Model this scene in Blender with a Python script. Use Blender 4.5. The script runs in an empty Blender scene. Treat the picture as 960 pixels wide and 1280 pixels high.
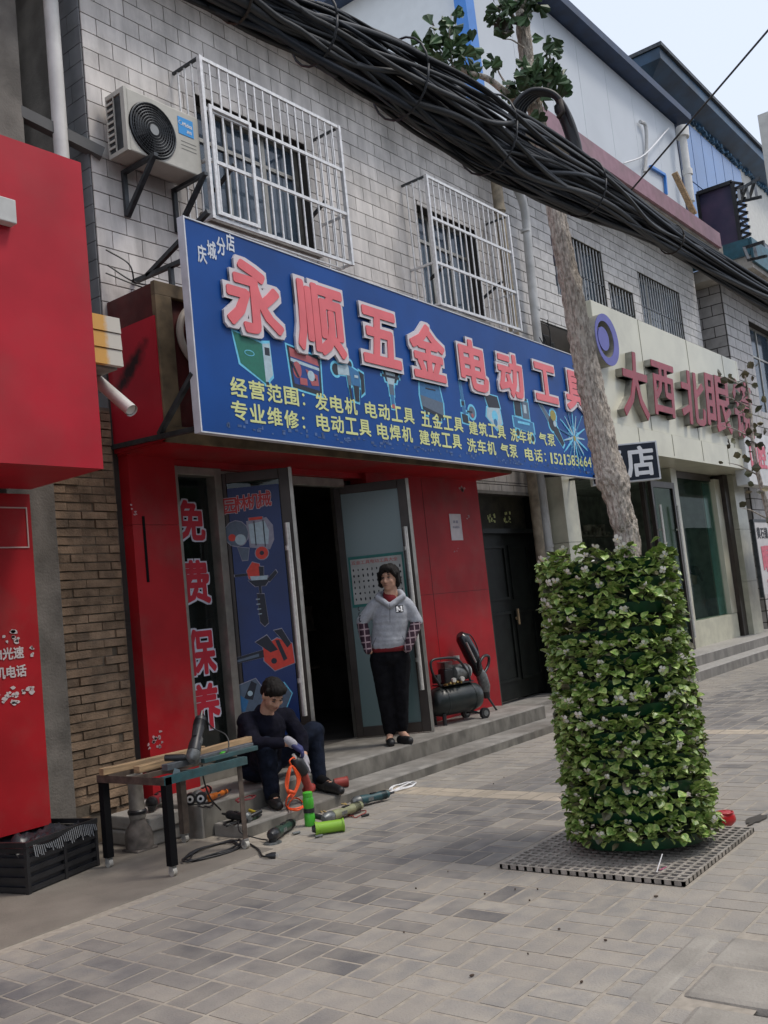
import bpy, bmesh, math, random
from math import sin, cos, pi, radians as R
from mathutils import Vector as V, Matrix, noise, Euler, Quaternion
random.seed(7)
S = bpy.context.scene
COL = S.collection

# ---------------------------------------------------------------- camera
F, ROLL, PITCH, YAW, CH = 1194.5, R(-5.916), R(5.737), R(52.2), 1.5
FW = V((cos(PITCH)*sin(YAW), cos(PITCH)*cos(YAW), sin(PITCH)))
r0 = V((cos(YAW), -sin(YAW), 0)); u0 = r0.cross(FW)
RT = r0*cos(ROLL)+u0*sin(ROLL); UP = u0*cos(ROLL)-r0*sin(ROLL)
CAM = V((0, 0, CH))
cd = bpy.data.cameras.new('camera'); cam = bpy.data.objects.new('camera', cd); COL.objects.link(cam)
m = Matrix((RT, UP, -FW)).transposed().to_4x4(); m.translation = CAM
cam.matrix_world = m
cd.sensor_fit = 'VERTICAL'; cd.sensor_height = 24; cd.lens = F/1280*24
cd.clip_start = .05; cd.clip_end = 600
S.camera = cam
# ---------------------------------------------------------------- sky, sun, exposure
w = bpy.data.worlds.new('World'); S.world = w; w.use_nodes = True
nt = w.node_tree; bg = nt.nodes['Background']
sk = nt.nodes.new('ShaderNodeTexSky'); sk.sky_type = 'NISHITA'; sk.sun_disc = False
SUN_EL, SUN_AZ = R(60), R(150)
sk.sun_elevation = SUN_EL; sk.sun_rotation = SUN_AZ; sk.air_density = 1.0; sk.dust_density = 4.0
mx = nt.nodes.new('ShaderNodeMix'); mx.data_type = 'RGBA'; mx.inputs[0].default_value = .72
mx.inputs[7].default_value = (7.6, 8.3, 9.6, 1)            # veil of thin overcast cloud
nt.links.new(sk.outputs[0], mx.inputs[6]); nt.links.new(mx.outputs[2], bg.inputs[0])
bg.inputs[1].default_value = .112
sd = bpy.data.lights.new('sun', 'SUN'); sd.energy = 1.4; sd.angle = R(12); sd.color = (1, .93, .84)
so = bpy.data.objects.new('sun', sd); COL.objects.link(so)
# sun_rotation is measured from +Y clockwise
sdir = V((sin(SUN_AZ)*cos(SUN_EL), cos(SUN_AZ)*cos(SUN_EL), sin(SUN_EL)))
so.rotation_euler = (-sdir).to_track_quat('-Z', 'Y').to_euler(); so.location = (0, -5, 20)
S.view_settings.view_transform = 'Standard'; S.view_settings.look = 'None'
S.view_settings.exposure = 0.24; S.view_settings.gamma = 1

# pixel (960x1280 photograph) -> point of a real plane
def ray(px, py): return FW+RT*((px-480)/F)-UP*((py-640)/F)
def atY(px, py, y): d = ray(px, py); return CAM+d*(y/d.y)
def atX(px, py, x): d = ray(px, py); return CAM+d*(x/d.x)
def atZ(px, py, z=0): d = ray(px, py); return CAM+d*((z-CH)/d.z)
def atD(px, py, D): return CAM+ray(px, py)*D

# ---------------------------------------------------------------- materials
MATS = {}
def mat(name, col, rough=.6, metal=0, var=.12, scale=6, bump=0, bscale=40, col2=None, rnd=0, dirt=0, spec=.5, trans=0, emit=None, detail=6, lo=.35, hi=.65, stretch=None, dcol=(.13, .115, .095), dlo=.48):
    if name in MATS: return MATS[name]
    M = bpy.data.materials.new(name); M.use_nodes = True; t = M.node_tree; N = t.nodes; L = t.links
    b = N['Principled BSDF']; b.inputs['Roughness'].default_value = rough; b.inputs['Metallic'].default_value = metal
    b.inputs['Specular IOR Level'].default_value = spec
    geo = N.new('ShaderNodeNewGeometry'); pos = geo.outputs['Position']
    if stretch:
        mp = N.new('ShaderNodeMapping'); mp.inputs['Scale'].default_value = stretch; L.new(pos, mp.inputs[0]); pos = mp.outputs[0]
    nz = N.new('ShaderNodeTexNoise'); nz.inputs['Scale'].default_value = scale; nz.inputs['Detail'].default_value = detail
    L.new(pos, nz.inputs['Vector'])
    ra = N.new('ShaderNodeMapRange'); ra.inputs[1].default_value = lo; ra.inputs[2].default_value = hi; L.new(nz.outputs[0], ra.inputs[0])
    mi = N.new('ShaderNodeMix'); mi.data_type = 'RGBA'; L.new(ra.outputs[0], mi.inputs[0])
    c2 = col2 or tuple(min(1, c*(1+var)) for c in col); c1 = col if col2 else tuple(c*(1-var) for c in col)
    mi.inputs[6].default_value = (*c1, 1); mi.inputs[7].default_value = (*c2, 1)
    out = mi.outputs[2]
    if rnd:
        oi = N.new('ShaderNodeObjectInfo'); at = N.new('ShaderNodeAttribute'); at.attribute_name = 'rnd'
        ad = N.new('ShaderNodeMath'); L.new(oi.outputs['Random'], ad.inputs[0]); L.new(at.outputs['Fac'], ad.inputs[1])
        fr = N.new('ShaderNodeMath'); fr.operation = 'FRACT'; L.new(ad.outputs[0], fr.inputs[0])
        mr = N.new('ShaderNodeMapRange'); mr.inputs[3].default_value = 1-rnd; mr.inputs[4].default_value = 1+rnd; L.new(fr.outputs[0], mr.inputs[0])
        mu = N.new('ShaderNodeVectorMath'); mu.operation = 'MULTIPLY'; L.new(out, mu.inputs[0]); L.new(mr.outputs[0], mu.inputs[1]); out = mu.outputs[0]
    if dirt:
        n2 = N.new('ShaderNodeTexNoise'); n2.inputs['Scale'].default_value = 1.3; n2.inputs['Detail'].default_value = 9; n2.inputs['Roughness'].default_value = .65
        L.new(geo.outputs['Position'], n2.inputs['Vector'])
        r2 = N.new('ShaderNodeMapRange'); r2.inputs[1].default_value = dlo; r2.inputs[2].default_value = dlo+.24; r2.inputs[4].default_value = dirt; L.new(n2.outputs[0], r2.inputs[0])
        m2 = N.new('ShaderNodeMix'); m2.data_type = 'RGBA'; L.new(r2.outputs[0], m2.inputs[0]); L.new(out, m2.inputs[6]); m2.inputs[7].default_value = (*dcol, 1); out = m2.outputs[2]
    L.new(out, b.inputs['Base Color'])
    if bump:
        n3 = N.new('ShaderNodeTexNoise'); n3.inputs['Scale'].default_value = bscale; n3.inputs['Detail'].default_value = 5; L.new(pos, n3.inputs['Vector'])
        bu = N.new('ShaderNodeBump'); bu.inputs['Strength'].default_value = bump; bu.inputs['Distance'].default_value = .01
        L.new(n3.outputs[0], bu.inputs['Height']); L.new(bu.outputs[0], b.inputs['Normal'])
    if trans: b.inputs['Transmission Weight'].default_value = trans
    if emit: b.inputs['Emission Color'].default_value = (*emit, 1); b.inputs['Emission Strength'].default_value = 1
    MATS[name] = M; return M
def glassmat(name, col, mixfac, rough=.03, tint=(.5, .6, .58)):
    if name in MATS: return MATS[name]
    M = bpy.data.materials.new(name); M.use_nodes = True; t = M.node_tree; N = t.nodes; L = t.links
    b = N['Principled BSDF']; b.inputs['Base Color'].default_value = (*col, 1); b.inputs['Roughness'].default_value = rough; b.inputs['Specular IOR Level'].default_value = 1
    tr = N.new('ShaderNodeBsdfTransparent'); tr.inputs[0].default_value = (*tint, 1); ms = N.new('ShaderNodeMixShader'); ms.inputs[0].default_value = mixfac
    L.new(tr.outputs[0], ms.inputs[1]); L.new(b.outputs[0], ms.inputs[2]); L.new(ms.outputs[0], N['Material Output'].inputs[0])
    MATS[name] = M; return M

# ---------------------------------------------------------------- object helpers
OFF = {}
def tag(o, label=None, cat=None, group=None, kind=None):
    if label: o['label'] = label
    if cat: o['category'] = cat
    if group: o['group'] = group
    if kind: o['kind'] = kind
    return o
def thing(name, loc, label, cat, group=None, kind=None):
    o = bpy.data.objects.new(name, None); COL.objects.link(o); o.location = loc; o.empty_display_size = .2
    OFF[o.name] = V(loc); return tag(o, label, cat, group, kind)
class MB:
    def __init__(s): s.v = []; s.f = []; s.m = []; s.r = []
    def add(s, vs, fs, mi=0, T=None, rnd=None):
        n = len(s.v); rv = random.random() if rnd is None else rnd
        s.v += [(T @ V(p)) if T else V(p) for p in vs]; s.f += [tuple(i+n for i in f) for f in fs]; s.m += [mi]*len(fs); s.r += [rv]*len(fs); return s
    def box(s, a, b, mi=0, T=None):
        x0, y0, z0 = a; x1, y1, z1 = b
        return s.add([(x0,y0,z0),(x1,y0,z0),(x1,y1,z0),(x0,y1,z0),(x0,y0,z1),(x1,y0,z1),(x1,y1,z1),(x0,y1,z1)],
                     [(0,3,2,1),(4,5,6,7),(0,1,5,4),(1,2,6,5),(2,3,7,6),(3,0,4,7)], mi, T)
    def cbox(s, c, sz, mi=0, T=None):
        return s.box([c[i]-sz[i]/2 for i in range(3)], [c[i]+sz[i]/2 for i in range(3)], mi, T)
    def bar(s, p, q, w, h=None, mi=0, upv=(0, 0, 1)):
        p = V(p); q = V(q); d = q-p; L = d.length; d.normalize(); h = h or w
        u = V(upv)
        if abs(d.dot(u)) > .98: u = V((0, 1, 0))
        x = d.cross(u).normalized(); z = x.cross(d)
        M = Matrix((x, d, z)).transposed().to_4x4(); M.translation = p
        return s.box((-w/2, 0, -h/2), (w/2, L, h/2), mi, M)
    def tube(s, path, r, n=8, mi=0, cap=True, sq=1.0):
        P = [V(p) for p in path]; k = len(P); rr = r if isinstance(r, (list, tuple)) else [r]*k
        t = (P[1]-P[0]).normalized(); a = t.orthogonal().normalized(); vs = []; fs = []
        for i in range(k):
            t2 = (P[min(i+1, k-1)]-P[max(i-1, 0)])
            t2 = t2.normalized() if t2.length > 1e-9 else t
            a = (a-t2*a.dot(t2)); a = a.normalized() if a.length > 1e-6 else t2.orthogonal().normalized(); b = t2.cross(a); t = t2
            for j in range(n): an = 2*pi*j/n; vs.append(P[i]+(a*cos(an)+b*sin(an)*sq)*rr[i])
        for i in range(k-1):
            for j in range(n): fs.append((i*n+j, i*n+(j+1) % n, (i+1)*n+(j+1) % n, (i+1)*n+j))
        if cap: fs += [tuple(range(n))[::-1], tuple(range((k-1)*n, k*n))]
        return s.add(vs, fs, mi)
    def cyl(s, p, q, r, r2=None, n=16, mi=0): return s.tube([p, q], [r, r if r2 is None else r2], n, mi)
    def lathe(s, prof, n=20, mi=0, T=None):        # prof: (r, z)
        vs = [(r*cos(2*pi*j/n), r*sin(2*pi*j/n), z) for r, z in prof for j in range(n)]; k = len(prof)
        fs = [(i*n+j, i*n+(j+1) % n, (i+1)*n+(j+1) % n, (i+1)*n+j) for i in range(k-1) for j in range(n)]
        fs += [tuple(range(n))[::-1], tuple(range((k-1)*n, k*n))]
        return s.add(vs, fs, mi, T)
    def ell(s, c, r, n=12, mi=0, T=None):
        vs = []; k = n//2
        for i in range(k+1):
            th = pi*i/k
            for j in range(n): vs.append((c[0]+r[0]*sin(th)*cos(2*pi*j/n), c[1]+r[1]*sin(th)*sin(2*pi*j/n), c[2]-r[2]*cos(th)))
        fs = [(i*n+j, i*n+(j+1) % n, (i+1)*n+(j+1) % n, (i+1)*n+j) for i in range(k) for j in range(n)]
        return s.add(vs, fs, mi, T)
    def prism(s, poly, d0, d1, mi=0, T=None):      # poly in local (x,z); extruded along local y
        n = len(poly); vs = [(p[0], d0, p[1]) for p in poly]+[(p[0], d1, p[1]) for p in poly]
        fs = [tuple(range(n)), tuple(range(n, 2*n))[::-1]]+[(i, n+i, n+(i+1) % n, (i+1) % n) for i in range(n)]
        return s.add(vs, fs, mi, T)
    def mesh(s, name, mats, off=V((0, 0, 0)), smooth=False, weld=False):
        me = bpy.data.meshes.new(name); me.from_pydata([tuple(p-off) for p in s.v], [], s.f)
        for mm in (mats if isinstance(mats, (list, tuple)) else [mats]): me.materials.append(mm)
        me.polygons.foreach_set('material_index', s.m)
        at = me.attributes.new('rnd', 'FLOAT', 'FACE'); at.data.foreach_set('value', s.r)
        bm = bmesh.new(); bm.from_mesh(me)
        if weld: bmesh.ops.remove_doubles(bm, verts=bm.verts, dist=1e-5)
        bmesh.ops.recalc_face_normals(bm, faces=bm.faces); bm.to_mesh(me); bm.free()
        if smooth:
            me.polygons.foreach_set('use_smooth', [True]*len(me.polygons))
            if smooth != 'all': me.set_sharp_from_angle(angle=R(40))
        return me
def link(name, me, parent=None, off=None):
    o = bpy.data.objects.new(name, me); COL.objects.link(o)
    if parent: o.parent = parent
    OFF[o.name] = off if off is not None else V((0, 0, 0)); return o
def part(name, mb, mats, parent, smooth=False, bevel=0, weld=False, kind=None, label=None):
    off = OFF[parent.name]; o = link(name, mb.mesh(name, mats, off, smooth, weld), parent, off)
    if bevel: bv(o, bevel)
    if kind: o['kind'] = kind
    if label: o['label'] = label
    return o
def solo(name, mb, mats, label=None, cat=None, smooth=False, bevel=0, kind=None, group=None, weld=False):
    k = len(mb.v); c = V((sum(p.x for p in mb.v)/k, sum(p.y for p in mb.v)/k, min(p.z for p in mb.v)))
    o = link(name, mb.mesh(name, mats, c, smooth, weld), None, c); o.location = c
    if bevel: bv(o, bevel)
    return tag(o, label, cat, group, kind)
def bv(o, w, seg=2):
    b = o.modifiers.new('bevel', 'BEVEL'); b.width = w; b.segments = seg; b.limit_method = 'ANGLE'; b.angle_limit = R(50); return o
def inst(name, me, parent, M):                     # shared-mesh piece; M is world matrix
    o = bpy.data.objects.new(name, me); COL.objects.link(o); o.parent = parent
    M = M.copy(); M.translation -= OFF[parent.name]; o.matrix_local = M; return o
def frame(O, ux, uz):
    ux = V(ux).normalized(); uz = V(uz).normalized(); n = uz.cross(ux)
    if n.dot(CAM-V(O)) > 0: n = -n                 # local +y points away from the viewer
    M = Matrix((ux, n, uz)).transposed().to_4x4(); M.translation = V(O); return M
GL = {}
def glyph(s, bold=0, depth=.02):
    k = (s, bold, depth)
    if k in GL: return GL[k]
    c = bpy.data.curves.new('t', 'FONT'); c.body = s; c.size = 1; c.offset = bold; c.extrude = depth/2; c.resolution_u = 2; c.fill_mode = 'BOTH'
    o = bpy.data.objects.new('t', c); COL.objects.link(o); dg = bpy.context.evaluated_depsgraph_get(); dg.update()
    me = bpy.data.meshes.new_from_object(o.evaluated_get(dg)); bpy.data.objects.remove(o); bpy.data.curves.remove(c)
    vs = [tuple(v.co) for v in me.vertices]; fs = [tuple(p.vertices) for p in me.polygons]; bpy.data.meshes.remove(me)
    GL[k] = (vs, fs); return GL[k]
def put_text(mb, s, T, x0, z0, x1, z1, bold=0, depth=.02, d=0, mi=0, ref=None, shear=0):
    """characters fitted in local box x0..x1, z0..z1 and thickened by stacked offset copies; d = proud distance towards the viewer"""
    vs, fs = glyph(s, 0, depth)
    a = min(p[0] for p in vs); b = max(p[0] for p in vs); c = min(p[1] for p in vs); e = max(p[1] for p in vs)
    r = bold if ref is None else ref
    sx = (x1-x0)/(b-a+2*r); sz = (z1-z0)/(e-c+2*r)
    n = 0 if bold < .004 else (16 if depth > .005 else 8) if bold < .04 else 44; st = min(.0004, depth*.2)
    for k in range(n+1):
        an_ = 2*pi*(k+.5)/max(n, 1); q_ = 1/max(abs(cos(an_)), abs(sin(an_))) if bold >= .04 else 1.1
        ox, oz = (0, 0) if k == n else (bold*q_*cos(an_)*.92, bold*q_*sin(an_)*.92)
        mb.add([(x0+(p[0]-a+r+ox)*sx+shear*(p[1]-c)*sz, -(d+depth/2)-p[2]-k*st/9, z0+(p[1]-c+r+oz)*sz) for p in vs], fs, mi, T)
    return mb
def merge_box(f):
    mb = MB(); f(mb); return mb
# organic shapes: union of tapered capsules / ellipsoids, voxel remeshed and relaxed
def organic(name, prims, mats, parent, vox=.01, smooth=6, disp=None):
    mb = MB()
    for p in prims:
        if p[0] == 'c':
            _, a, b, ra, rb = p; a = V(a); b = V(b); n = 14; d = (b-a); L = d.length; d = d.normalized()
            path = [a-d*ra*cos(t) for t in (0, .5, 1.0)]; rr = [ra*max(.02, sin(t)) for t in (0, .5, 1.0)]
            path += [a, b]; rr += [ra, rb]; path += [b+d*rb*cos(t) for t in (1.0, .5, 0)]; rr += [rb*max(.02, sin(t)) for t in (1.0, .5, 0)]
            mb.tube(path, rr, n)
        elif p[0] == 'e':
            _, c, r, T = p if len(p) == 4 else (*p, None)
            M = Matrix.Translation(V(c)) @ (T.to_4x4() if T else Matrix())
            mb.ell((0, 0, 0), r, 16, 0, M)
    off = OFF[parent.name]
    o = link(name, mb.mesh(name, mats, off), parent, off)
    md = o.modifiers.new('r', 'REMESH'); md.mode = 'VOXEL'; md.voxel_size = vox
    ms = o.modifiers.new('s', 'SMOOTH'); ms.iterations = smooth; ms.factor = .5
    dg = bpy.context.evaluated_depsgraph_get(); dg.update()
    me = bpy.data.meshes.new_from_object(o.evaluated_get(dg)); o.modifiers.clear(); o.data = me
    if not me.materials:
        me.materials.append(mats if not isinstance(mats, (list, tuple)) else mats[0])
    if disp:
        for v in me.vertices:
            v.co += v.normal*disp(v.co+off)
    me.polygons.foreach_set('use_smooth', [True]*len(me.polygons)); me.name = name
    return o
def loop(c, rx, ry, turns, z, jit=.01, n=60, ang=0, rise=.004):
    pts = []
    for i in range(n+1):
        t = 2*pi*turns*i/n; k = 1+.15*sin(t*1.7+ang)
        x = rx*k*cos(t)+jit*sin(3*t); y = ry*k*sin(t+.3*sin(t)); pts.append(V((c[0]+x*cos(ang)-y*sin(ang), c[1]+x*sin(ang)+y*cos(ang), z+rise*(i/n*turns)+.003*sin(5*t))))
    return pts
def smoothpath(pts, k=6):
    P = [V(p) for p in pts]; P = [P[0]*2-P[1]]+P+[P[-1]*2-P[-2]]; out = []
    for i in range(1, len(P)-2):
        for j in range(k):
            t = j/k; a, b, c, d = P[i-1:i+3]
            out.append(.5*((2*b)+(c-a)*t+(2*a-5*b+4*c-d)*t*t+(3*b-a-3*c+d)*t**3))
    out.append(P[-2]); return out
# ---------------------------------------------------------------- palette
TILE = mat('grey_wall_tile', (.60, .56, .52), .45, var=.17, scale=8, stretch=(1, 1, .22), rnd=.10, dirt=.5, bump=.15, bscale=60)
TILE2 = mat('side_wall_tile', (.42, .40, .39), .5, var=.1, rnd=.10, dirt=.4)
GROUT = mat('dark_grout', (.045, .04, .036), .95)
CONC = mat('concrete', (.30, .285, .26), .85, var=.2, scale=5, bump=.4, bscale=50, dirt=.6)
CONCD = mat('dark_concrete', (.17, .155, .135), .9, var=.3, scale=4, bump=.5, bscale=60, dirt=.5)
EAVE = mat('eaves_concrete', (.40, .37, .33), .85, var=.2, scale=3, bump=.3, dirt=.7)
APRON = mat('apron_concrete', (.215, .19, .158), .85, var=.14, scale=3, bump=.25, bscale=70, dirt=.3)
STEP = mat('step_concrete', (.27, .255, .23), .8, var=.2, scale=7, bump=.35, bscale=60, dirt=.8, dlo=.42)
PAVE = mat('grey_paver', (.165, .157, .152), .8, var=.2, scale=5, rnd=.16, bump=.4, bscale=90, col2=(.275, .255, .225), lo=.38, hi=.66, dirt=.75, dcol=(.29, .262, .225), dlo=.44)
PAVEL = mat('worn_paver', (.265, .25, .228), .8, scale=7, rnd=.09, bump=.4, bscale=90, col2=(.35, .318, .27), lo=.4, hi=.65, dirt=.7, dcol=(.345, .308, .26), dlo=.42)
PAVEY = mat('yellow_paver', (.46, .39, .30), .8, scale=8, rnd=.08, bump=.3, bscale=90, var=.1)
SAND = mat('sandy_joint', (.35, .31, .255), .95, var=.12, scale=25)
RED = mat('red_cladding', (.34, .011, .016), .5, spec=.25, var=.15, scale=2.5, dirt=.38, dlo=.5)
REDL = mat('red_panel_faded', (.45, .017, .032), .5, spec=.25, var=.12, scale=2, dirt=.18)
REDD = mat('dark_red_board', (.09, .012, .010), .7, var=.3, scale=4, dirt=.4)
BLUE = mat('blue_sign_face', (.004, .062, .27), .45, spec=.25, var=.14, scale=1.6, dirt=0)
WHITE = mat('white_paint', (.78, .78, .78), .4, var=.05)
PINK = mat('pink_letter', (.76, .14, .155), .4, var=.06)
YEL = mat('pale_yellow_print', (.66, .70, .30), .5, var=.05)
BRONZE = mat('weathered_brown_frame', (.17, .12, .065), .6, var=.35, scale=7, dirt=.4)
STEELD = mat('dark_steel', (.06, .065, .07), .5, .6, var=.3, scale=12)
STEEL = mat('galvanised_steel', (.42, .42, .41), .4, .55, var=.15, scale=20)
ALU = mat('aluminium_frame', (.36, .34, .30), .38, .7, var=.15, scale=9)
CHROME = mat('stainless_bar', (.66, .64, .60), .38, .45, var=.1, scale=30)
BARM = mat('white_grille_bar', (.70, .69, .68), .42, .35, var=.12, scale=25)
DARKF = mat('dark_door_frame', (.045, .035, .03), .4, .3, var=.2)
BLACK = mat('black_plastic', (.018, .018, .02), .4, var=.3)
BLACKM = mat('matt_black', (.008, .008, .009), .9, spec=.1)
INK = mat('black_print', (.012, .013, .02), .6, var=0)
CREAM = mat('cream_panel', (.62, .60, .475), .3, var=.06, scale=1.5, dirt=.22)
CREAM2 = mat('cream_marble', (.50, .49, .38), .28, var=.12, scale=5, dirt=.25)
PVC = mat('grey_pvc_pipe', (.48, .48, .47), .45, var=.15, scale=5, dirt=.4)
PVCW = mat('white_pvc_pipe', (.68, .66, .62), .45, var=.1, scale=5, dirt=.3)
RUST = mat('rusty_pipe', (.30, .25, .18), .8, var=.3, scale=9, dirt=.5)
GLASSD = glassmat('dark_glass', (.012, .016, .016), .35, .04)
GLASSB = glassmat('bluish_window_glass', (.10, .14, .19), .62, .05, (.6, .65, .7))
GLASSG = glassmat('green_shop_glass', (.02, .045, .04), .17, .03, (.80, .92, .88))
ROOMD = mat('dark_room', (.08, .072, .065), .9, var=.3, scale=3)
WOODL = mat('pine_wood', (.36, .24, .13), .7, dirt=.4, var=.35, scale=4, stretch=(1, 6, 14))
CURT = mat('pale_curtain', (.30, .36, .42), .8, var=.2, scale=4, stretch=(14, 14, .6))

UNIT = MB().box((-.5, -.5, -.5), (.5, .5, .5)).mesh('unit', TILE)
def vis(p):
    d = p-CAM; k = d.dot(FW)
    if k < .2: return False
    x = 480+F*d.dot(RT)/k; y = 640-F*d.dot(UP)/k
    return -25 < x < 985 and -25 < y < 1305
def pieces(parent, name, items, me, mats, limit, stuffname=None, subset=None):
    """items: (matrix, mesh). The ones nearest the viewpoint become parts, the rest one stuff part."""
    it = sorted(items, key=lambda q: (not vis(q.translation), (q.translation-CAM).length))
    for q in it[:limit]:
        if vis(q.translation): inst(name, me, parent, q)
        else: limit = 0; break
    rest = [q for i, q in enumerate(it) if not (i < limit and vis(q.translation))] if limit else [q for q in it if not vis(q.translation)]
    if rest and stuffname:
        mb = MB(); vs = [v.co.copy() for v in me.vertices]; fs = [tuple(p.vertices) for p in me.polygons]
        for q in rest: mb.add(vs, fs, 0, q)
        part(stuffname, mb, mats, parent, kind='stuff')
def box_mesh(name, m, bevel=.0):
    bm = bmesh.new(); bmesh.ops.create_cube(bm, size=1)
    me = bpy.data.meshes.new(name); bm.to_mesh(me); bm.free(); me.materials.append(m); return me
def TS(c, s, rz=0, rx=0, ry=0):
    return Matrix.Translation(V(c)) @ Euler((rx, ry, rz)).to_matrix().to_4x4() @ Matrix.Diagonal((*s, 1))
def wall_pieces(a0, a1, z0, z1, holes, pw, ph, joint, place, seed=0, phase=0, jit=.0):
    rr = random.Random(seed); out = []; row = 0; z = z0
    while z < z1-.01:
        zt = min(z+ph, z1); x = a0-((row % 2)*pw/2+phase) % pw
        while x < a1:
            u0_, u1_ = max(x, a0), min(x+pw, a1); x += pw
            if u1_-u0_ < .03: continue
            segs = [(u0_, u1_, z, zt)]
            for (hx0, hx1, hz0, hz1) in holes:
                ns = []
                for (p, q, r, t) in segs:
                    if q <= hx0 or p >= hx1 or t <= hz0 or r >= hz1: ns.append((p, q, r, t)); continue
                    if p < hx0: ns.append((p, hx0, r, t))
                    if q > hx1: ns.append((hx1, q, r, t))
                    if r < hz0: ns.append((max(p, hx0), min(q, hx1), r, hz0))
                    if t > hz1: ns.append((max(p, hx0), min(q, hx1), hz1, t))
                segs = ns
            for (p, q, r, t) in segs:
                if q-p > .03 and t-r > .02: out.append(place((p+q)/2, (r+t)/2, q-p-joint, t-r-joint, rr))
        z += ph; row += 1
    return out
W = 6.3
# ================================================================ GROUND
pav = MB(); G0 = -.0016
# one sheet to the horizon with the tree pit left in it as a shallow pan
for (a, b, c, d) in ((-60, 120, 1.25, 60), ): pav.add([(a, c, G0), (b, c, G0), (b, d, G0), (a, d, G0)], [(0, 1, 2, 3)])
pavement = solo('pavement', pav, SAND, 'pavement of small grey blocks laid in pairs with sandy joints', 'pavement', kind='structure')
PB = []; PX, PY, PITCHP = 2.795, 3.096, .2625
def pit(x, y): return 4.60 < x < 5.72 and 1.93 < y < 3.06
rr = random.Random(3); yel = []; worn = []
for i in range(-12, 62):
    for j in range(-7, 9):
        x = PX+i*PITCHP; y = PY+j*PITCHP
        yc = y+PITCHP/2; xc = x+PITCHP/2
        if yc > 5.14 or (xc < 4.5 and yc > 4.75) or yc < 1.3: continue
        if yc > 4.75 and xc < 4.9: continue
        if x+PITCHP > 4.605 and x < 5.71 and y+PITCHP > 1.955 and y < 3.035: continue
        if xc > 3.3 and xc < 4.1 and yc < 1.62: continue
        al = (i+j) % 2 == 0
        for k in (0, 1):
            h = .035; c = V((xc, yc, -.0175+rr.uniform(-.0009, .0009))); o = (k-.5)*PITCHP/2
            sz = (PITCHP-.014, PITCHP/2-.014, h); c2 = c+(V((0, o, 0)) if not al else V((o, 0, 0)))
            M = TS(c2, (sz[0]*rr.uniform(.975, 1), sz[1]*rr.uniform(.94, 1), h), (0 if not al else pi/2)+rr.uniform(-.010, .010), rr.uniform(-.003, .003))
            (yel if (6.15 < xc < 6.42 and 3.2 < yc) or (9.0 < xc < 9.26 and yc < 5) else worn if (yc < 2.9+rr.uniform(-.3, .3) or rr.random() < .22 or yc > 4.5) else PB).append(M)
pm = box_mesh('paver', PAVE); pmw = box_mesh('paver', PAVEL); pmy = box_mesh('paver', PAVEY)
pieces(pavement, 'paver', PB, pm, PAVE, 160, 'distant_pavers'); pieces(pavement, 'paver', worn, pmw, PAVEL, 120, 'distant_worn_pavers'); pieces(pavement, 'paver', yel, pmy, PAVEY, 20, 'distant_yellow_pavers')
# border blocks round the tree grate
bd = []
for k in range(10):
    for x in (4.486, 5.829): bd.append(TS((x, 1.855+k*.131, -.0175), (.212, .120, .034), 0))
for k in range(9): bd.append(TS((4.66+k*.123, 1.868, -.0175), (.113, .150, .034), 0))
pieces(pavement, 'paver', bd, pmw, PAVEL, 40, 'border_pavers')
# smooth concrete apron by the houses
ap = MB(); z = .004
xs = [-12+.5*i for i in range(34)]
ap.box((-14, 4.74, -.06), (2.6, 6.3, z)); ap.box((2.606, 4.75, -.06), (4.56, 6.3, z-.001))
solo('concrete_apron', ap, APRON, 'smooth concrete strip between the blocks and the brick wall', 'apron', kind='structure', bevel=.004)
# roadway and kerb
solo('road', MB().box((-60, -14, -.40), (120, 1.245, -.14)), mat('asphalt', (.055, .054, .052), .9, var=.2, scale=30, bump=.5, bscale=120), 'asphalt road beyond the kerb', 'road', kind='structure')
kb = thing('kerb', (3.4, 1.4, -.14), 'row of worn concrete kerb stones along the road edge', 'kerb', kind='structure')
kx = -4.0
while kx < 18:
    if not (2.9 < kx < 4.2):
        part('kerb_stone', MB().box((kx, 1.09, -.3), (kx+.985, 1.25, .006)), CONC, kb, bevel=.02)
    kx += 1.0
# the broken ramp stones at the right foot of the picture
for (a, b, c, d, tz, rz) in ((3.02, 3.36, .75, 1.44, .012, .02), (3.40, 3.72, .70, 1.52, .016, -.015), (3.74, 4.05, .72, 1.55, .006, 0), (3.30, 4.02, 1.57, 1.70, .006, .0)):
    T = Matrix.Translation(V(((a+b)/2, (c+d)/2, 0))) @ Euler((rz*.6, 0, rz)).to_matrix().to_4x4()
    part('ramp_stone', MB().box((-(b-a)/2, -(d-c)/2, -.2), ((b-a)/2, (d-c)/2, tz), 0, T), mat('ramp_concrete', (.31, .285, .245), .8, var=.15, scale=5, bump=.4, bscale=70, dirt=.35), kb, bevel=.028)
# ================================================================ TILED HOUSE A (hardware shop below)
HA = thing('tiled_house', (4.67, W, 0), 'two-storey house faced in pale grey tiles above the blue hardware shop sign', 'house')
XB = 11.52
w1 = (5.86, 7.42, 5.28, 6.46); w2 = (9.38, 10.72, 5.1, 6.36)
door_h = (10.07, 11.42, 0, 2.80); shop = (4.72, 9.86, 0, 3.0)
def wallbox(mb, x0, x1, z0, z1, holes, y0, y1, mi=0):
    xs = sorted({x0, x1, *[h[0] for h in holes], *[h[1] for h in holes]}); xs = [x for x in xs if x0 <= x <= x1]
    for a, b in zip(xs, xs[1:]):
        hs = sorted([h for h in holes if h[0] <= a+1e-6 and h[1] >= b-1e-6], key=lambda h: h[2]); z = z0
        for h in hs:
            if h[2] > z: mb.box((a, y0, z), (b, y1, h[2]), mi)
            z = h[3]
        if z < z1: mb.box((a, y0, z), (b, y1, z1), mi)
    return mb
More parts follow.
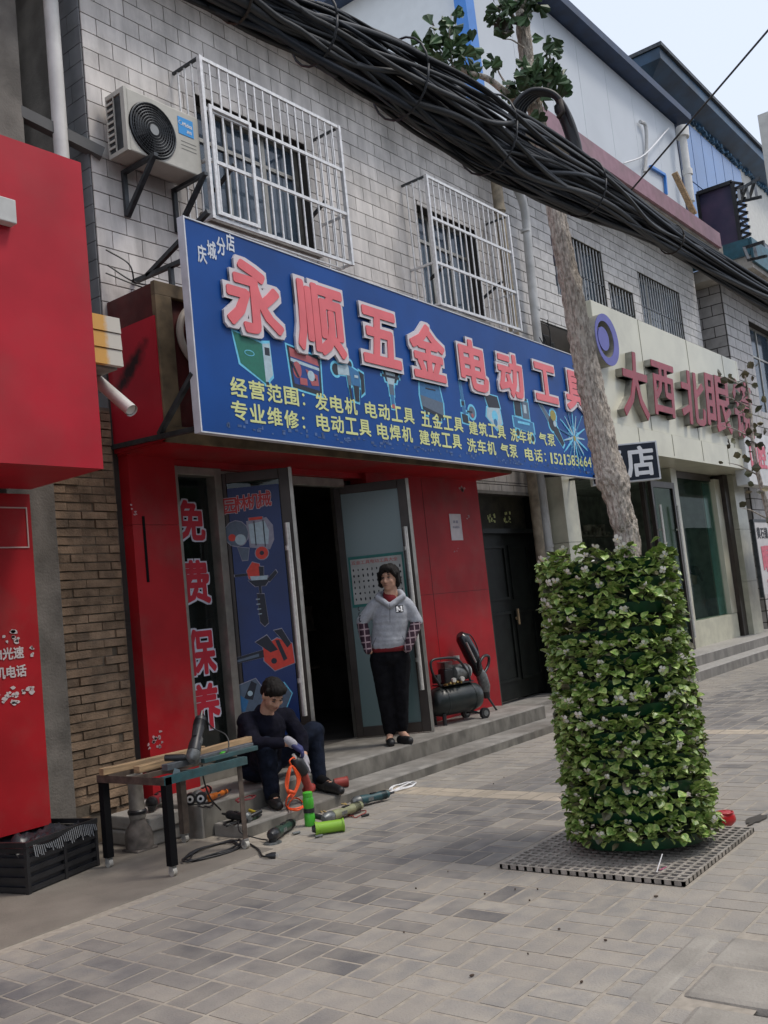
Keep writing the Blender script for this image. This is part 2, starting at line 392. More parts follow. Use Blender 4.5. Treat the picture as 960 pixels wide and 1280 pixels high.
part('wall', wallbox(MB(), 4.67, XB, 0, 7.48, [w1, w2, door_h, shop], W, W+.26), GROUT, HA)
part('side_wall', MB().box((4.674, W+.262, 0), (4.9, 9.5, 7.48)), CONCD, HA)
part('rear_wall', MB().box((4.67, 9.6, 0), (XB, 9.8, 7.48)), CONCD, HA)
tl = wall_pieces(4.67, XB, 2.96, 7.46, [w1, w2, (4.6, 9.86, 0, 3.9)], .305, .157, .009, lambda x, z, a, b, r: TS((x, W-.004+r.uniform(-.001, .001), z), (a, .016, b)), 1)
tl += wall_pieces(9.86, XB, 0.1, 2.96, [(10.02, 11.46, 0, 2.82)], .305, .157, .011, lambda x, z, a, b, r: TS((x, W-.004, z), (a, .016, b)), 2)
tm = box_mesh('wall_tile', TILE)
pieces(HA, 'wall_tile', tl, tm, TILE, 295, 'distant_wall_tiles')
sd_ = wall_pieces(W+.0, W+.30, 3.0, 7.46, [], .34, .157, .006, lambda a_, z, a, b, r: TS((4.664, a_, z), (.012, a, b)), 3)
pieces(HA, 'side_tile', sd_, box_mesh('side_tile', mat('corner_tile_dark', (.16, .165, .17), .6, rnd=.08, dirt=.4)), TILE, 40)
part('eaves_slab', MB().box((4.3, 5.78, 7.48), (XB+.02, 9.8, 7.60)), EAVE, HA, bevel=.01)

def window(parent, hole, y, cols, rail=None, curtain=True, fr=ALU, pane=GLASSB, depth=.14):
    x0, x1, z0, z1 = hole
    f = MB(); yf = y+depth
    for (a, b, c, d) in ((x0, x1, z0, z0+.05), (x0, x1, z1-.05, z1), (x0, x0+.05, z0+.05, z1-.05), (x1-.05, x1, z0+.05, z1-.05)): f.box((a, yf, c), (b, yf+.06, d))
    wdt = (x1-x0)/cols
    for i in range(1, cols): f.box((x0+i*wdt-.025, yf, z0+.05), (x0+i*wdt+.025, yf+.05, z1-.05))
    if rail: f.box((x0+.05, yf-.001, rail-.02), (x1-.05, yf+.045, rail+.02))
    fo = part('window', f, fr, parent)
    for i in range(cols):
        part('pane', MB().box((x0+i*wdt+.02, yf+.02, z0+.04), (x0+(i+1)*wdt-.02, yf+.026, z1-.04)), pane, fo)
    if curtain:
        c = MB(); n = 40
        for s in (0, 1):
            a = x0+.06 if s == 0 else x0+(x1-x0)*.45; b = x0+(x1-x0)*.36 if s == 0 else x1-.2
            vs = []; k = 26
            for i in range(k+1):
                t = i/k; xx = a+(b-a)*t; yy = yf+.14+.025*sin(t*40)
                vs += [(xx, yy, z0), (xx, yy, z1-.05)]
            c.add(vs, [(2*i, 2*i+2, 2*i+3, 2*i+1) for i in range(k)])
        part('curtain', c, CURT, fo)
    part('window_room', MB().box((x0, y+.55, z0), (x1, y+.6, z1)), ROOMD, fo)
    return fo
window(HA, w1, W, 3, 6.12); window(HA, w2, W, 3, 6.0, True)
part('window_sill', MB().box((5.82, W-.05, 5.22), (7.46, W+.12, 5.277)), CONC, HA); part('window_sill', MB().box((9.34, W-.05, 5.04), (10.76, W+.12, 5.097)), CONC, HA)
# metal side door of house A
dd = MB().box((10.10, 6.42, .2), (11.40, 6.47, 2.30)); DG = mat('dark_green_metal_door', (.006, .008, .007), .45, .2, spec=.3, var=.4, scale=8)
door = part('door', dd, DG, HA)
for (x0, x1, z0, z1) in ((10.2, 10.72, 1.45, 2.15), (10.8, 11.3, 1.45, 2.15), (10.2, 10.72, .42, 1.3), (10.8, 11.3, .42, 1.3)):
    p = MB()
    for (a, b, c, d) in ((x0, x1, z0, z0+.035), (x0, x1, z1-.035, z1), (x0, x0+.035, z0+.035, z1-.035), (x1-.035, x1, z0+.035, z1-.035)): p.box((a, 6.40, c), (b, 6.42, d))
    part('door_panel', p, DG, door)
part('handle', MB().cyl((10.78, 6.39, 1.2), (10.78, 6.36, 1.2), .02).box((10.765, 6.345, 1.12), (10.795, 6.362, 1.32)), BRONZE, door, True)
part('door_frame', MB().box((10.04, 6.32, .1), (10.10, 6.5, 2.80)).box((11.40, 6.32, .1), (11.46, 6.5, 2.80)).box((10.10, 6.33, 2.30), (11.40, 6.5, 2.36)), DG, HA)
tr = part('transom', MB().box((10.10, 6.44, 2.36), (11.40, 6.47, 2.80)), mat('transom_board', (.035, .032, .02), .7, var=.5, scale=6), HA)
scr = MB(); rs = random.Random(4)
for cx in (10.52, 10.92):
    for k in range(16):
        x = cx+rs.uniform(-.09, .09); z = 2.5+rs.uniform(-.06, .07); scr.box((x, 6.433, z), (x+rs.uniform(.008, .035), 6.4385, z+rs.uniform(.008, .04)))
part('torn_paper', scr, YEL, tr)
part('door_step', MB().box((10.02, 5.95, 0), (11.5, 6.55, .16)), STEP, HA)
part('lintel', MB().box((10.02, W-.022, 2.80), (11.5, W+.03, 2.84)), CONC, HA)
# window grilles
def grille(x0, x1, y, z0, z1, n, rails, lab, sub=None):
    g = thing('window_grille', ((x0+x1)/2, W, z0), lab, 'window grille', 'steel grilles over upstairs windows')
    for zz in rails: part('rail', MB().box((x0, y-.012, zz-.016), (x1, y+.012, zz+.016)), BARM, g)
    for i in range(n+1):
        x = x0+(x1-x0)*i/n; e = i in (0, n); r = .016 if e else .008
        part('bar', MB().box((x-r, y-r*1.1-.003 if e else y-.006, z0), (x+r, y+r*1.1+.003 if e else y+.006, z1)), BARM, g)
    for xs_ in (x0, x1):
        for zz in (rails[0], rails[1], rails[-1]):
            part('side_rail', MB().bar((xs_, y+.02, zz), (xs_, W, zz), .024), STEELD if zz == rails[-1] else BARM, g)
        for yy in (.3, .55, .8):
            part('side_bar', MB().box((xs_-.007, y+(W-y)*yy-.007, z0), (xs_+.007, y+(W-y)*yy+.007, z1)), BARM, g)
    part('floor_bars', MB().bar((x0, y+.12, z0), (x1, y+.12, z0), .014).bar((x0, y+.24, z0), (x1, y+.24, z0), .014).box((x0, W-.02, z0-.01), (x1, W, z0+.012)), BARM, g)
    # brackets down to the wall
    for xx in (x0+.35, x1-.3): part('bracket', MB().bar((xx, y+.02, z0+.62), (xx+.05, W, z0+.5), .03), STEELD, g)
    if sub:
        a, b, c, d = sub
        part('hatch_frame', MB().box((a, y-.034, c), (a+.035, y-.014, d)).box((b-.035, y-.034, c), (b, y-.014, d)).box((a+.035, y-.034, c), (b-.035, y-.014, c+.035)).box((a+.035, y-.034, d-.035), (b-.035, y-.014, d)), BARM, g, bevel=.003)
    return g
grille(5.64, 7.54, 5.93, 5.05, 6.57, 17, [5.066, 5.6, 6.08, 6.555], 'steel cage grille over the window right of the air conditioner, above the blue sign', (5.68, 6.20, 5.09, 6.12))
grille(9.11, 10.97, 5.93, 4.93, 6.52, 15, [4.946, 5.45, 6.0, 6.505], 'steel cage grille over the second upstairs window, left of the rusty drain pipe')
# ================================================================ SHOPFRONT (red cladding, doors)
SF = thing('shopfront', (7.2, 6.2, .23), 'red clad hardware shopfront with two open glazed doors under the blue sign', 'shopfront')
YF = 6.18
part('pilaster', MB().box((4.72, YF, .0), (5.19, W+.1, 2.36)).box((4.72, YF, 2.363), (5.19, W+.1, 2.93)), RED, SF)
part('wall_panel', MB().box((7.72, YF, .2), (9.86, W+.1, 2.93)), RED, SF)
part('lintel', MB().box((5.19, YF+.05, 2.87), (7.72, W+.12, 2.93)), RED, SF)
part('post_slot', MB().box((4.815, YF-.004, 1.9), (4.84, YF+.002, 2.43)), BLACKM, SF)
part('frame', MB().box((5.19, YF+.03, .2), (5.245, W+.08, 2.87)).box((5.245, YF+.04, 2.80), (5.66, W+.06, 2.87)).box((5.66, YF+.04, .2), (5.74, W+.08, 2.87)).box((5.245, YF+.05, .23), (5.66, W+.06, .42)).box((5.74, W-.0, 2.78), (7.50, W+.08, 2.868)).box((7.52, W+.14, .23), (7.715, W+.22, 2.868)), ALU, SF, bevel=.004)
part('window_pane', MB().box((5.245, W+.03, .42), (5.66, W+.036, 2.8)), GLASSD, SF)
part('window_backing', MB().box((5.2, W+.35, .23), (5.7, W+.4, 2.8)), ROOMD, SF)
REDL2 = mat('red_window_letter', (.50, .02, .04), .5, var=.05)
TF = frame((5.245, W+.026, 0), (1, 0, 0), (0, 0, 1))
for ch, (z0, z1) in zip('免费保养', ((2.24, 2.60), (1.70, 2.08), (1.10, 1.49), (.64, 1.03))):
    b = MB(); put_text(b, ch, TF, .03, z0-.0, .35, z1, .07, .002, 0, 0, ref=.035); wl = part('letter_outline', b, mat('lilac_white_print', (.58, .60, .70), .6), SF)
    b = MB(); put_text(b, ch, TF, .03, z0, .35, z1, .035, .002, .003, 0, ref=.035); part('letter_face', b, REDL2, wl)
# interior room
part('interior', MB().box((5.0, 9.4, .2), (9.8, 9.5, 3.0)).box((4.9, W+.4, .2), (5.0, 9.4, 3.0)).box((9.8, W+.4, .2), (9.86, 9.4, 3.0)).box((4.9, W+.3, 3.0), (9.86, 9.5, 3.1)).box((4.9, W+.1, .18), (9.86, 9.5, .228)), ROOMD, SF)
sh = MB()
for z_ in (.8, 1.3, 1.8): sh.box((6.0, 8.8, z_), (9.6, 9.2, z_+.03))
rs = random.Random(5)
for z_ in (.83, 1.33, 1.83):
    x = 6.05
    while x < 9.4: wd = rs.uniform(.08, .3); sh.box((x, 8.85, z_), (x+wd, 9.15, z_+rs.uniform(.1, .35))); x += wd+.03
part('shelving', sh, mat('shelf_goods', (.28, .24, .2), .7, var=.5, scale=8), SF)
def leaf(hinge, outer, z0, z1, tint, side):
    h = V((*hinge, 0)); o = V((*outer, 0)); d = (o-h); wd = d.length; d.normalize(); n = V((d.y, -d.x, 0))
    if n.dot(V((-1, -.6, 0))) < 0: n = -n
    M = Matrix((d, -n, V((0, 0, 1)))).transposed().to_4x4(); M.translation = h+V((0, 0, z0)); H = z1-z0
    fr = MB().box((0, 0, 0), (.07, .045, H), 0, M).box((wd-.09, 0, 0), (wd, .045, H), 0, M).box((.07, 0, 0), (wd-.09, .045, .10), 0, M).box((.07, 0, H-.09), (wd-.09, .045, H), 0, M)
    dr = part('door', fr, DARKF, SF, bevel=.004)
    part('edge_trim', MB().box((wd+.001, -.004, 0), (wd+.03, .05, H), 0, M), ALU, dr)
    part('glass', MB().box((.07, .02, .10), (wd-.09, .026, H-.09), 0, M), tint, dr)
    for sgn in (-1, 1):
        y = -.075 if sgn < 0 else .13; x = wd-.045 if sgn < 0 else wd-.0
        hb = MB().tube([M @ V((x, y, .42)), M @ V((x, y, H-.5))], .023, 10)
        for zz in (.72, H-.72): hb.tube([M @ V((x, .02, zz)), M @ V((x, y, zz))], .012, 8); hb.tube([M @ V((x-.01, y-.004*sgn, zz-.02)), M @ V((x-.01, y-.004*sgn, zz+.02))], .026, 10)
        part('handle', hb, CHROME, dr, True)
    return M, wd, H
ML, WL, HL = leaf((5.74, 6.27), (6.13, 5.78), .24, 2.83, GLASSD, 0)
FROST = glassmat('frosted_teal_glass', (.10, .175, .18), .92, .3, (.4, .6, .6))
MR, WR, HR = leaf((7.43, 6.40), (7.83, 5.76), .24, 2.80, FROST, 1)
# film stops short at the door foot
bb = MB().box((.07, .03, .102), (WR-.09, .034, .36), 0, MR); part('kick_glass', bb, GLASSD, SF)
# old paper notices on the red wall
TF = frame((9.18, YF-.003, 2.2), (1, 0, 0), (0, 0, 1))
pn = thing('paper_notice', (9.3, YF-.002, 2.2), 'white paper notice taped to the red wall beside the dark door', 'notice')
part('paper', MB().box((0, -.002, 0), (.24, 0, .31), 0, TF), mat('paper', (.62, .58, .60), .7), pn)
tx = MB(); put_text(tx, '出 租', TF, .07, .2, .17, .235, .02, .001, .003); put_text(tx, '电话联系', TF, .05, .14, .19, .165, .0, .001, .003)
part('writing', tx, mat('grey_print', (.25, .25, .35), .7), pn)
rq = random.Random(17); tq = MB()
for (px, py, n_, s_) in ((196, 926, 16, .022), (577, 612, 9, .03), (586, 645, 5, .02), (570, 690, 4, .012), (166, 640, 5, .015)):
    c = atY(px, py, YF-.002)
    for _ in range(n_):
        k = rq.randint(5, 8); x = c.x+rq.gauss(0, .03); z = c.z+rq.gauss(0, .022); tq.prism([(x+s_*rq.uniform(.3, 1)*cos(2*pi*i/k), z+s_*rq.uniform(.2, .8)*sin(2*pi*i/k)) for i in range(k)], YF-.0025, YF-.001)
part('torn_paper_scraps', tq, mat('faded_scraps', (.40, .26, .27), .8, var=.3), SF, kind='stuff')
part('panel_seam', MB().box((8.70, YF-.0015, .25), (8.706, YF+.001, 2.9)).box((7.73, YF-.0015, 1.60), (9.85, YF+.001, 1.604)), mat('seam_shadow', (.06, .01, .012), .8), SF)
# ================================================================ OLD SIGN BOX behind the blue sign
OB = thing('old_sign_box', (7.2, 6.0, 2.93), 'old dark red sign box with brown frame half hidden behind the blue sign', 'sign box')
BX0, BX1, BY = 4.70, 9.84, 5.66
part('box_shell', MB().box((BX0+.01, BY+.05, 2.95), (BX1-.01, W-.02, 4.20)), REDD, OB)
part('soffit', MB().box((BX0, BY+.02, 2.925), (BX1, W-.021, 2.949)), RED, OB)
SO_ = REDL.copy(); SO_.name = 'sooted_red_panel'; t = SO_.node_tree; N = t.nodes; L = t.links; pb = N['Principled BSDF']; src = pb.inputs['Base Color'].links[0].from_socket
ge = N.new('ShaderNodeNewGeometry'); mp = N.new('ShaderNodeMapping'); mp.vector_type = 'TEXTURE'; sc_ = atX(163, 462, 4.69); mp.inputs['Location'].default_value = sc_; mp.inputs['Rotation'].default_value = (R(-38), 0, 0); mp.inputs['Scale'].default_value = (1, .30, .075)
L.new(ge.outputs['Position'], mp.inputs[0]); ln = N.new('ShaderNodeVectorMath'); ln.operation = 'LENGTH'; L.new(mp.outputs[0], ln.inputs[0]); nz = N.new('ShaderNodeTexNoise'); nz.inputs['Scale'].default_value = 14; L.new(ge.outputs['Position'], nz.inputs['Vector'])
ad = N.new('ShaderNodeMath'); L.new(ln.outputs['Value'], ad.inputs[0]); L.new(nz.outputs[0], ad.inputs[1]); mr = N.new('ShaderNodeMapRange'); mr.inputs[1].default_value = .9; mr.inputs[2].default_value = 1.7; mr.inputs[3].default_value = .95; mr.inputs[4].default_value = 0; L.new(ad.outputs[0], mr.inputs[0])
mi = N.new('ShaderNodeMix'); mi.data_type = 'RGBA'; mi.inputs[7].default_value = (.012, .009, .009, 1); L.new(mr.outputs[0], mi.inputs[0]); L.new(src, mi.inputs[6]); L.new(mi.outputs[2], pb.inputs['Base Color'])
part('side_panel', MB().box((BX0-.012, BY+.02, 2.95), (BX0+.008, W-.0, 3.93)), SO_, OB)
fr = MB()
for (a, b, c, d) in ((BX0, BX1, 2.93, 3.06), (BX0, BX1, 4.1, 4.21), (BX0+.0, BX0+.16, 3.06, 4.1), (BX1-.12, BX1, 3.06, 4.1)): fr.box((a, BY, c), (b, BY+.048, d))
part('front_frame', fr, BRONZE, OB, bevel=.004)
TF = frame((4.86, BY+.045, 3.45), (1, 0, 0), (0, 0, 1)); lg = MB(); c = V((.36, 0, .38))
lg.tube([TF @ (c+V((.29*cos(t*pi/24), -.03, .27*sin(t*pi/24)))) for t in range(49)], .03, 8)
for k, ch in enumerate('TIM'): put_text(lg, ch, TF, .17+.16*k-(.03 if k == 2 else 0), .28, .30+.15*k, .50, .02, .06, .0)
part('round_emblem', lg, mat('dull_bone_letter', (.42, .36, .30), .5, dirt=.4), OB)
# ================================================================ BRICK WALL + COLUMN left of the shop
BRK = mat('old_brick', (.24, .165, .105), .9, var=.35, scale=7, rnd=.22, bump=.7, bscale=60, dirt=.65)
BW = thing('brick_wall', (4.3, 6.3, 0), 'old brown brick wall with open joints between red shop wall and red pilaster', 'wall')
part('mortar', MB().box((4.085, 6.292, 0), (4.665, 6.6, 3.32)), mat('old_mortar', (.135, .108, .078), .95, var=.3, bump=.6, dirt=.6), BW)
br = wall_pieces(4.09, 4.655, .3, 3.3, [], .235, .066, .009, lambda x, z, a, b, r: TS((x, 6.32+r.uniform(-.010, .010), z), (a, .08, b*r.uniform(.94, 1)), r.uniform(-.03, .03), 0, r.uniform(-.02, .02)), 6)
br += wall_pieces(4.09, 4.655, .0, .3, [(4.25, 4.5, .06, .13)], .26, .075, .022, lambda x, z, a, b, r: TS((x, 6.33+r.uniform(-.03, .02), z), (a, .08, b), r.uniform(-.08, .08)), 7)
pieces(BW, 'brick', br, box_mesh('brick', BRK), BRK, 290, 'rest_bricks')
solo('concrete_pillar', MB().box((3.50, 6.24, 0), (4.083, 6.6, 3.3)), CONCD, 'rough grey concrete pillar between the red shop wall and the bricks', 'pillar', bevel=.01)
# ================================================================ STEPS
ST = thing('entrance_steps', (7.1, 5.5, 0), 'long concrete entrance platform with one lower step before the hardware shop', 'steps')
part('platform', MB().box((4.62, 5.52, -.02), (9.72, 6.5, .23)), STEP, ST, bevel=.012)
part('lower_step', MB().box((4.72, 5.18, -.02), (10.6, 5.515, .085)), STEP, ST, bevel=.014)
RSR = mat('shaded_stained_riser', (.155, .145, .125), .85, var=.35, scale=9, stretch=(1, 1, .5), dirt=.5, dlo=.45)  # riser shade put into a darker colour than the treads, with dark stains
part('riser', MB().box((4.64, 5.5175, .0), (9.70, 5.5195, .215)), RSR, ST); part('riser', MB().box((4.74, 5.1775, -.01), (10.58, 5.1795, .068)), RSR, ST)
part('ramp', MB().add([(9.73, 5.53, -.02), (11.9, 5.53, -.02), (11.9, W, -.02), (9.73, W, -.02), (9.73, 5.53, .075), (11.9, 5.53, .05), (11.9, W, .15), (9.73, W, .17)], [(0,3,2,1),(4,5,6,7),(0,1,5,4),(1,2,6,5),(2,3,7,6),(3,0,4,7)]), STEP, ST, bevel=.01)
bl = thing('block_pile', (4.45, 5.9, 0), 'short stack of grey concrete blocks beside the steps and brick wall', 'blocks')
for (a, b, c, d, e, f) in ((4.28, 4.60, 5.72, 6.18, .005, .105), (4.30, 4.60, 5.70, 6.2, .108, .205)): part('block', MB().box((a, c, e), (b, d, f)), CONC, bl, bevel=.012)
# ================================================================ LEFT RED SHOP
LS = thing('red_shop', (2.0, 5.8, 0), 'neighbouring shop with plain red fascia and red wall panels at the left edge', 'shop')
part('fascia', MB().box((-3.0, 5.0, 2.55), (3.63, 5.83, 4.57)), REDL, LS)
part('wall_panel', MB().box((-3.0, 5.845, .32), (3.63, 5.9, 2.52)), RED, LS)
part('base_wall', MB().box((-3.0, 5.91, 0), (3.5, 6.4, 2.6)), CONCD, LS)
part('upper_wall', MB().box((-3.0, 6.45, 2.6), (4.17, 7.0, 7.6)), CONCD, LS)
part('cornice', MB().box((-3.0, 6.2, 6.86), (4.14, 6.44, 7.2)), EAVE, LS)
part('panel_outline', (lambda m: [m.box(*q) for q in (((2.6, 5.838, 2.42), (3.60, 5.844, 2.428)), ((3.592, 5.838, 2.16), (3.60, 5.844, 2.42)), ((2.6, 5.838, 2.152), (3.60, 5.844, 2.16)))] and m)(MB()), mat('faded_white_line', (.5, .38, .36), .6), LS)
TF = frame((3.0, 5.843, 0), (1, 0, 0), (0, 0, 1)); tx = MB()
put_text(tx, 'M光速', TF, .30, 1.42, .51, 1.50, .03, .001, .002); put_text(tx, '转机电话', TF, .22, 1.30, .52, 1.38, .03, .001, .002)
rs = random.Random(9)
for (a, b, c, d, n) in ((.25, .56, 1.19, 1.24, 26), (.34, .50, 1.13, 1.19, 12), (.56, .59, 1.42, 1.50, 6), (.2, .5, 1.51, 1.58, 9), (.44, .48, 1.52, 1.6, 7)):
    for _ in range(n):
        x = rs.uniform(a, b); z = rs.uniform(c, d); k = rs.randint(5, 8); r = rs.uniform(.008, .022)
        tx.prism([(x+r*rs.uniform(.5, 1.3)*cos(2*pi*i/k), z+r*rs.uniform(.4, 1)*sin(2*pi*i/k)) for i in range(k)], -.003, -.001, 0, TF)
part('torn_lettering', tx, mat('torn_sticker_white', (.55, .48, .47), .6), LS, kind='stuff')
part('wall_lamp', MB().box((2.9, 4.93, 3.99), (3.10, 4.998, 4.14)), mat('lamp_white', (.55, .55, .53), .5), LS, bevel=.006)
# dark gap between the two houses, with gutter beam and pipe
solo('gap_beam', MB().bar(atY(22, 140, 6.5), atY(128, 193, 6.25), .09), mat('grey_beam', (.11, .11, .105), .7), 'sloping dark metal beam crossing the gap between the two houses', 'beam')
solo('gap_shade_sheet', MB().box((4.18, 7.3, 0), (4.66, 7.5, 7.6)), BLACKM, 'added black sheet standing in for the deep shade of the narrow gap between the two houses', 'shade sheet')  # black sheet added to paint the darkness deep in the gap
solo('white_drain_pipe', MB().tube([(4.44, 6.36, 4.5), (4.44, 6.36, 8.3)], .06, 14), PVCW, 'thick white drain pipe standing in the gap left of the tiled house', 'pipe', smooth=True)
# yellow and white slatted box with pipe
SB = thing('vent_box', (3.98, 5.35, 3.35), 'small yellow and white slatted metal box sticking out past the red fascia', 'vent box')
MY = bpy.data.materials.new('yellow_white_enamel'); MY.use_nodes = True; t = MY.node_tree; g = t.nodes.new('ShaderNodeNewGeometry'); sx = t.nodes.new('ShaderNodeSeparateXYZ'); nz = t.nodes.new('ShaderNodeTexNoise'); nz.inputs['Scale'].default_value = 25
t.links.new(g.outputs['Position'], sx.inputs[0]); t.links.new(g.outputs['Position'], nz.inputs['Vector'])
ad = t.nodes.new('ShaderNodeMath'); ad.operation = 'MULTIPLY_ADD'; ad.inputs[1].default_value = .05; t.links.new(nz.outputs[0], ad.inputs[0]); t.links.new(sx.outputs[0], ad.inputs[2])
mr = t.nodes.new('ShaderNodeMapRange'); mr.inputs[1].default_value = 3.975; mr.inputs[2].default_value = 4.01; t.links.new(ad.outputs[0], mr.inputs[0])
mi = t.nodes.new('ShaderNodeMix'); mi.data_type = 'RGBA'; mi.inputs[6].default_value = (.62, .33, .06, 1); mi.inputs[7].default_value = (.56, .53, .46, 1); t.links.new(mr.outputs[0], mi.inputs[0]); t.links.new(mi.outputs[2], t.nodes['Principled BSDF'].inputs['Base Color']); t.nodes['Principled BSDF'].inputs['Roughness'].default_value = .5
for k in range(3):
    z = 3.35+k*.118; part('slat', MB().add([(3.85, 5.318, z), (4.09, 5.318, z), (4.09, 5.326, z+.112), (3.85, 5.326, z+.112), (3.85, 5.36, z), (4.09, 5.36, z), (4.09, 5.37, z+.115), (3.85, 5.37, z+.115)], [(0,1,2,3),(7,6,5,4),(0,4,5,1),(1,5,6,2),(2,6,7,3),(3,7,4,0)]), MY, SB)
part('box_body', MB().box((3.86, 5.38, 3.34), (4.08, 5.9, 3.70)), CONC, SB)
solo('drain_stub', MB().tube([(4.06, 5.75, 3.44), (4.10, 5.28, 3.03)], .045, 18, cap=False).tube([(4.06, 5.75, 3.44), (4.099, 5.29, 3.038)], .037, 18), PVCW, 'short cut white plastic pipe slanting down below the vent box', 'pipe', smooth=True)
# ================================================================ BLUE SIGN
ang = math.atan2(.26, 7.11); SU = V((cos(ang), sin(ang), 0)); SO = V((4.645, 5.215, 0)); SW = 7.12; Z0, Z1 = 2.912, 4.56
SG = thing('blue_shop_sign', (4.645, 5.215, 2.91), 'long blue shop sign with pink raised characters and printed tool pictures', 'sign')
TS_ = frame(SO, SU, (0, 0, 1))
part('sign_face', MB().box((.012, 0, Z0+.01), (SW, .03, Z1-.01), 0, TS_), BLUE, SG)
part('sign_edge', MB().box((0, -.012, Z0), (.012, .06, Z1), 0, TS_).box((.012, -.008, Z1-.01), (SW, .06, Z1), 0, TS_).box((.012, -.004, Z0), (SW, .06, Z0+.01), 0, TS_), mat('white_sign_edge', (.62, .64, .68), .5, dirt=.2), SG)
bk = MB()
for zz in (Z0+.05, (Z0+Z1)/2, Z1-.05): bk.bar(TS_ @ V((.05, .06, zz)), TS_ @ V((SW-.05, .06, zz)), .04)
part('back_rail', bk, STEELD, SG)
def suv(px, py):
    d = ray(px, py); n = V((-SU.y, SU.x, 0)); t = (SO-CAM).dot(n)/d.dot(n); p = CAM+d*t; return (p-SO).dot(SU), p.z
GLOW = mat('pale_outline', (.64, .60, .62), .4, var=.03)
for ch, px, py, pw, ph in (('永', 315.5, 374, 80, 107), ('顺', 399, 400.5, 69, 105), ('五', 474.5, 423, 56, 86), ('金', 533.8, 441, 51, 84), ('电', 591, 457.5, 42, 77), ('动', 637.5, 470, 38, 68), ('工', 681.5, 479.5, 35, 60), ('具', 720, 490, 34, 62)):
    px -= 2.5; ul, vb = suv(px-pw/2+3, py+ph/2-4); ul2, _ = suv(px-pw/2+3, py); ur, _ = suv(px+pw/2-3, py); _, vc = suv(px, py)
    k = (suv(px, py-ph/2+4)[1]-suv(px, py+ph/2-4)[1])/2*.9
    a, b = ul2+.02, ur-.02
    m1 = MB(); put_text(m1, ch, TS_, a, vc-k, b, vc+k, .088, .022, .004, ref=.04); lt = part('letter', m1, GLOW, SG)
    m2 = MB(); put_text(m2, ch, TS_, a, vc-k, b, vc+k, .034, .012, .024, ref=.04); part('letter_face', m2, PINK, lt)
def line(chs, px0, py0, px1, py1, h, mt=YEL, bold=.022):
    """a printed line between two pixels on the sign; each character fitted to its own cell"""
    u0_, v0_ = suv(px0, py0); u1_, v1_ = suv(px1, py1); b = MB(); wsum = sum(.5 if c in '0123456789: ' else 1 for c in chs); u = u0_; k = (u1_-u0_)/wsum
    for c in chs:
        wc = k*(.5 if c in '0123456789: ' else 1); t = (u+wc/2-u0_)/(u1_-u0_); v = v0_+(v1_-v0_)*t
        if c == ':': put_text(b, '.', TS_, u+wc*.35, v-h*.36, u+wc*.65, v-h*.2, .02, .001, .003); put_text(b, '.', TS_, u+wc*.35, v+h*.1, u+wc*.65, v+h*.26, .02, .001, .003)
        elif c == '1': put_text(b, c, TS_, u+wc*.30, v-h*.46, u+wc*.72, v+h*.46, bold, .001, .003, ref=bold)
        elif c != ' ': put_text(b, c, TS_, u+wc*.06, v-h*.46, u+wc*.94, v+h*.46, bold, .001, .003, ref=bold)
        u += wc
    part('printed_line', b, mt, SG)
H1 = .165
for chs, a, b, c, d in (('经营范围:', 286, 482, 384, 499), ('发电机', 392, 501, 447, 509), ('电动工具', 455, 511, 518, 521), ('五金工具', 525, 523, 579, 532), ('建筑工具', 585, 534, 632, 541), ('洗车机', 637, 543, 668, 548), ('气泵', 673, 548, 694, 551),
                         ('专业维修:', 287, 511, 384, 528), ('电动工具', 394, 527, 464, 536), ('电焊机', 470, 538, 516, 544), ('建筑工具', 523, 546, 577, 553), ('洗车机', 583, 556, 620, 561), ('气泵', 625, 562, 647, 565), ('电话:', 655, 567, 684, 571)):
    line(chs, a, b, c, d, H1)
line('1521383664', 686, 572.5, 739, 578, .15, YEL, .015)
line('庆城分店', 246, 320, 293, 301, .16, mat('white_print', (.62, .66, .72), .5))
# print of tools: layered flat shapes (u,v in metres about the picture centre)
PCOL = {'c': (.16, .58, .82), 'k': (.012, .016, .03), 'g': (.01, .16, .11), 'w': (.42, .55, .62), 'r': (.42, .10, .11), 'b': (.03, .16, .36), 'n': (.10, .14, .20), 'o': (.65, .05, .03), 'y': (.34, .28, .05), 'p': (.30, .30, .38), 'B': (.008, .05, .24)}
PM = {k: mat('print_'+{'c': 'cyan', 'k': 'black', 'g': 'green', 'w': 'pale', 'r': 'dull_red', 'b': 'mid_blue', 'n': 'navy_grey', 'o': 'orange_red', 'y': 'ochre', 'p': 'grey', 'B': 'deep_blue'}[k], v, .5, var=.08, scale=30) for k, v in PCOL.items()}
KS = list(PCOL)
def art(T, parent, cu, cv, sc, shapes, name='printed_picture', glow=None, d0=.0015, gc='c'):
    b = MB(); d = d0
    if glow:
        for col, pl in shapes:
            cx = sum(p[0] for p in pl)/len(pl); cy = sum(p[1] for p in pl)/len(pl)
            q = []
            for p in pl:
                dx, dy = p[0]-cx, p[1]-cy; L = math.hypot(dx, dy) or 1; q.append((cu+sc*(p[0]+dx/L*glow), cv+sc*(p[1]+dy/L*glow)))
            b.prism(q, -d, -d+.0004, KS.index(gc), T); d += .00012
        d += .0005
    for col, pl in shapes: b.prism([(cu+sc*p[0], cv+sc*p[1]) for p in pl], -d, -d+.0003, KS.index(col), T); d += .0005
    return part(name, b, [PM[k] for k in KS], parent)
def circ(x, y, r, n=14, ry=None, a0=0): return [(x+r*cos(2*pi*i/n+a0), y+(ry or r)*sin(2*pi*i/n+a0)) for i in range(n)]
def rect(x0, y0, x1, y1, sk_=0): return [(x0, y0), (x1, y0), (x1+sk_, y1), (x0+sk_, y1)]
ROT = lambda pl, a: [(x*cos(a)-y*sin(a), x*sin(a)+y*cos(a)) for x, y in pl]
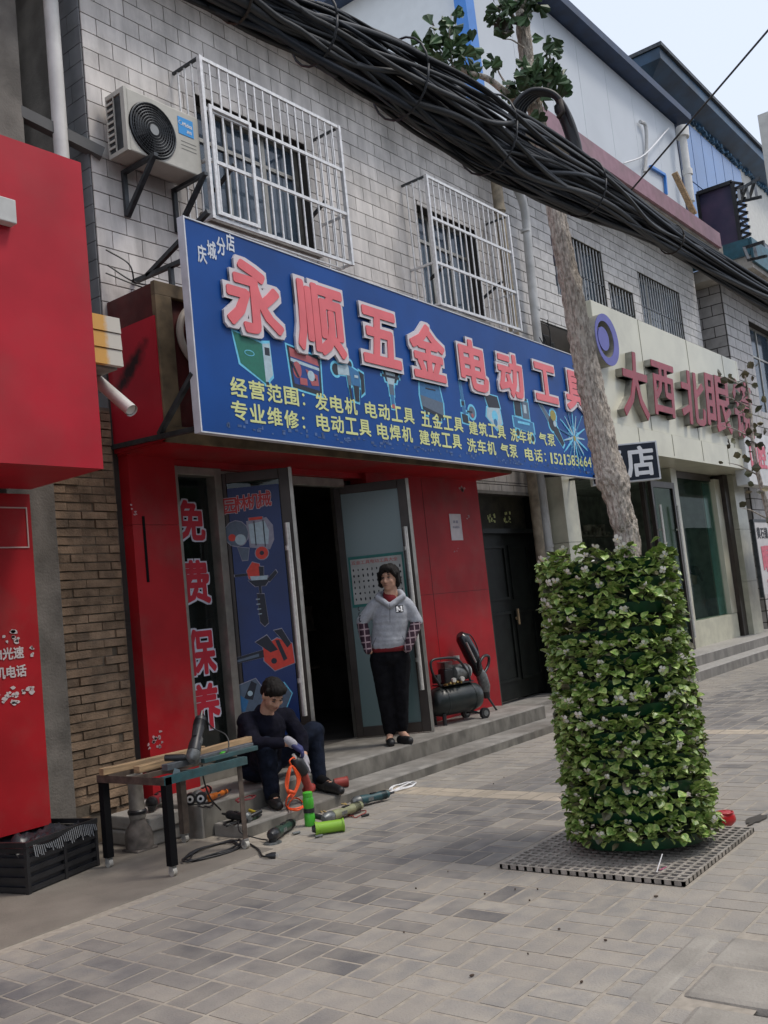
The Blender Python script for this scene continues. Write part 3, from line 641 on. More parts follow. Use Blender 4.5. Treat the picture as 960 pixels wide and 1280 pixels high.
WELD = [('g', [(-.5, .42), (.28, .30), (.30, -.5), (-.36, -.18)]), ('w', [(.29, .30), (.5, .34), (.52, -.3), (.30, -.5)]), ('k', rect(.34, .08, .48, .24)), ('k', rect(-.1, .44, .1, .52)), ('c', circ(-.1, .05, .14, 12, .06)), ('g', circ(-.1, .05, .12, 12, .045)), ('k', rect(.3, -.52, .38, -.46))]
GEN = [('k', [(-.5, .42), (.5, .30), (.46, -.5), (-.42, -.42)]), ('B', [(-.43, .3), (.43, .18), (.4, -.4), (-.36, -.34)]), ('r', [(-.44, .38), (.40, .26), (.44, .12), (-.42, .2)]), ('w', [(-.42, .17), (.44, .08), (.44, .02), (-.42, .1)]), ('r', circ(-.25, -.05, .13, 12, .17)), ('r', [(0, .0), (.36, -.08), (.38, -.3), (.16, -.32)]), ('w', circ(.16, -.12, .11)), ('r', rect(-.2, -.34, .02, -.2)), ('k', circ(.28, -.18, .03)), ('k', [(-.44, .1), (-.38, .1), (-.2, -.2), (-.26, -.2)])]
HAM = [('k', circ(-.46, .18, .13)), ('w', [(-.4, .28), (.0, .34), (.0, .10), (-.4, .08)]), ('k', circ(.04, .36, .08)), ('b', [(-.02, .34), (.36, .22), (.36, -.12), (.05, -.1)]), ('k', [(.34, .26), (.52, .2), (.5, -.2), (.36, -.3), (.4, .05)]), ('k', [(.1, -.1), (.3, -.1), (.26, -.46), (.12, -.44)]), ('n', [(-.1, .1), (.02, .1), (.02, -.12), (-.08, -.12)]), ('k', [(-.08, -.12), (.0, -.12), (.02, -.44), (-.04, -.44)]), ('w', rect(.16, .08, .3, .14))]
DRL = [('k', [(-.3, .4), (.35, .34), (.2, .1), (-.2, .1)]), ('w', [(-.2, .36), (.2, .33), (.1, .02), (-.12, .02)]), ('k', rect(-.34, .2, .34, .26)), ('n', rect(-.1, -.2, .08, .05)), ('b', rect(-.07, -.42, .05, -.2)), ('r', rect(-.06, -.52, .05, -.42))]
CASE = [('b', [(-.38, .44), (.34, .36), (.46, -.1), (-.44, -.02)]), ('n', [(-.44, -.02), (.46, -.1), (.44, -.4), (-.4, -.26)]), ('k', [(-.4, -.26), (.44, -.4), (.42, -.48), (-.38, -.34)]), ('k', rect(-.2, .26, .2, .29)), ('k', rect(-.2, .14, .2, .17)), ('k', rect(-.1, .44, .15, .5)), ('k', rect(-.3, -.44, -.22, -.34)), ('k', rect(.2, -.54, .3, -.44))]
TUBE = [('b', [(-.16, .5), (-.04, .46), (.02, -.3), (-.1, -.34)]), ('k', rect(-.14, -.1, -.02, 0)), ('k', [(-.18, -.3), (.08, -.32), (.1, -.52), (-.16, -.5)]), ('n', circ(.3, -.22, .14)), ('r', circ(.3, -.3, .05)), ('k', rect(.08, -.24, .3, -.2))]
SAW2 = [('k', [(-.4, .42), (.3, .4), (.4, .1), (-.2, .0)]), ('w', [(-.3, .05), (.35, .1), (.42, -.3), (.1, -.5), (-.38, -.2)]), ('c', circ(.06, -.15, .16)), ('b', circ(.06, -.32, .1))]
COMPR = [('b', [(-.48, -.05), (.48, -.12), (.5, -.38), (-.46, -.3)]), ('k', rect(-.36, -.02, -.05, .4)), ('n', rect(.0, -.05, .34, .36)), ('w', rect(.08, .08, .22, .28)), ('k', rect(-.42, .38, .3, .44)), ('c', rect(-.3, -.2, .3, -.14)), ('k', circ(-.34, -.42, .08)), ('k', circ(.38, -.5, .08))]
CHAIN2 = [('n', [(-.6, .42), (-.52, .5), (-.02, .12), (-.14, -.02)]), ('k', circ(.02, .02, .2)), ('y', circ(.1, .22, .16, 10, .14)), ('k', [(.0, .1), (.3, -.1), (.56, -.44), (.44, -.54), (.05, -.22)]), ('w', circ(.14, .02, .08))]
BURST = [('b', circ(0, 0, .2))]+[('wcb'[i % 3], ROT([(.03, -.028), (.5+.12*((i*7) % 3), -.006), (.5+.12*((i*7) % 3), .014), (.03, .03)], i*2*pi/17)) for i in range(17)]+[('y', circ(.0, -.02, .06))]
for (px, py, sc, sh_) in ((316, 444, .36, WELD), (381, 460, .37, GEN), (437, 474, .36, HAM), (489, 482, .36, DRL), (538.5, 494, .40, CASE), (580, 501, .40, TUBE), (616, 512, .37, SAW2), (653, 519, .44, COMPR), (690, 529, .44, CHAIN2), (717, 546, .52, BURST)):
    u_, v_ = suv(px, py); art(TS_, SG, u_, v_-.01, sc*1.14, sh_, glow=.06)
# worn lower strip of small type
rs = random.Random(12); wb = MB()
for k in range(150):
    u = rs.uniform(.2, 7.0); wd = rs.uniform(.015, .05); zz = Z0+rs.uniform(.05, .11)
    wb.box((u, -.0022, zz), (u+wd, -.001, zz+rs.uniform(.006, .03)), 0, TS_)
part('worn_print', wb, mat('worn_print_blue', (.06, .12, .28), .7, var=.4, scale=12), SG, kind='stuff')
# struts carrying the sign
SR = thing('sign_struts', (4.7, 6.3, 3.0), 'dark steel struts tying the blue sign back to the tiled wall', 'struts')
for p, q in (((4.665, 6.3, 3.0), (4.665, 5.25, 2.95)), ((4.665, 5.7, 2.99), (4.655, 5.25, 3.36)), ((5.0, 6.28, 4.44), (5.0, 5.28, 4.42)), ((5.0, 6.1, 4.44), (5.0, 5.30, 4.72)), ((5.0, 5.8, 4.42), (5.0, 5.8, 4.18))):
    part('strut', MB().bar(p, q, .036), STEELD, SR)
for xx in (7.4, 9.6, 11.4):
    part('strut', MB().bar((xx, 6.26, 3.05), (xx, 5.46, 2.98), .036), STEELD, SR); part('strut', MB().bar((xx, 6.28, 4.40), (xx, 5.46, 4.40), .036), STEELD, SR)
# ================================================================ AIR CONDITIONER
AC = thing('air_conditioner', (5.2, 5.97, 5.43), 'beige outdoor air conditioner unit with black round fan on steel brackets', 'air conditioner')
ACM = mat('ac_beige', (.50, .48, .42), .45, var=.08, scale=3, dirt=.3)
ax0, ax1, ay0, ay1, az0, az1 = 4.80, 5.60, 5.97, 6.22, 5.43, 5.98
part('casing', MB().box((ax0+.03, ay0, az0), (ax1, ay1-.002, az1)), ACM, AC, bevel=.012)
part('coil', MB().box((ax0+.008, ay0+.05, az0+.04), (ax0+.029, ay1-.02, az1-.05)), STEELD, AC)
side = MB().box((ax0, ay0+.0, az0), (ax0+.028, ay0+.05, az1), 0).box((ax0, ay1-.012, az0), (ax0+.028, ay1, az1)).box((ax0, ay0+.05, az0), (ax0+.028, ay1-.012, az0+.035)).box((ax0, ay0+.05, az1-.04), (ax0+.028, ay1-.012, az1))
for k in range(9): z = az0+.04+k*.055; side.box((ax0-.002, ay0+.145, z+.036), (ax0+.006, ay1-.012, z+.055))
side.box((ax0-.002, ay0+.14, az0+.03), (ax0+.007, ay0+.15, az1-.03))
part('side_grille', side, ACM, AC)
fc = V((5.075, ay0, 5.68)); fr_ = .232
part('fan_opening', MB().cyl(fc+V((0, .002, 0)), fc+V((0, -.002, 0)), fr_+.012, n=48), BLACKM, AC)
gg = MB()
for k in range(9):
    r = fr_*(.2+.8*k/8); gg.tube([fc+V((r*cos(t*pi/24), -.012-.010*(1-k/8), r*sin(t*pi/24))) for t in range(49)], .0045 if k < 8 else .009, 5)
part('fan_rings', gg, STEELD, AC)
sp = MB()
for k in range(36): a = 2*pi*k/36; sp.bar(fc+V((.05*cos(a), -.02, .05*sin(a))), fc+V((fr_*cos(a), -.009, fr_*sin(a))), .003)
part('fan_spokes', sp, STEELD, AC)
part('fan_hub', MB().cyl(fc+V((0, -.014, 0)), fc+V((0, -.026, 0)), .045, n=20), mat('hub_grey', (.25, .26, .26), .5), AC)
fb = MB()
for k in range(3):
    a = 2*pi*k/3+.4; fb.add([fc+V((.04*cos(a), -.004, .04*sin(a))), fc+V((.21*cos(a+.1), -.004, .21*sin(a+.1))), fc+V((.21*cos(a+1.2), -.008, .21*sin(a+1.2))), fc+V((.04*cos(a+1.4), -.007, .04*sin(a+1.4)))], [(0, 1, 2, 3)])
part('fan_blade', fb, BLACK, AC)
TF = frame((5.36, ay0-.001, 5.82), (1, 0, 0), (0, 0, 1)); lb = part('badge', MB().box((.0, -.003, -.06), (.17, 0, .10), 0, TF), mat('badge_blue', (.02, .28, .66), .4, var=.03), AC, bevel=.002)
tx = MB(); put_text(tx, 'Midea', TF, .05, .02, .155, .06, .02, .001, .004); put_text(tx, '美的', TF, .09, -.035, .145, -.005, .02, .001, .004)
tx.tube([TF @ V((.028+.02*cos(t*pi/8), -.0045, .045+.02*sin(t*pi/8))) for t in range(3, 17)], .0022, 4); part('badge_text', tx, WHITE, lb)
gr_ = MB()
for k in range(3): gr_.box((.02, -.002, -.12-k*.035), (.19, 0, -.117-k*.035), 0, TF)
part('groove', gr_, mat('groove_grey', (.3, .29, .26), .6), AC)
for x in (4.98, 5.52):
    b = MB().box((x-.02, 5.84, az0-.05), (x+.02, 6.29, az0-.02)).box((x-.02, 6.255, az0-.42), (x+.02, 6.29, az0-.05)); b.prism([(5.86, az0-.05), (5.90, az0-.05), (6.255, az0-.38), (6.255, az0-.44)], -.02, .02, 0, Matrix(((0, 1, 0, x), (1, 0, 0, 0), (0, 0, 1, 0), (0, 0, 0, 1))))
    part('bracket', b, STEELD, AC)
# ================================================================ PIPES at the party wall
def band(mb, p, r): mb.tube([p-V((0, 0, .02)), p+V((0, 0, .02))], r, 12)
p = MB().tube([(11.17, 6.14, 7.47), (11.17, 6.14, 6.72)], .075, 14).tube([(11.17, 6.14, 6.72), (11.17, 6.14, 0.1)], .066, 14)
for z in (7.3, 6.72, 5.6): band(p, V((11.17, 6.14, z)), .085)
solo('rusty_drain_pipe', p, RUST, 'rust stained drain pipe from the eaves beside the second grille', 'pipe', smooth=True)
p = MB().tube(smoothpath([(11.62, 6.12, 7.5), (11.66, 6.1, 7.2), (11.86, 6.12, 6.9), (11.86, 6.14, 6.2), (11.83, 6.14, 5.3), (11.83, 6.14, 4.4)], 5), .062, 14)
for z in (6.6, 5.45, 4.9): band(p, V((11.85, 6.14, z)), .072)
solo('grey_drain_pipe', p, PVC, 'smooth grey drain pipe right of the rusty one, behind the blue sign', 'pipe', smooth=True)
p = MB().tube([(11.38, 6.13, 4.4), (11.38, 6.13, .1)], .065, 14); band(p, V((11.38, 6.13, 2.1)), .075)
solo('lower_drain_pipe', p, PVC, 'grey drain pipe running to the ground right of the dark metal door', 'pipe', smooth=True)
bx = thing('meter_box', (12.1, 6.2, 4.9), 'small dark junction box with loose wires above the right end of the blue sign', 'box')
part('box_body', MB().box((12.0, 6.14, 4.72), (12.18, 6.29, 5.12)), BLACK, bx, bevel=.01); part('lid', MB().box((12.2, 6.15, 4.8), (12.34, 6.27, 5.05)), STEELD, bx, bevel=.01)
wr = MB()
for k, pts in enumerate((((11.9, 6.2, 5.3), (12.02, 6.06, 5.2), (12.1, 6.1, 4.9)), ((11.84, 6.2, 5.5), (11.95, 6.15, 5.2), (12.15, 6.1, 4.75)), ((12.3, 6.2, 5.4), (12.33, 6.2, 5.2), (12.25, 6.15, 5.0)), ((11.7, 6.05, 5.0), (11.9, 6.0, 4.7), (12.2, 6.1, 4.75)))):
    wr.tube(smoothpath(pts), .007, 6)
part('loose_wires', wr, BLACK, bx, True)
hw = MB()
for k, pts in enumerate((((4.70, 6.22, 4.50), (4.9, 6.15, 4.38), (5.2, 6.2, 4.42)), ((4.66, 6.2, 4.42), (4.9, 6.1, 4.33), (5.3, 6.2, 4.36)), ((4.68, 6.2, 4.62), (4.82, 6.1, 4.5), (4.9, 6.15, 4.38)))): hw.tube(smoothpath(pts), .007, 5)
solo('wall_wires', hw, BLACK, 'loose black wires drooping on the tiles just above the old sign box', 'wires', smooth=True)
# ================================================================ TILED HOUSE B + OPTICIAN
HB = thing('optician_house', (15.4, W, 0), 'tiled house with purple roof edge above the cream optician shop', 'house')
XE = 19.2
wb1 = (12.95, 14.72, 5.95, 7.02); wb2 = (14.86, 15.86, 5.8, 6.53); wb3 = (16.2, 18.2, 5.9, 7.02); opn = (11.94, 18.9, 0, 3.4)
part('wall', wallbox(MB(), XB+.004, XE, 0, 7.98, [wb1, wb2, wb3, opn], W+.004, W+.26), GROUT, HB)
part('end_wall', MB().box((XE-.25, W+.262, 0), (XE, 12, 7.98)), CONC, HB)
tl = wall_pieces(XB+.004, XE, 3.4, 7.9, [wb1, wb2, wb3, (12.2, 19.1, 0, 5.4)], .40, .157, .013, lambda x, z, a, b, r: TS((x, W, z), (a, .016, b)), 11)
tl += wall_pieces(XB+.004, 12.2, .1, 3.4, [], .305, .157, .012, lambda x, z, a, b, r: TS((x, W, z), (a, .016, b)), 12)
TILEB = mat('pale_wall_tile', (.56, .54, .52), .45, var=.12, scale=9, rnd=.08, dirt=.3)
pieces(HB, 'wall_tile', tl, box_mesh('wall_tile_pale', TILEB), TILEB, 240, 'distant_wall_tiles')
for h, c in ((wb1, 3), (wb2, 2), (wb3, 3)):
    fo = window(HB, h, W, c, None, False, ALU, GLASSB, .12)
    n = int((h[1]-h[0])/.115)
    for i in range(n+1): part('bar', MB().cyl((h[0]+(h[1]-h[0])*i/n, W+.03, h[2]), (h[0]+(h[1]-h[0])*i/n, W+.03, h[3]), .011, n=6), STEEL, fo)
    part('cross_bar', MB().bar((h[0], W+.03, h[2]+.45*(h[3]-h[2])), (h[1], W+.03, h[2]+.45*(h[3]-h[2])), .02), STEELD, fo)
PURP = mat('purple_roof_edge', (.30, .165, .20), .6, var=.14, scale=5, dirt=.35)
part('roof_slab', MB().box((XB+.03, 5.66, 7.86), (19.25, 12, 8.02)), EAVE, HB)
part('roof_edge', MB().box((11.7, 5.6, 7.90), (19.0, 5.655, 8.21)), PURP, HB)
rs = random.Random(31)
# --- white metal roof house
RH = thing('roof_house', (15.4, 7.5, 8.0), 'pale metal panelled rooftop building with blue trim above the purple roof edge', 'building')
PANW = mat('pale_metal_panel', (.55, .585, .62), .5, var=.04, scale=1)
BTRIM = mat('blue_trim', (.05, .22, .62), .4, var=.08); NAVY = mat('navy_roof_edge', (.012, .03, .075), .5, var=.3, scale=4)
x = 11.40; k = 0
while x < 19.35:
    part('panel', MB().box((x, W+.02, 8.03), (min(x+1.14, 19.4), W+.10, 10.93)), PANW, RH); x += 1.148
part('side_panels', MB().add([(11.32, W+.1, 8.03), (11.32, 13, 8.03), (11.32, 13, 12.6), (11.32, W+.1, 10.35), (11.39, W+.1, 8.03), (11.39, 13, 8.03), (11.39, 13, 12.6), (11.39, W+.1, 10.35)], [(0,1,2,3),(7,6,5,4),(0,4,5,1),(1,5,6,2),(2,6,7,3),(3,7,4,0)]), mat('white_metal_panel', (.66, .69, .70), .5, var=.03), RH)
part('corner_trim', MB().add([(11.20, W-.03, 8.1), (11.42, W-.03, 8.1), (11.36, W-.03, 10.9), (11.12, W-.03, 10.9), (11.20, W+.16, 8.1), (11.42, W+.16, 8.1), (11.36, W+.16, 10.9), (11.12, W+.16, 10.9)], [(0,1,2,3),(7,6,5,4),(0,4,5,1),(1,5,6,2),(2,6,7,3),(3,7,4,0)]), BTRIM, RH)
part('side_roof_edge', MB().bar((11.34, W, 10.45), (11.34, 13, 12.7), .16, .2), BTRIM, RH)
part('roof_edge', MB().box((11.0, 6.02, 10.95), (19.62, 6.5, 11.10)).box((11.0, 6.5, 10.95), (19.62, 13, 11.05)), NAVY, RH)
part('corner_post', MB().box((19.402, W-.0, 8.03), (19.5, W+.12, 10.94)), NAVY, RH)
# pipe loop and hatch on the panels
part('hose', MB().tube(smoothpath([atY(800, 152, 6.26), atY(807, 158, 6.24), atY(808, 185, 6.26), atY(806, 215, 6.26)]), .035, 8), PVC, RH, True)
part('hatch_trim', MB().bar(atY(813, 208, 6.28), atY(831, 219, 6.28), .05).bar(atY(831, 219, 6.28), atY(833, 243, 6.28), .05), BTRIM, RH)
part('cord', MB().tube(smoothpath([atY(780, 204, 6.27), atY(806, 193, 6.2), atY(836, 160, 6.25)]), .015, 5), WHITE, RH)
# --- optician front
OP = thing('optician_shop', (15.5, 5.5, 0), 'cream panelled optician shopfront with large window and raised red characters', 'shopfront')
FX0, FX1, FY = 12.3, 19.05, 5.5
part('fascia', MB().box((FX0, FY, 3.75), (FX1-.55, FY+.32, 5.50)).box((13.2, FY+.321, 3.75), (FX1-.55, 6.28, 5.40)), CREAM, OP, bevel=.01)
rc = MB(); n = 8
pts = [(FX1-.55, FY)]+[(FX1-.55+.55*sin(i*pi/2/n), FY+.55-.55*cos(i*pi/2/n)) for i in range(n+1)]+[(FX1, 6.28), (FX1-.55, 6.28)]
def vprism(mb, pts, z0, z1): k = len(pts); mb.add([(x, y, z0) for x, y in pts]+[(x, y, z1) for x, y in pts], [tuple(range(k))[::-1], tuple(range(k, 2*k))]+[(i, (i+1) % k, k+(i+1) % k, k+i) for i in range(k)])
vprism(rc, pts, 3.75, 5.50); part('fascia_corner', rc, CREAM, OP, 'sharp')
lo = [(FX0, FY-.03)]+[(FX1-.52, FY-.03)]+[(FX1-.52+.55*sin(i*pi/2/n), FY-.03+.55-.55*cos(i*pi/2/n)) for i in range(1, n+1)]+[(FX1+.03, 6.27), (13.2, 6.27), (13.2, FY+.33), (FX0, FY+.33)]
b = MB(); vprism(b, lo, 3.37, 3.744); part('lower_band', b, CREAM, OP)
sf = MB()
for xx in (13.3, 14.6, 15.9, 17.2): sf.box((xx, FY-.034, 3.40), (xx+.012, FY-.028, 3.744))
for xx in (13.9, 15.9, 17.7): sf.box((xx, FY-.004, 3.76), (xx+.012, FY+.002, 5.49))
part('joint_line', sf, mat('joint_dirt', (.16, .15, .11), .8), OP)
part('pillar', MB().box((18.55, 5.88, 0), (19.15, 6.29, 1.3)).box((18.55, 5.88, 1.306), (19.15, 6.29, 2.3)).box((18.55, 5.88, 2.306), (19.15, 6.29, 3.365)), CREAM2, OP)
part('pillar', MB().box((11.54, 5.90, 0), (11.93, 6.29, 1.2)).box((11.54, 5.90, 1.206), (11.93, 6.29, 2.12)).box((11.54, 5.90, 2.126), (11.93, 6.29, 3.40)), CREAM2, OP)
part('window_post', MB().box((15.72, 6.0, .2), (15.98, 6.32, 3.365)), CREAM2, OP)
part('window_base', MB().box((15.984, 6.03, .2), (18.2, 6.32, .74)), CREAM2, OP, bevel=.006)
part('inner_post', MB().box((18.0, 6.06, .745), (18.3, 6.32, 3.28)), CREAM, OP)
gf = MB().box((15.984, 6.12, 3.24), (18.0, 6.2, 3.36)).box((18.302, 5.98, .2), (18.545, 6.3, 3.36)); part('window_frame', gf, DARKF, OP)
part('window_glass', MB().box((15.984, 6.14, .745), (17.98, 6.15, 3.24)), GLASSG, OP)
part('window_glass', MB().box((17.62, 6.16, .745), (17.98, 6.17, 3.2)), mat('green_glass_edge', (.09, .18, .16), .2), OP)
dr = part('door', MB().box((14.72, 5.96, .2), (14.78, 6.02, 3.1)).box((15.62, 5.96, .2), (15.71, 6.02, 3.1)).box((14.78, 5.96, 3.0), (15.62, 6.02, 3.1)).box((14.78, 5.96, .2), (15.62, 6.02, .32)), DARKF, OP)
part('glass', MB().box((14.78, 5.985, .32), (15.62, 5.993, 3.0)), GLASSG, dr)
for x in (14.83, 15.58): part('handle', MB().cyl((x, 5.9, .5), (x, 5.9, 2.7), .022, n=10).cyl((x, 5.9, 2.3), (x, 5.97, 2.3), .015, n=8).cyl((x, 5.9, .8), (x, 5.97, .8), .015, n=8), CHROME, dr, True)
part('side_leaf', MB().box((13.7, 6.05, .2), (13.78, 6.11, 3.1)).box((14.6, 6.05, .2), (14.71, 6.11, 3.1)), DARKF, OP)
part('interior', MB().box((12.4, 8.8, .1), (18.9, 8.9, 3.4)).box((12.4, W+.27, 3.37), (18.9, 8.8, 3.4)).box((18.8, W+.27, .1), (18.9, 8.8, 3.37)).box((12.3, W+.27, .1), (12.4, 8.8, 3.37)).box((12.4, 6.1, .18), (18.9, 8.8, .22)), mat('optician_room', (.30, .31, .27), .8, var=.3), OP)
cs = MB().box((17.5, 7.2, .22), (18.78, 7.6, 1.0)); part('display_counter', cs, mat('counter_white', (.40, .40, .38), .5), OP, bevel=.01)
sv = MB()
rs = random.Random(21)
for zz in (1.0, 1.5, 2.0, 2.5):
    sv.box((13.0, 8.45, zz), (18.6, 8.75, zz+.03))
    for k in range(26): xx = 13.1+k*.21; sv.box((xx, 8.48, zz+.03), (xx+.12, 8.6, zz+.03+rs.uniform(.05, .25)))
part('display_shelves', sv, mat('spectacle_shelves', (.40, .36, .30), .6, var=.6, scale=9), OP)
OS = thing('optician_steps', (15.5, 5.4, 0), 'two long grey stone steps in front of the cream optician shop', 'steps')
GRAN = mat('grey_granite', (.40, .38, .35), .6, var=.12, scale=20, bump=.1, dirt=.25)
part('lower_step', MB().box((11.95, 5.17, -.02), (24, 5.468, .145)), GRAN, OS, bevel=.008)
part('upper_step', MB().box((11.95, 5.47, -.02), (24, 6.4, .30)), GRAN, OS, bevel=.008)
GRR = mat('shaded_granite_riser', (.20, .19, .175), .8, var=.25, scale=6, stretch=(1, 1, .4), dirt=.4)  # stone risers coloured darker to paint in their shade, plus some dirt
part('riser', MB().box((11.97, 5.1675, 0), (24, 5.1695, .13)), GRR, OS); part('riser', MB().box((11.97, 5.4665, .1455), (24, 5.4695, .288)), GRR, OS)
# raised characters
RR = mat('faded_red_character', (.30, .03, .05), .45, var=.15, scale=5, dirt=.2); SIDE = mat('character_side', (.33, .32, .28), .45, .5, var=.2)
TF = frame((0, FY, 0), (1, 0, 0), (0, 0, 1))
for ch, px, py, w_, h_ in (('大', 791, 480, 34, 82), ('西', 827, 486, 30, 66), ('北', 864, 497, 32, 66), ('眼', 896, 504, 33, 70), ('镜', 927, 511, 26, 72)):
    c0 = atY(px-w_/2+2, py, FY-.11); c1 = atY(px+w_/2-1, py, FY-.11); zc = atY(px, py-h_/2, FY-.12).z; zb = atY(px, py+h_/2, FY-.12).z
    m1 = MB(); put_text(m1, ch, TF, c0.x, zb, c1.x, zc, .022, .10, .0, ref=.02, shear=.16); lt = part('character', m1, SIDE, OP)
    m2 = MB(); put_text(m2, ch, TF, c0.x, zb, c1.x, zc, .018, .01, .101, ref=.02, shear=.16); part('character_face', m2, RR, lt)
# round logo: violet crescent ring and inner disc
LB = mat('violet_logo', (.085, .085, .36), .4, var=.1)
lc = (atY(756, 427, FY-.1).x-.06, atY(756, 427, FY-.1).z)
def ringprism(mb, cx, cz, ro, ri, ox, n, d0, d1, mi=0, a0=0, a1=2*pi):
    for i in range(n):
        t0 = a0+(a1-a0)*i/n; t1 = a0+(a1-a0)*(i+1)/n
        q = [(cx+ro*cos(t0), cz+ro*sin(t0)), (cx+ro*cos(t1), cz+ro*sin(t1)), (cx+ox+ri*cos(t1), cz+ri*sin(t1)), (cx+ox+ri*cos(t0), cz+ri*sin(t0))]
        mb.prism(q, d0, d1, mi, TF)
b = MB(); ringprism(b, lc[0], lc[1], .37, .26, -.05, 32, -.16, 0); lo_ = part('logo_ring', b, SIDE, OP, weld=True)
b = MB(); ringprism(b, lc[0], lc[1], .37, .26, -.05, 32, -.167, -.161); part('ring_face', b, LB, lo_)
b = MB(); b.prism(circ(lc[0]-.10, lc[1]+.0, .17, 24), -.14, 0, 0, TF); l2 = part('logo_disc', b, SIDE, OP)
b = MB(); b.prism(circ(lc[0]-.10, lc[1]+.0, .17, 24), -.147, -.161, 0, TF); part('disc_face', b, LB, l2)
# blue projecting sign
DK = thing('optician_blade_sign', (12.1, 5.1, 3.2), 'dark blue box sign with white characters jutting out right of the tree trunk', 'sign')
O = atY(824, 574, 4.8); O.z = 0; dirx = V((.62, -.785, 0)); wl_ = .92
TB = frame(O-dirx*wl_, dirx, (0, 0, 1)); zt, zb = atY(820, 550, 4.8).z, atY(824, 598, 4.8).z
part('box', MB().box((0, .012, zb), (wl_, .13, zt), 0, TB), mat('sign_alu', (.62, .63, .64), .4, .3), DK, bevel=.004)
part('sign_face', MB().box((.02, .006, zb+.022), (wl_-.025, .012, zt-.022), 0, TB), mat('navy_face', (.006, .011, .024), .4), DK)
for ch, a, b_ in (('镜', wl_-.86, wl_-.48), ('店', wl_-.44, wl_-.07)):
    b = MB(); put_text(b, ch, TB, a, zb+.06, b_, zt-.055, .03, .002, -.004, ref=.02); part('character', b, WHITE, DK)
part('arm', MB().bar(atY(692, 603, 6.2), atY(762, 592, 5.2), .03).bar(atY(724, 600, 6.0), atY(762, 590, 5.2), .025), STEELD, DK)
# seated shopper seen through the glass
sh_ = thing('person', (18.3, 6.85, .3), 'person in pale pink top with dark tied hair, seated inside the optician window', 'person')
SKIN = mat('skin', (.52, .30, .21), .55, var=.08, scale=12, spec=.3)
bx_, by_, bz_ = 18.3, 6.8, 1.0
organic('body', [('c', (bx_, by_, 1.30), (bx_, by_, 1.47), .05, .06), ('e', (bx_, by_, 1.56), (.085, .095, .115)), ('c', (bx_, by_, .75), (bx_, by_, 1.2), .15, .14), ('c', (bx_-.14, by_, 1.2), (bx_+.14, by_, 1.2), .07, .07), ('c', (bx_+.18, by_, 1.17), (bx_+.27, by_+.05, .92), .05, .04), ('c', (bx_+.27, by_+.05, .92), (bx_+.20, by_+.3, 1.0), .04, .032)], [SKIN], sh_, .016, 4)
organic('blouse', [('c', (bx_, by_, .72), (bx_, by_, 1.2), .175, .16), ('c', (bx_-.15, by_, 1.21), (bx_+.15, by_, 1.21), .08, .08), ('c', (bx_+.19, by_, 1.17), (bx_+.27, by_+.04, .97), .07, .06)], [mat('pale_pink_cloth', (.46, .36, .34), .8)], sh_, .016, 4)
organic('hair', [('e', (bx_, by_-.02, 1.60), (.10, .115, .115)), ('c', (bx_, by_-.12, 1.56), (bx_, by_-.16, 1.40), .035, .02)], [mat('dark_hair', (.010, .008, .007), .75, spec=.25)], sh_, .014, 3)
organic('trousers', [('c', (bx_-.09, by_, .66), (bx_-.1, by_+.38, .68), .09, .07), ('c', (bx_+.09, by_, .66), (bx_+.1, by_+.38, .68), .09, .07), ('c', (bx_-.1, by_+.38, .68), (bx_-.1, by_+.36, .28), .065, .05), ('c', (bx_+.1, by_+.38, .68), (bx_+.1, by_+.36, .28), .065, .05)], [mat('dark_cloth', (.03, .03, .035), .9)], sh_, .018, 3)
stl = thing('stool', (18.3, 6.8, .22), 'round dark stool under the seated shopper in the optician window', 'stool')
part('seat', MB().cyl((bx_, by_, .5), (bx_, by_, .56), .17, n=20), BLACK, stl, True); part('stem', MB().cyl((bx_, by_, .24), (bx_, by_, .5), .025), CHROME, stl, True); part('foot', MB().cyl((bx_, by_, .225), (bx_, by_, .245), .16, n=20), CHROME, stl, True)
# ================================================================ HOUSE C (grey tiles, beyond)
HC = thing('far_tiled_house', (22, 6.03, 0), 'grey tiled house beyond the optician with a dark window and flat concrete eaves', 'house')
hc1 = (21.6, 23.6, 4.95, 7.0); hc2 = (21.9, 24.5, 2.3, 3.3)
hc3 = (21.3, 24.0, .5, 3.2)
part('wall', wallbox(MB(), 20.0, 32, 0, 7.5, [hc1, hc3], 6.04, 6.3), GROUT, HC)
part('side_wall', MB().box((20.01, 6.302, 0), (20.3, 11, 7.5)), GROUT, HC)
tc = wall_pieces(20.0, 27, .2, 7.5, [hc1, hc3], .46, .23, .018, lambda x, z, a, b, r: TS((x, 6.035, z), (a, .018, b)), 15)
ts = wall_pieces(6.05, 7.6, .2, 7.5, [], .46, .23, .018, lambda x, z, a, b, r: TS((20.0, x, z), (.018, a, b)), 16)
pieces(HC, 'wall_tile', tc, box_mesh('wall_tile_grey', TILE2), TILE2, 150, 'distant_wall_tiles')
pieces(HC, 'side_tile', ts, box_mesh('side_tile_grey', TILE2), TILE2, 120, 'distant_side_tiles')
window(HC, hc1, 6.04, 2, 6.3, False); window(HC, hc3, 6.04, 2, None, False, DARKF, GLASSG)
part('eaves', MB().box((19.5, 5.2, 7.5), (32, 11, 7.75)), EAVE, HC); part('eaves_edge', MB().box((19.45, 5.14, 7.6), (32, 5.19, 8.1)).box((19.45, 5.2, 7.76), (19.5, 11, 8.1)), mat('teal_edge', (.02, .10, .14), .5, var=.3), HC)
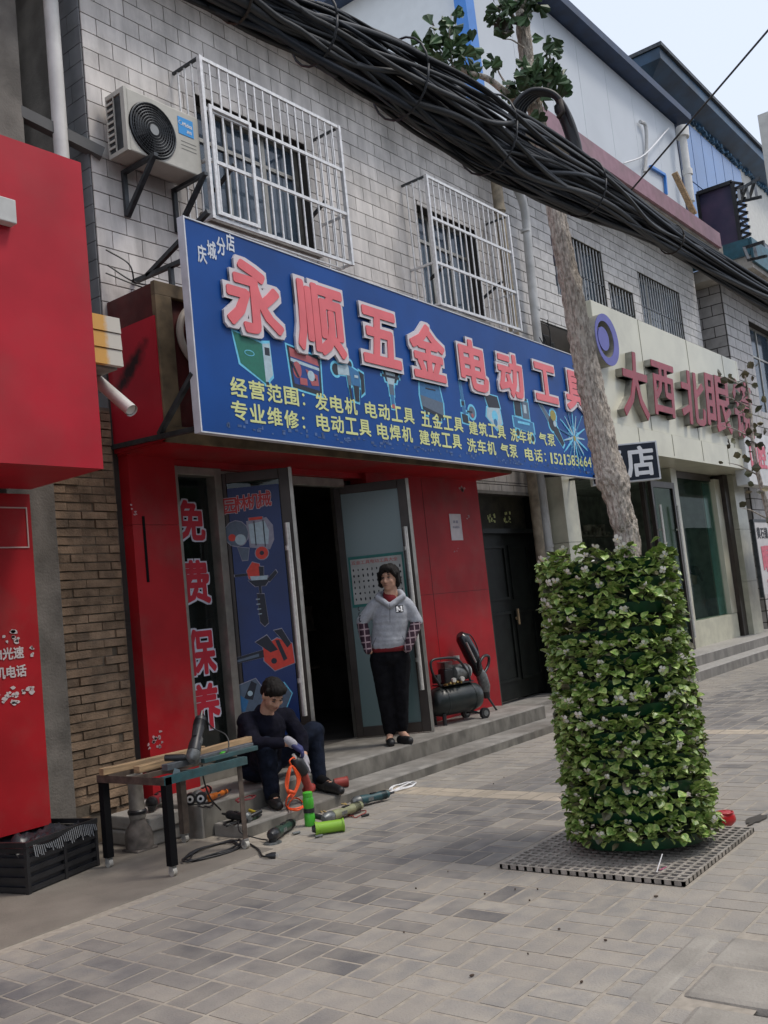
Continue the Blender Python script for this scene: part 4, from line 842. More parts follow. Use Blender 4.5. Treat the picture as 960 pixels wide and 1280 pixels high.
# leaning advert board and lightbox by its door
AD = thing('advert_board', atY(950, 700, 5.5), 'white advertising board with pink characters at the right edge by the grey tiled wall', 'board')
TF2 = frame(atY(949, 700, 5.5), (1, 0, 0), (0, 0, 1)); zt_, zb_ = atY(931, 652, 5.5).z, atY(945, 745, 5.5).z; ox = TF2.translation.z
part('board', MB().box((0, 0, zb_-ox), (1.4, .05, zt_-ox), 0, TF2), mat('board_white', (.56, .54, .54), .5, var=.06), AD)
part('board_frame', MB().box((-.05, -.01, zb_-ox-.05), (0, .06, zt_-ox+.05), 0, TF2).box((0, -.01, zt_-ox), (1.4, .06, zt_-ox+.05), 0, TF2), STEELD, AD)
b = MB(); put_text(b, '黄石镜', TF2, .08, zt_-ox-.32, .75, zt_-ox-.1, .02, .002, .003); part('small_lettering', b, INK, AD)
b = MB(); put_text(b, '眼', TF2, .2, zt_-ox-.95, .72, zt_-ox-.45, .05, .002, .003); put_text(b, '科', TF2, .3, zt_-ox-1.5, .8, zt_-ox-1.05, .05, .002, .003); part('pink_lettering', b, mat('pink_print', (.62, .12, .17), .5), AD)
LX = thing('light_box', atY(955, 590, 5.4), 'white light box sign with pink characters above the far shop window, at the right edge', 'light box')
TF3 = frame(atY(934, 590, 5.4), (1, 0, 0), (0, 0, 1)); oz = TF3.translation.z
part('box', MB().box((.1, 0, -.22), (3.2, .25, .80), 0, TF3), mat('lightbox_white', (.62, .62, .62), .5), LX, bevel=.01)
b = MB(); put_text(b, '口腔', TF3, .3, .1, 1.3, .62, .04, .002, .003); part('lettering', b, MATS['pink_print'], LX)
# ================================================================ BLUE GLASS BUILDING D
HD = thing('blue_glass_building', (30, 8, 0), 'tall cream building with blue glass front and dark blue cornice, far right', 'building')
CR = mat('cream_render', (.55, .54, .50), .7, var=.06); BG = mat('blue_glass_panel', (.06, .17, .40), .15, .2, var=.12, scale=.8, rnd=.10, spec=.8)
part('wall', MB().box((24, 8.3, 0), (52, 20, 14.5)), CR, HD)
part('side_wall', MB().box((23.99, 8.31, 8), (23.999, 20, 14.44)), mat('white_tile_side', (.60, .60, .57), .5), HD)
part('glass_backing', MB().box((24.35, 8.16, 5.0), (30.7, 8.29, 14.12)), mat('mullion_navy', (.02, .05, .12), .5), HD)
nx = 7; wz = (14.08-5.05)/5
for i in range(nx):
    for j in range(5): a = 24.4+i*6.25/nx; part('glass_panel', MB().box((a, 8.12, 5.05+j*wz), (a+6.25/nx-.04, 8.155, 5.05+(j+1)*wz-.04)), BG, HD)
part('glass_backing', MB().box((32.9, 8.16, 5.0), (34.3, 8.29, 11.5)), BG, HD)
for (x, z) in ((32.4, 10.6), (33.9, 9.6), (36, 9.0), (36, 5), (32.4, 6)):
    wd = part('window', MB().box((x, 8.2, z), (x+1.5, 8.28, z+1.6)), STEELD, HD); part('pane', MB().box((x+.08, 8.19, z+.08), (x+1.42, 8.199, z+1.52)), GLASSB, wd)
CN = mat('navy_cornice', (.012, .05, .10), .45, var=.45, scale=1.2)
b = MB(); sec = [(8.29, 14.45), (7.7, 14.66), (7.7, 14.95), (8.9, 14.95), (8.9, 14.45)]
b.add([(23.3 if y < 8 else 23.95, y, z) for y, z in sec]+[(52, y, z) for y, z in sec], [tuple(range(5)), tuple(range(5, 10))[::-1]]+[(i, (i+1) % 5, 5+(i+1) % 5, 5+i) for i in range(5)])
b.add([(23.3, 7.7, 14.66), (23.3, 20, 14.66), (23.98, 20, 14.45), (23.98, 8.29, 14.45), (23.3, 7.7, 14.95), (23.3, 20, 14.95), (24.6, 20, 14.95), (24.6, 8.29, 14.95)], [(0,1,2,3),(4,5,6,7),(0,1,5,4),(1,2,6,5),(3,0,4,7)])
part('cornice', b, CN, HD)
part('cornice_lip', MB().box((23.25, 7.62, 14.96), (52, 8.9, 15.06)), STEELD, HD)
cf = MB(); rs = random.Random(8)
x = 24.0
while x < 40: cf.box((x, 8.18+rs.uniform(-.05, .05), 14.30+rs.uniform(0, .1)), (x+rs.uniform(.05, .2), 8.285, 14.44)); x += rs.uniform(.1, .3)
part('cornice_fringe', cf, mat('peeling_blue', (.05, .12, .2), .7, var=.5), HD, kind='stuff')
part('open_casement', MB().box((25.3, 7.7, 10.5), (26.3, 8.1, 10.6)).box((25.35, 8.06, 9.6), (26.2, 8.11, 10.5)), STEELD, HD)
# white downpipe with hopper, plank
p = MB().tube([atY(853, 168, 6.1), atY(864, 252, 6.1)], .075, 12).tube([atY(852.5, 160, 6.1), atY(853.5, 172, 6.1)], .13, 12).tube([atY(859, 212, 6.1), atY(860, 219, 6.1)], .10, 12)
solo('rooftop_downpipe', p, PVCW, 'white downpipe with hopper head at the right end of the purple roof', 'pipe', smooth=True)
solo('leaning_plank', MB().bar(atY(843, 216, 5.9), atY(868, 268, 5.8), .11, .05), WOODL, 'wooden plank leaning by the white downpipe on the roof edge', 'plank')
# billboard seen from behind its lattice, and the pink blade sign on truss arms
BB = thing('dark_billboard', atX(900, 290, 21), 'dark printed billboard panel standing out from the blue glass building', 'billboard')
q = [atX(872, 243, 21), atX(916, 228, 21), atX(936, 333, 21), atX(905, 345, 21)]
q = [V((21, q[0].y, q[0].z)), V((21, q[1].y, q[1].z)), V((21, q[1].y, 8.0)), V((21, q[0].y, 8.0))]
dx = V((.12, 0, 0)); b = MB().add(q+[p+dx for p in q], [(0,1,2,3),(7,6,5,4),(0,4,5,1),(1,5,6,2),(2,6,7,3),(3,7,4,0)])
part('panel', b, mat('dark_poster', (.018, .022, .055), .4, var=.9, scale=1.6, col2=(.075, .05, .095)), BB)
b = MB(); b.bar(q[0]-dx*.3, q[1]-dx*.3, .08).bar(q[1]-dx*.3, q[2]-dx*.3, .08).bar(q[0]-dx*.3, q[3]-dx*.3, .06)
for k in range(12): t = k/12; p1 = q[1]+(q[2]-q[1])*t; b.bar(p1, p1+V((0, -.22, -.12)), .05); b.bar(p1+V((0, -.22, -.12)), q[1]+(q[2]-q[1])*(k+1)/12, .05)
part('lattice', b, BLACK, BB)
PS = thing('pink_blade_sign', atY(956, 270, 4.6), 'pink and cream vertical blade sign on black truss arms at the right edge', 'sign')
A1 = atY(925, 243, 5.2); xx = atY(950, 190, 4.6)
part('sign_panel', MB().box((xx.x, 3.0, 8.2), (xx.x+.3, 4.55, 10.2)), CR, PS); part('pink_face', MB().box((xx.x-.02, 3.2, 8.3), (xx.x-.005, 4.35, 9.9)), mat('faded_pink', (.45, .12, .20), .5, var=.2, scale=3), PS)
tr_ = MB()
for (pa, pb) in (((923, 238), (950, 222)), ((925, 252), (952, 246)), ((930, 310), (955, 302)), ((936, 325), (958, 320)), ((923, 238), (925, 252)), ((933, 233), (936, 250)), ((943, 227), (946, 247)), ((930, 310), (936, 325)), ((942, 306), (946, 323)), ((925, 252), (933, 233)), ((936, 250), (943, 227))):
    tr_.bar(atY(*pa, 5.0), atY(*pb, 4.6), .05)
part('truss', tr_, STEELD, PS)
# spill of sky side: single long wire from roof edge across the street
a = V((14.39, 5.6, 7.66)); bdir = atY(960, 38, 2.8)-a
solo('overhead_wire', MB().tube([a, a+bdir*.25, a+bdir*.5, a+bdir, a+bdir*3.2], .016, 6), BLACK, 'single thin black wire slanting up from the purple roof edge across the sky', 'wire')
OT = mat('far_tree_leaf', (.05, .09, .03), .6, rnd=.4); ro = random.Random(90)
for i, x in enumerate((1.5, 9.0, 16.5, 24.0)):
    t = thing('roadside_tree', (x, -6.5, -.2), 'leafy street tree across the road, number %d from the left' % (i+1) if 0 else ('leafy tree across the road nearest the camera', 'leafy tree across the road facing the hardware shop', 'leafy tree across the road facing the optician', 'leafy tree across the road furthest along the street')[i], 'tree')
    part('trunk', MB().tube([(x, -6.5, -.2), (x+.1, -6.5, 1.5), (x, -6.4, 3.4), (x+.1, -6.5, 4.6)], [.16, .13, .11, .05], 10), mat('far_bark', (.16, .13, .10), .9), t, 'all')
    b = MB()
    for k in range(1500):
        a, e, r = ro.uniform(0, 2*pi), ro.uniform(-1, 1), ro.uniform(.35, 1)**.5*1.9*(1+.3*noise.noise(V((x+k % 7, k*.01, 0)))); c = V((x+r*cos(a)*math.sqrt(1-e*e), -6.5+r*sin(a)*math.sqrt(1-e*e), 4.6+r*e*1.15)); M = Matrix.Translation(c) @ Euler((ro.uniform(0, 6), ro.uniform(0, 6), 0)).to_matrix().to_4x4()
        b.add([M @ V((-.09, 0, 0)), M @ V((0, .13, .02)), M @ V((.09, 0, 0)), M @ V((0, -.13, .02))], [(0, 1, 2, 3)])
    part('crown', b, OT, t, kind='stuff')
# row of houses on the other side of the street (they dim and reflect in the shop glass)
OH = thing('opposite_building', (10, -14, 0), 'long grey building across the street', 'building')
part('wall', MB().box((-14, -22, 0), (34, -14, 9.5)), mat('opposite_wall', (.33, .31, .29), .8), OH)
for i in range(22):
    for j in (1.0, 4.2, 7.0): 
        x = -13+i*2.1; wd = part('window', MB().box((x, -13.98, j), (x+1.3, -13.93, j+1.6)), STEELD, OH)
# ================================================================ CABLE BUNDLE
CB = thing('cable_bundle', (5, 2.1, 3.6), 'thick sagging bundle of black cables strung across the whole street front', 'cables')
CBL = [mat('cable_black', (.012, .013, .016), .5), mat('cable_dark_blue', (.018, .024, .035), .5), mat('cable_grey', (.045, .048, .052), .55), mat('cable_brown', (.035, .026, .02), .7)]
st_ = [(-60, -330, -215), (110, -175, -70), (250, -68, 2), (345, -22, 52), (440, 16, 108), (540, 78, 172), (640, 143, 232), (750, 216, 277), (850, 289, 322), (960, 356, 388), (1040, 403, 425), (1120, 452, 466)]
cs_ = []
for (x, a, b) in st_: p, q = atY(x, a, 2.1), atY(x, b, 2.1); cs_.append(((p+q)/2, (p.z-q.z)/2))
cs_ = [(cs_[0][0]+(cs_[0][0]-cs_[1][0])*1.5, .14)]+cs_+[(cs_[-1][0]+(cs_[-1][0]-cs_[-2][0])*3+V((0, .5, .4)), .13)]
cpath = smoothpath([c for c, r in cs_], 10); crad = [v.x for v in smoothpath([V((r, 0, 0)) for c, r in cs_], 10)]
rs = random.Random(77)
NC = 64
for k in range(NC):
    a = rs.uniform(0, 2*pi); rf = math.sqrt(rs.uniform(.02, 1))*.88; r = rs.choice((.007, .009, .011, .013, .016)); s1, s2 = rs.uniform(.02, .06), rs.uniform(0, 90); tw = rs.uniform(-.03, .03); pts = []
    for i, (c, R_) in enumerate(zip(cpath, crad)):
        aa = a+tw*i+1.3*noise.noise(V((i*s1*1.5, s2, 0))); rr_ = R_*min(1.10, rf*(1+.42*noise.noise(V((i*s1*1.6, s2, 5)))))
        pts.append(c+V((0, cos(aa)*rr_*.8, sin(aa)*rr_)))
    part('cable', MB().tube(pts, r, 6), rs.choice(CBL[:3]+CBL[:2]), CB, 'all')
for i in range(12, len(cpath)-10, 11):
    c = cpath[i]; R_ = crad[i]*.99; d = (cpath[i+1]-cpath[i-1]).normalized(); up = V((0, 0, 1)); sdv = d.cross(up).normalized(); tl_ = rs.uniform(-.03, .03)
    part('tie', MB().tube([c+(sdv*cos(t*pi/10)*.84+up*sin(t*pi/10))*R_+d*tl_*sin(t*pi/10) for t in range(21)], .005, 5), CBL[rs.choice((0, 3))], CB, 'all')
CO = thing('cable_coil', (5.0, 2.2, 4.0), 'spare coil of thick black cable looped over the bundle in front of the tree trunk', 'cable coil')
for k in range(5):
    D0 = 5.62+.03*k
    pts = [atD(634+5*k, 170+4*k, D0), atD(637+4.5*k, 148-2*k, D0), atD(645+4.6*k, 128-.5*k, D0), atD(664+3*k, 113+1.2*k, D0), atD(688+1.5*k, 115+1.6*k, D0), atD(703-.5*k, 129+2*k, D0), atD(713-2*k, 152, D0+.01), atD(722-2.4*k, 180, D0+.02), atD(726-2*k, 205+2*k, D0+.02)]
    part('coil_strand', MB().tube(smoothpath(pts, 5), .016, 8), CBL[k % 2], CO, 'all')
part('coil_wrap', MB().tube(smoothpath([atD(698, 130, 5.66), atD(709, 152, 5.66), atD(718, 180, 5.66), atD(722, 206, 5.66)], 4), [.03]+[.04]*11+[.045], 10), CBL[0], CO, 'all')
part('binding', MB().tube([atD(700, 125, 5.6), atD(704, 140, 5.58), atD(697, 148, 5.6)], .014, 6), CBL[3], CO, 'all')
# ================================================================ STREET TREE
BARK = mat('bark', (.33, .28, .235), .9, col2=(.60, .53, .455), scale=44, stretch=(1.6, 1.6, .6), bump=1.6, bscale=60, lo=.38, hi=.56, detail=10)
LEAFG = mat('ginkgo_leaf', (.065, .12, .05), .5, var=.25, scale=20, rnd=.4); LEAFD = mat('dry_leaf', (.055, .05, .035), .6, rnd=.3)
TR = thing('street_tree', (5.2, 2.42, 0), 'ginkgo street tree with scarred pale trunk rising from the flowered planter', 'tree')
tp = [(V((5.215, 2.415, -.02)), .115), (atD(787, 700, 5.74), .088), (atD(778, 650, 5.77), .087), (atD(770, 615, 5.79), .094), (atD(762, 590, 5.80), .106), (atD(755, 560, 5.82), .098), (atD(743, 505, 5.85), .093), (atD(729, 440, 5.89), .089), (atD(716, 370, 5.92), .078), (atD(702, 300, 5.96), .070), (atD(692, 245, 6.0), .064), (atD(680, 190, 6.03), .062), (atD(668, 130, 6.06), .060), (atD(658, 70, 6.1), .054), (atD(652, 10, 6.13), .050), (atD(648, -60, 6.18), .042), (atD(640, -160, 6.25), .03)]
P_ = smoothpath([p for p, r in tp], 26); R_l = [v.x*.80 for v in smoothpath([V((r, 0, 0)) for p, r in tp], 26)]
mb = MB(); mb.tube(P_, R_l, 72)
base = mb.v; Pn = len(P_)
scars = [(i, rs.uniform(.1, 1.0), rs.uniform(0, 6.28)) for i in range(20, Pn, 6)]
for i in range(Pn):
    for j in range(72):
        q = base[i*72+j]; n = (q-P_[i]); L = n.length; n.normalize(); z = q.z; an = 2*pi*j/72
        f = noise.noise(V((n.x*5.5+i*.004, n.y*5.5, z*5.5)))*.010+abs(noise.noise(V((n.x*16, n.y*16, z*13))))*.016-abs(noise.noise(V((n.x*26, n.y*26, z*30))))*.006-abs(noise.noise(V((n.x*8+9, n.y*8, z*3.2))))*.014
        f += .007*math.exp(-((z*3.1+.4*noise.noise(V((n.x*1.5, n.y*1.5, 3+z))))%1-.5)**2/.004)
        kn = .018*math.exp(-((z-2.12)**2)/.0035)*max(0, noise.noise(V((n.x*2.2, n.y*2.2, 7)))+.35)
        base[i*72+j] = q+n*(f+kn)*min(1, L/.07)
part('trunk', mb, BARK, TR, 'all')
def branch(pts, r0_, r1_):
    p = smoothpath(pts, 6); k = len(p); part('branch', MB().tube(p, [r0_+(r1_-r0_)*i/(k-1) for i in range(k)], 8), BARK, TR, 'all')
branch([atD(662, 135, 6.04), atD(640, 122, 5.9), atD(612, 100, 5.85), atD(590, 92, 5.8), atD(565, 84, 5.8)], .026, .012)
branch([atD(668, 130, 6.05), atD(682, 112, 5.92), atD(690, 90, 5.9), atD(684, 55, 5.9)], .012, .004)
branch([atD(668, 130, 6.0), atD(640, 112, 5.9), atD(626, 95, 5.9), atD(619, 78, 5.9)], .010, .003)
branch([atD(652, 40, 6.0), atD(640, 18, 5.95), atD(618, 8, 5.95)], .010, .003); branch([atD(655, 60, 6.0), atD(640, 50, 5.95), atD(628, 49, 5.95)], .006, .002)
branch([atD(652, 10, 6.0), atD(662, -10, 5.95), atD(672, -30, 5.95)], .010, .004)
branch([atD(566, 84, 5.8), atD(562, 50, 5.78), atD(564, 18, 5.78)], .006, .002); branch([atD(566, 80, 5.8), atD(548, 60, 5.8), atD(541, 32, 5.8)], .006, .002)
lf = MB(); n = 6; fan = [(0, 0, 0)]+[(math.sin(-1.05+2.1*i/n)*.5*(1 if i != 3 else .80), .95*math.cos((-1.05+2.1*i/n)*.8)*(1 if i != 3 else .86), .10*math.cos(i*2.1)) for i in range(n+1)]
lf.add(fan, [(0, i+1, i+2) for i in range(n)]); leafme = lf.mesh('ginkgo_leaf', LEAFG); leafme2 = leafme.copy(); leafme2.materials[0] = LEAFD
def rotm(): return Euler((rs.uniform(0, 6.28), rs.uniform(0, 6.28), rs.uniform(0, 6.28))).to_matrix().to_4x4()
def lcl(cx, cy, rx, ry, n, D, dd=.14, dry=0, sz=.092):
    for _ in range(n):
        while 1:
            a, b, c = rs.uniform(-1, 1), rs.uniform(-1, 1), rs.uniform(-1, 1)
            if a*a+b*b+c*c < 1: break
        M = Matrix.Translation(atD(cx+a*rx, cy+b*ry, D+c*dd)) @ rotm() @ Matrix.Diagonal((sz*rs.uniform(.8, 1.25),)*3).to_4x4()
        inst('leaf', leafme2 if rs.random() < dry else leafme, TR, M)
for q in ((558, 70, 33, 25, 55, 5.8), (572, 80, 26, 16, 26, 5.8), (563, 30, 10, 15, 10, 5.78), (541, 38, 8, 14, 6, 5.8), (585, 55, 9, 10, 4, 5.8), (533, 58, 8, 10, 7, 5.8), (680, 100, 27, 20, 46, 5.92), (694, 116, 14, 16, 16, 5.9), (662, 92, 14, 16, 12, 5.88), (688, 58, 14, 14, 12, 5.9), (640, 112, 16, 14, 18, 5.9), (620, 82, 9, 10, 6, 5.9), (660, 150, 14, 8, 9, 5.9), (634, 12, 24, 14, 32, 5.95), (662, 8, 13, 14, 16, 5.95), (660, -20, 26, 16, 14, 5.95)): lcl(*q)
lcl(636, 36, 10, 10, 9, 5.95, .08, 1); lcl(629, 49, 5, 5, 3, 5.95, .04)
# ================================================================ TREE GRATE
GR = thing('tree_grate', (5.15, 2.5, 0), 'square grey grid grate lying round the planter and tree foot', 'grate')
GM = mat('grate_grey', (.33, .30, .26), .75, var=.25, scale=14, bump=.3, dirt=.5)
GX0, GX1, GY0, GY1 = 4.615, 5.70, 1.965, 3.025; nb = 20
part('pit_soil', MB().box((GX0+.002, GY0+.002, -.11), (GX1-.002, GY1-.002, .001)), mat('grate_soil', (.028, .024, .02), .95, var=.4, scale=30, bump=.5), GR)
cut = .36
for i in range(nb+1):
    x = GX0+.008+(GX1-GX0-.016)*i/nb; part('grate_bar', MB().box((x-.008, GY0, .002), (x+.008, GY1, .026)), GM, GR)
    y = GY0+.008+(GY1-GY0-.016)*i/nb; part('grate_bar', MB().box((GX0, y-.008, .002), (GX1, y+.008, .0245)), GM, GR)
# ================================================================ PLANTER TOWER
c0 = V((5.205, 2.425, .04)); c1 = atD(758, 712, 5.75); ax = (c1-c0); PH = ax.length; axn = ax.normalized()
PL = thing('planter_tower', c0, 'tall round planter of stacked green rings covered in white flowering begonias', 'planter')
GRN = mat('dark_green_plastic', (.006, .050, .020), .4, var=.15)
MQ = axn.to_track_quat('Z', 'Y').to_matrix().to_4x4(); MQ.translation = c0
NR = 11; sp_ = (PH-.02)/NR
for k in range(NR+1):
    z = .0+k*sp_; r = .335-.02*k/NR
    if k == NR: z = PH-.05
    part('ring', MB().lathe([(r*.78, z+.0), (r, z), (r+.038, z+.055), (r+.040, z+.062), (r+.03, z+.062), (r-.012, z+.012), (r*.78, z+.012)], 40, 0, MQ), GRN, PL, 'sharp')
part('core', MB().lathe([(.262, 0), (.262, PH-.06)], 30, 0, MQ), mat('planter_core', (.012, .03, .014), .8, var=.4), PL, 'sharp')
part('soil', MB().lathe([(.05, PH-.03), (.3, PH-.03), (.3, PH-.02), (.05, PH-.02)], 24, 0, MQ), MATS['grate_soil'], PL)
BG1 = mat('begonia_leaf', (.13, .24, .04), .33, col2=(.36, .44, .14), scale=45, rnd=.34, bump=.1, bscale=200, lo=.4, hi=.6)
BG2 = mat('begonia_old_leaf', (.09, .085, .045), .5, var=.3, scale=30, rnd=.4)
lf = MB(); rowz = [(-.0, 0), (.18, .30), (.42, .46), (.70, .40), (.92, .18), (1.0, 0)]; vs = []
for t, hw_ in rowz: vs += [(-hw_, t-.1*hw_, .14*hw_*2+.05*sin(9*t)-.22*t*t), (0, t, -.22*t*t), (hw_, t-.1*hw_, .14*hw_*2-.05*sin(7*t)-.22*t*t)]
fs = []
for i in range(5):
    for j in (0, 1): a = i*3+j; fs.append((a, a+1, a+4, a+3))
lf.add(vs, fs); bl1 = lf.mesh('begonia_leaf', BG1, smooth='all'); bl2 = bl1.copy(); bl2.materials[0] = BG2
L1, L2 = [], []
rs = random.Random(50)
def pleaf(k, th, dz, rad, tilt, yaw, s):
    z = k*sp_+dz; p = V((cos(th)*rad, sin(th)*rad, z))
    M = Matrix.Translation(p) @ Matrix.Rotation(th-pi/2, 4, 'Z') @ Matrix.Rotation(tilt, 4, 'X') @ Matrix.Rotation(yaw, 4, 'Y') @ Matrix.Rotation(rs.uniform(-1.1, 1.1), 4, 'Z') @ Matrix.Diagonal((s, s, s, 1))
    return MQ @ M
fl = []
for k in range(NR+1):
    R0 = .345-.02*k/NR; ncl = 34
    for c in range(ncl):
        th = 2*pi*(c+rs.uniform(-.35, .35))/ncl; dens = rs.random()
        if noise.noise(V((cos(th)*2.2, sin(th)*2.2, k*1.7))) > .42: continue
        hh = rs.uniform(.75, 1.15)
        for q in range(rs.randint(13, 19)):
            a = th+rs.gauss(0, .07); u = rs.random()
            dz = .045+u*.125*hh; rad = R0+.005+rs.uniform(-.02, .062)*(1.0-.45*abs(u-.5))
            M = pleaf(min(k, NR-.12) if k == NR else k, a, dz if k < NR else dz*.75, rad, rs.uniform(-.75, .9), rs.uniform(-.7, .7), rs.uniform(.036, .066))
            (L2 if rs.random() < (.16 if u < .35 else .05) else L1).append(M)
        for q in range(rs.choice((0, 0, 1, 1, 2))):
            fl.append(pleaf(k if k < NR else NR-.12, th+rs.gauss(0, .05), rs.uniform(.08, .17), R0+rs.uniform(.05, .09), rs.uniform(.3, 1.2), rs.uniform(-.5, .5), rs.uniform(.016, .027)))
pieces(PL, 'leaf', L1, bl1, BG1, 270, 'leaf_mass'); pieces(PL, 'leaf', L2, bl2, BG2, 25, 'old_leaf_mass')
fm = MB()
for k in range(4):
    a = k*pi/2+.3; w_ = .75 if k % 2 else .6
    fm.add([(0, 0, 0), (cos(a-w_)*.75, sin(a-w_)*.75, .2), (cos(a-.3)*1.05, sin(a-.3)*1.05, .35), (cos(a+.3)*1.05, sin(a+.3)*1.05, .35), (cos(a+w_)*.75, sin(a+w_)*.75, .2)], [(0, 1, 2, 3, 4)])
fm.ell((0, 0, .12), (.18, .18, .18), 6, 1)
fme = fm.mesh('begonia_flower', [mat('white_petal', (.70, .68, .60), .6, var=.08), mat('flower_yolk', (.6, .45, .06), .6)])
pieces(PL, 'flower', fl, fme, [MATS['white_petal'], MATS['flower_yolk']], 230, 'flower_mass')
# red scoop beside the planter, litter
sc = thing('red_plastic_scoop', atZ(905, 1040, 0), 'red plastic scoop lying on the blocks just right of the planter', 'scoop')
M = Matrix.Translation(atZ(903, 1036, .0)+V((0, 0, .055))) @ Matrix.Rotation(math.atan2(-.78, .62)+.3, 4, 'Z')
MRD = mat('red_plastic', (.42, .012, .014), .3)
mb = MB(); prof = [(-.2, .030), (-.12, .035), (-.05, .045), (.0, .05), (.05, .048), (.078, .035), (.088, .012)]
mb.tube([M @ V((x, 0, 0)) for x, r in prof], [r for x, r in prof], 16, sq=1); part('bowl', mb, MRD, sc, 'all')
part('rim', MB().tube([M @ V((.03+.05*cos(t*pi/8), .045*sin(t*pi/8), .035)) for t in range(17)], .006, 6), MRD, sc, 'all')
solo('dark_stain', MB().prism([(.02*rs.uniform(.8, 2.2)*cos(t)*4, .02*rs.uniform(.6, 1.4)*sin(t)*2.4) for t in [i*2*pi/22 for i in range(22)]], 0, .0015, 0, Matrix.Translation(atZ(945, 1024, .006)) @ Matrix.Rotation(pi/2, 4, 'X')), mat('wet_stain', (.07, .062, .052), .4), 'small dark wet stain on the blocks right of the planter', 'stain')
solo('paper_stick', MB().bar(atZ(821, 1090, .045)+V((0, 0, 0)), atZ(828, 1084, .045)+V((.02, 0, .06)), .004), WHITE, 'thin white lolly stick lying on the grate before the planter', 'stick')
solo('pink_wrapper', MB().prism([(.0, 0), (.03, .008), (.034, .03), (.012, .024), (-.004, .018)], 0, .002, 0, Matrix.Translation(atZ(824, 1088, .046)) @ Matrix.Rotation(1.2, 4, 'X')), mat('pink_litter', (.6, .12, .25), .5), 'small pink wrapper dropped on the front edge of the grate', 'litter')
for i, (px, py, s) in enumerate(((644, 1112, .014), (606, 1118, .010), (699, 1162, .012), (757, 1176, .014), (727, 1228, .016), (520, 1111, .010), (662, 1126, .009), (672, 1112, .012), (505, 1166, .008), (820, 1121, .02), (590, 1220, .02), (560, 1090, .008), (660, 1193, .008), (617, 980, .015), (630, 972, .012))):
    s *= .6; M = Matrix.Translation(atZ(px, py, .004)) @ Matrix.Rotation(rs.uniform(0, 3), 4, 'Z'); b = MB().ell((0, 0, .003), (s, s*.5, .005), 8, 0, M)
    solo('leaf_scrap', b, mat('scrap_brown', (.07, .045, .03), .8), 'small dry leaf scrap lying on the pavement blocks', 'leaf litter', group='dry scraps on the pavement')
# ================================================================ SAPLING at the right edge
SP = thing('sapling', atY(985, 800, 2.6), 'thin sapling with round reddish green leaves at the right edge in front of the optician', 'sapling')
bp = atY(1010, 900, 2.2); bp = V((bp.x, 2.2, 0)); SPY = 2.2
st2 = smoothpath([V((bp.x+.0, SPY, 0)), atY(985, 760, SPY), atY(962, 650, SPY), atY(943, 570, SPY), atY(938, 510, SPY), atY(930, 462, SPY)], 6)
part('stem', MB().tube(st2, [.03-.024*i/(len(st2)-1) for i in range(len(st2))], 8), BARK, SP, 'all')
rl = MB(); rl.add([(0, 0, 0), (-.35, .3, .05), (-.42, .65, .02), (0, 1, -.1), (.42, .65, .02), (.35, .3, .05)], [(0, 1, 2, 3), (0, 3, 4, 5)])
rlm = rl.mesh('round_leaf', mat('sapling_leaf', (.05, .065, .03), .45, col2=(.15, .12, .06), rnd=.5)); 
for i in range(88):
    t = rs.random(); k = int(t*(len(st2)*.55))+int(len(st2)*.42); k = min(k, len(st2)-1); c = st2[k]
    M = Matrix.Translation(c+V((rs.uniform(-.12, .12), rs.uniform(-.12, .12), rs.uniform(-.1, .1)))-RT*rs.uniform(-.12, .20)*(1 if t < .5 else .5)) @ rotm() @ Matrix.Diagonal((.062*rs.uniform(.7, 1.3),)*3).to_4x4()
    inst('leaf', rlm, SP, M)
for k in (12, 16, 20, 24, 27):
    c = st2[min(k, len(st2)-2)]; part('twig', MB().tube([c, c-RT*.14+V((0, 0, .08)), c-RT*.22+V((0, 0, .10))], [.007, .005, .002], 5), BARK, SP, 'all')
# ================================================================ BANNER on the left door leaf, chart on the right one
def onp(M, px, py):
    o = M.translation; n = V(M.col[1][:3]); d = ray(px, py); p = CAM+d*((o-CAM).dot(n)/d.dot(n)); q = M.inverted() @ p; return q.x, q.z
BN = thing('tool_banner', ML @ V((.3, 0, .3)), 'tall blue banner of garden tools hung inside the left open door', 'banner')
MB_ = ML @ Matrix.Translation((0, -.004, 0)); bt = onp(MB_, 277, 615)[1]; a0_, b0_ = .075, WL-.095
part('cloth', MB().box((a0_, .0, .14), (b0_, .003, HL-.14), 0, MB_), mat('banner_blue', (.005, .028, .14), .4, var=.15, scale=3), BN)
for i, (ch, px, py) in enumerate((('园', 287.5, 632.5), ('林', 301.5, 629), ('机', 316, 626.5), ('械', 330.5, 623))):
    u, v = onp(MB_, px, py); b = MB(); put_text(b, ch, MB_, u-.06, v-.07, u+.06, v+.07, .055, .001, .001, ref=.02); o = part('title_outline', b, mat('banner_white', (.5, .45, .5), .5), BN)
    b = MB(); put_text(b, ch, MB_, u-.06, v-.07, u+.06, v+.07, .02, .001, .0025, ref=.02); part('title_character', b, mat('banner_red', (.50, .03, .035), .5), o)
PUMP = [('p', [(-.05, .34), (.38, .38), (.5, .2), (.5, -.1), (.4, -.3), (-.02, -.22)]), ('w', [(-.02, .28), (.34, .32), (.42, .1), (.38, -.2), (.0, -.15)]), ('n', circ(-.3, .1, .26, 12, .28)), ('o', circ(-.4, .02, .08)), ('w', circ(-.22, -.04, .12)), ('o', circ(.22, -.38, .14)), ('k', circ(.22, -.38, .05)), ('n', [(-.3, -.2), (-.05, -.25), (-.1, -.5), (-.22, -.5)]), ('o', rect(.0, .36, .3, .42)), ('k', rect(.1, -.2, .12, .34)), ('k', rect(.3, -.25, .32, .34))]
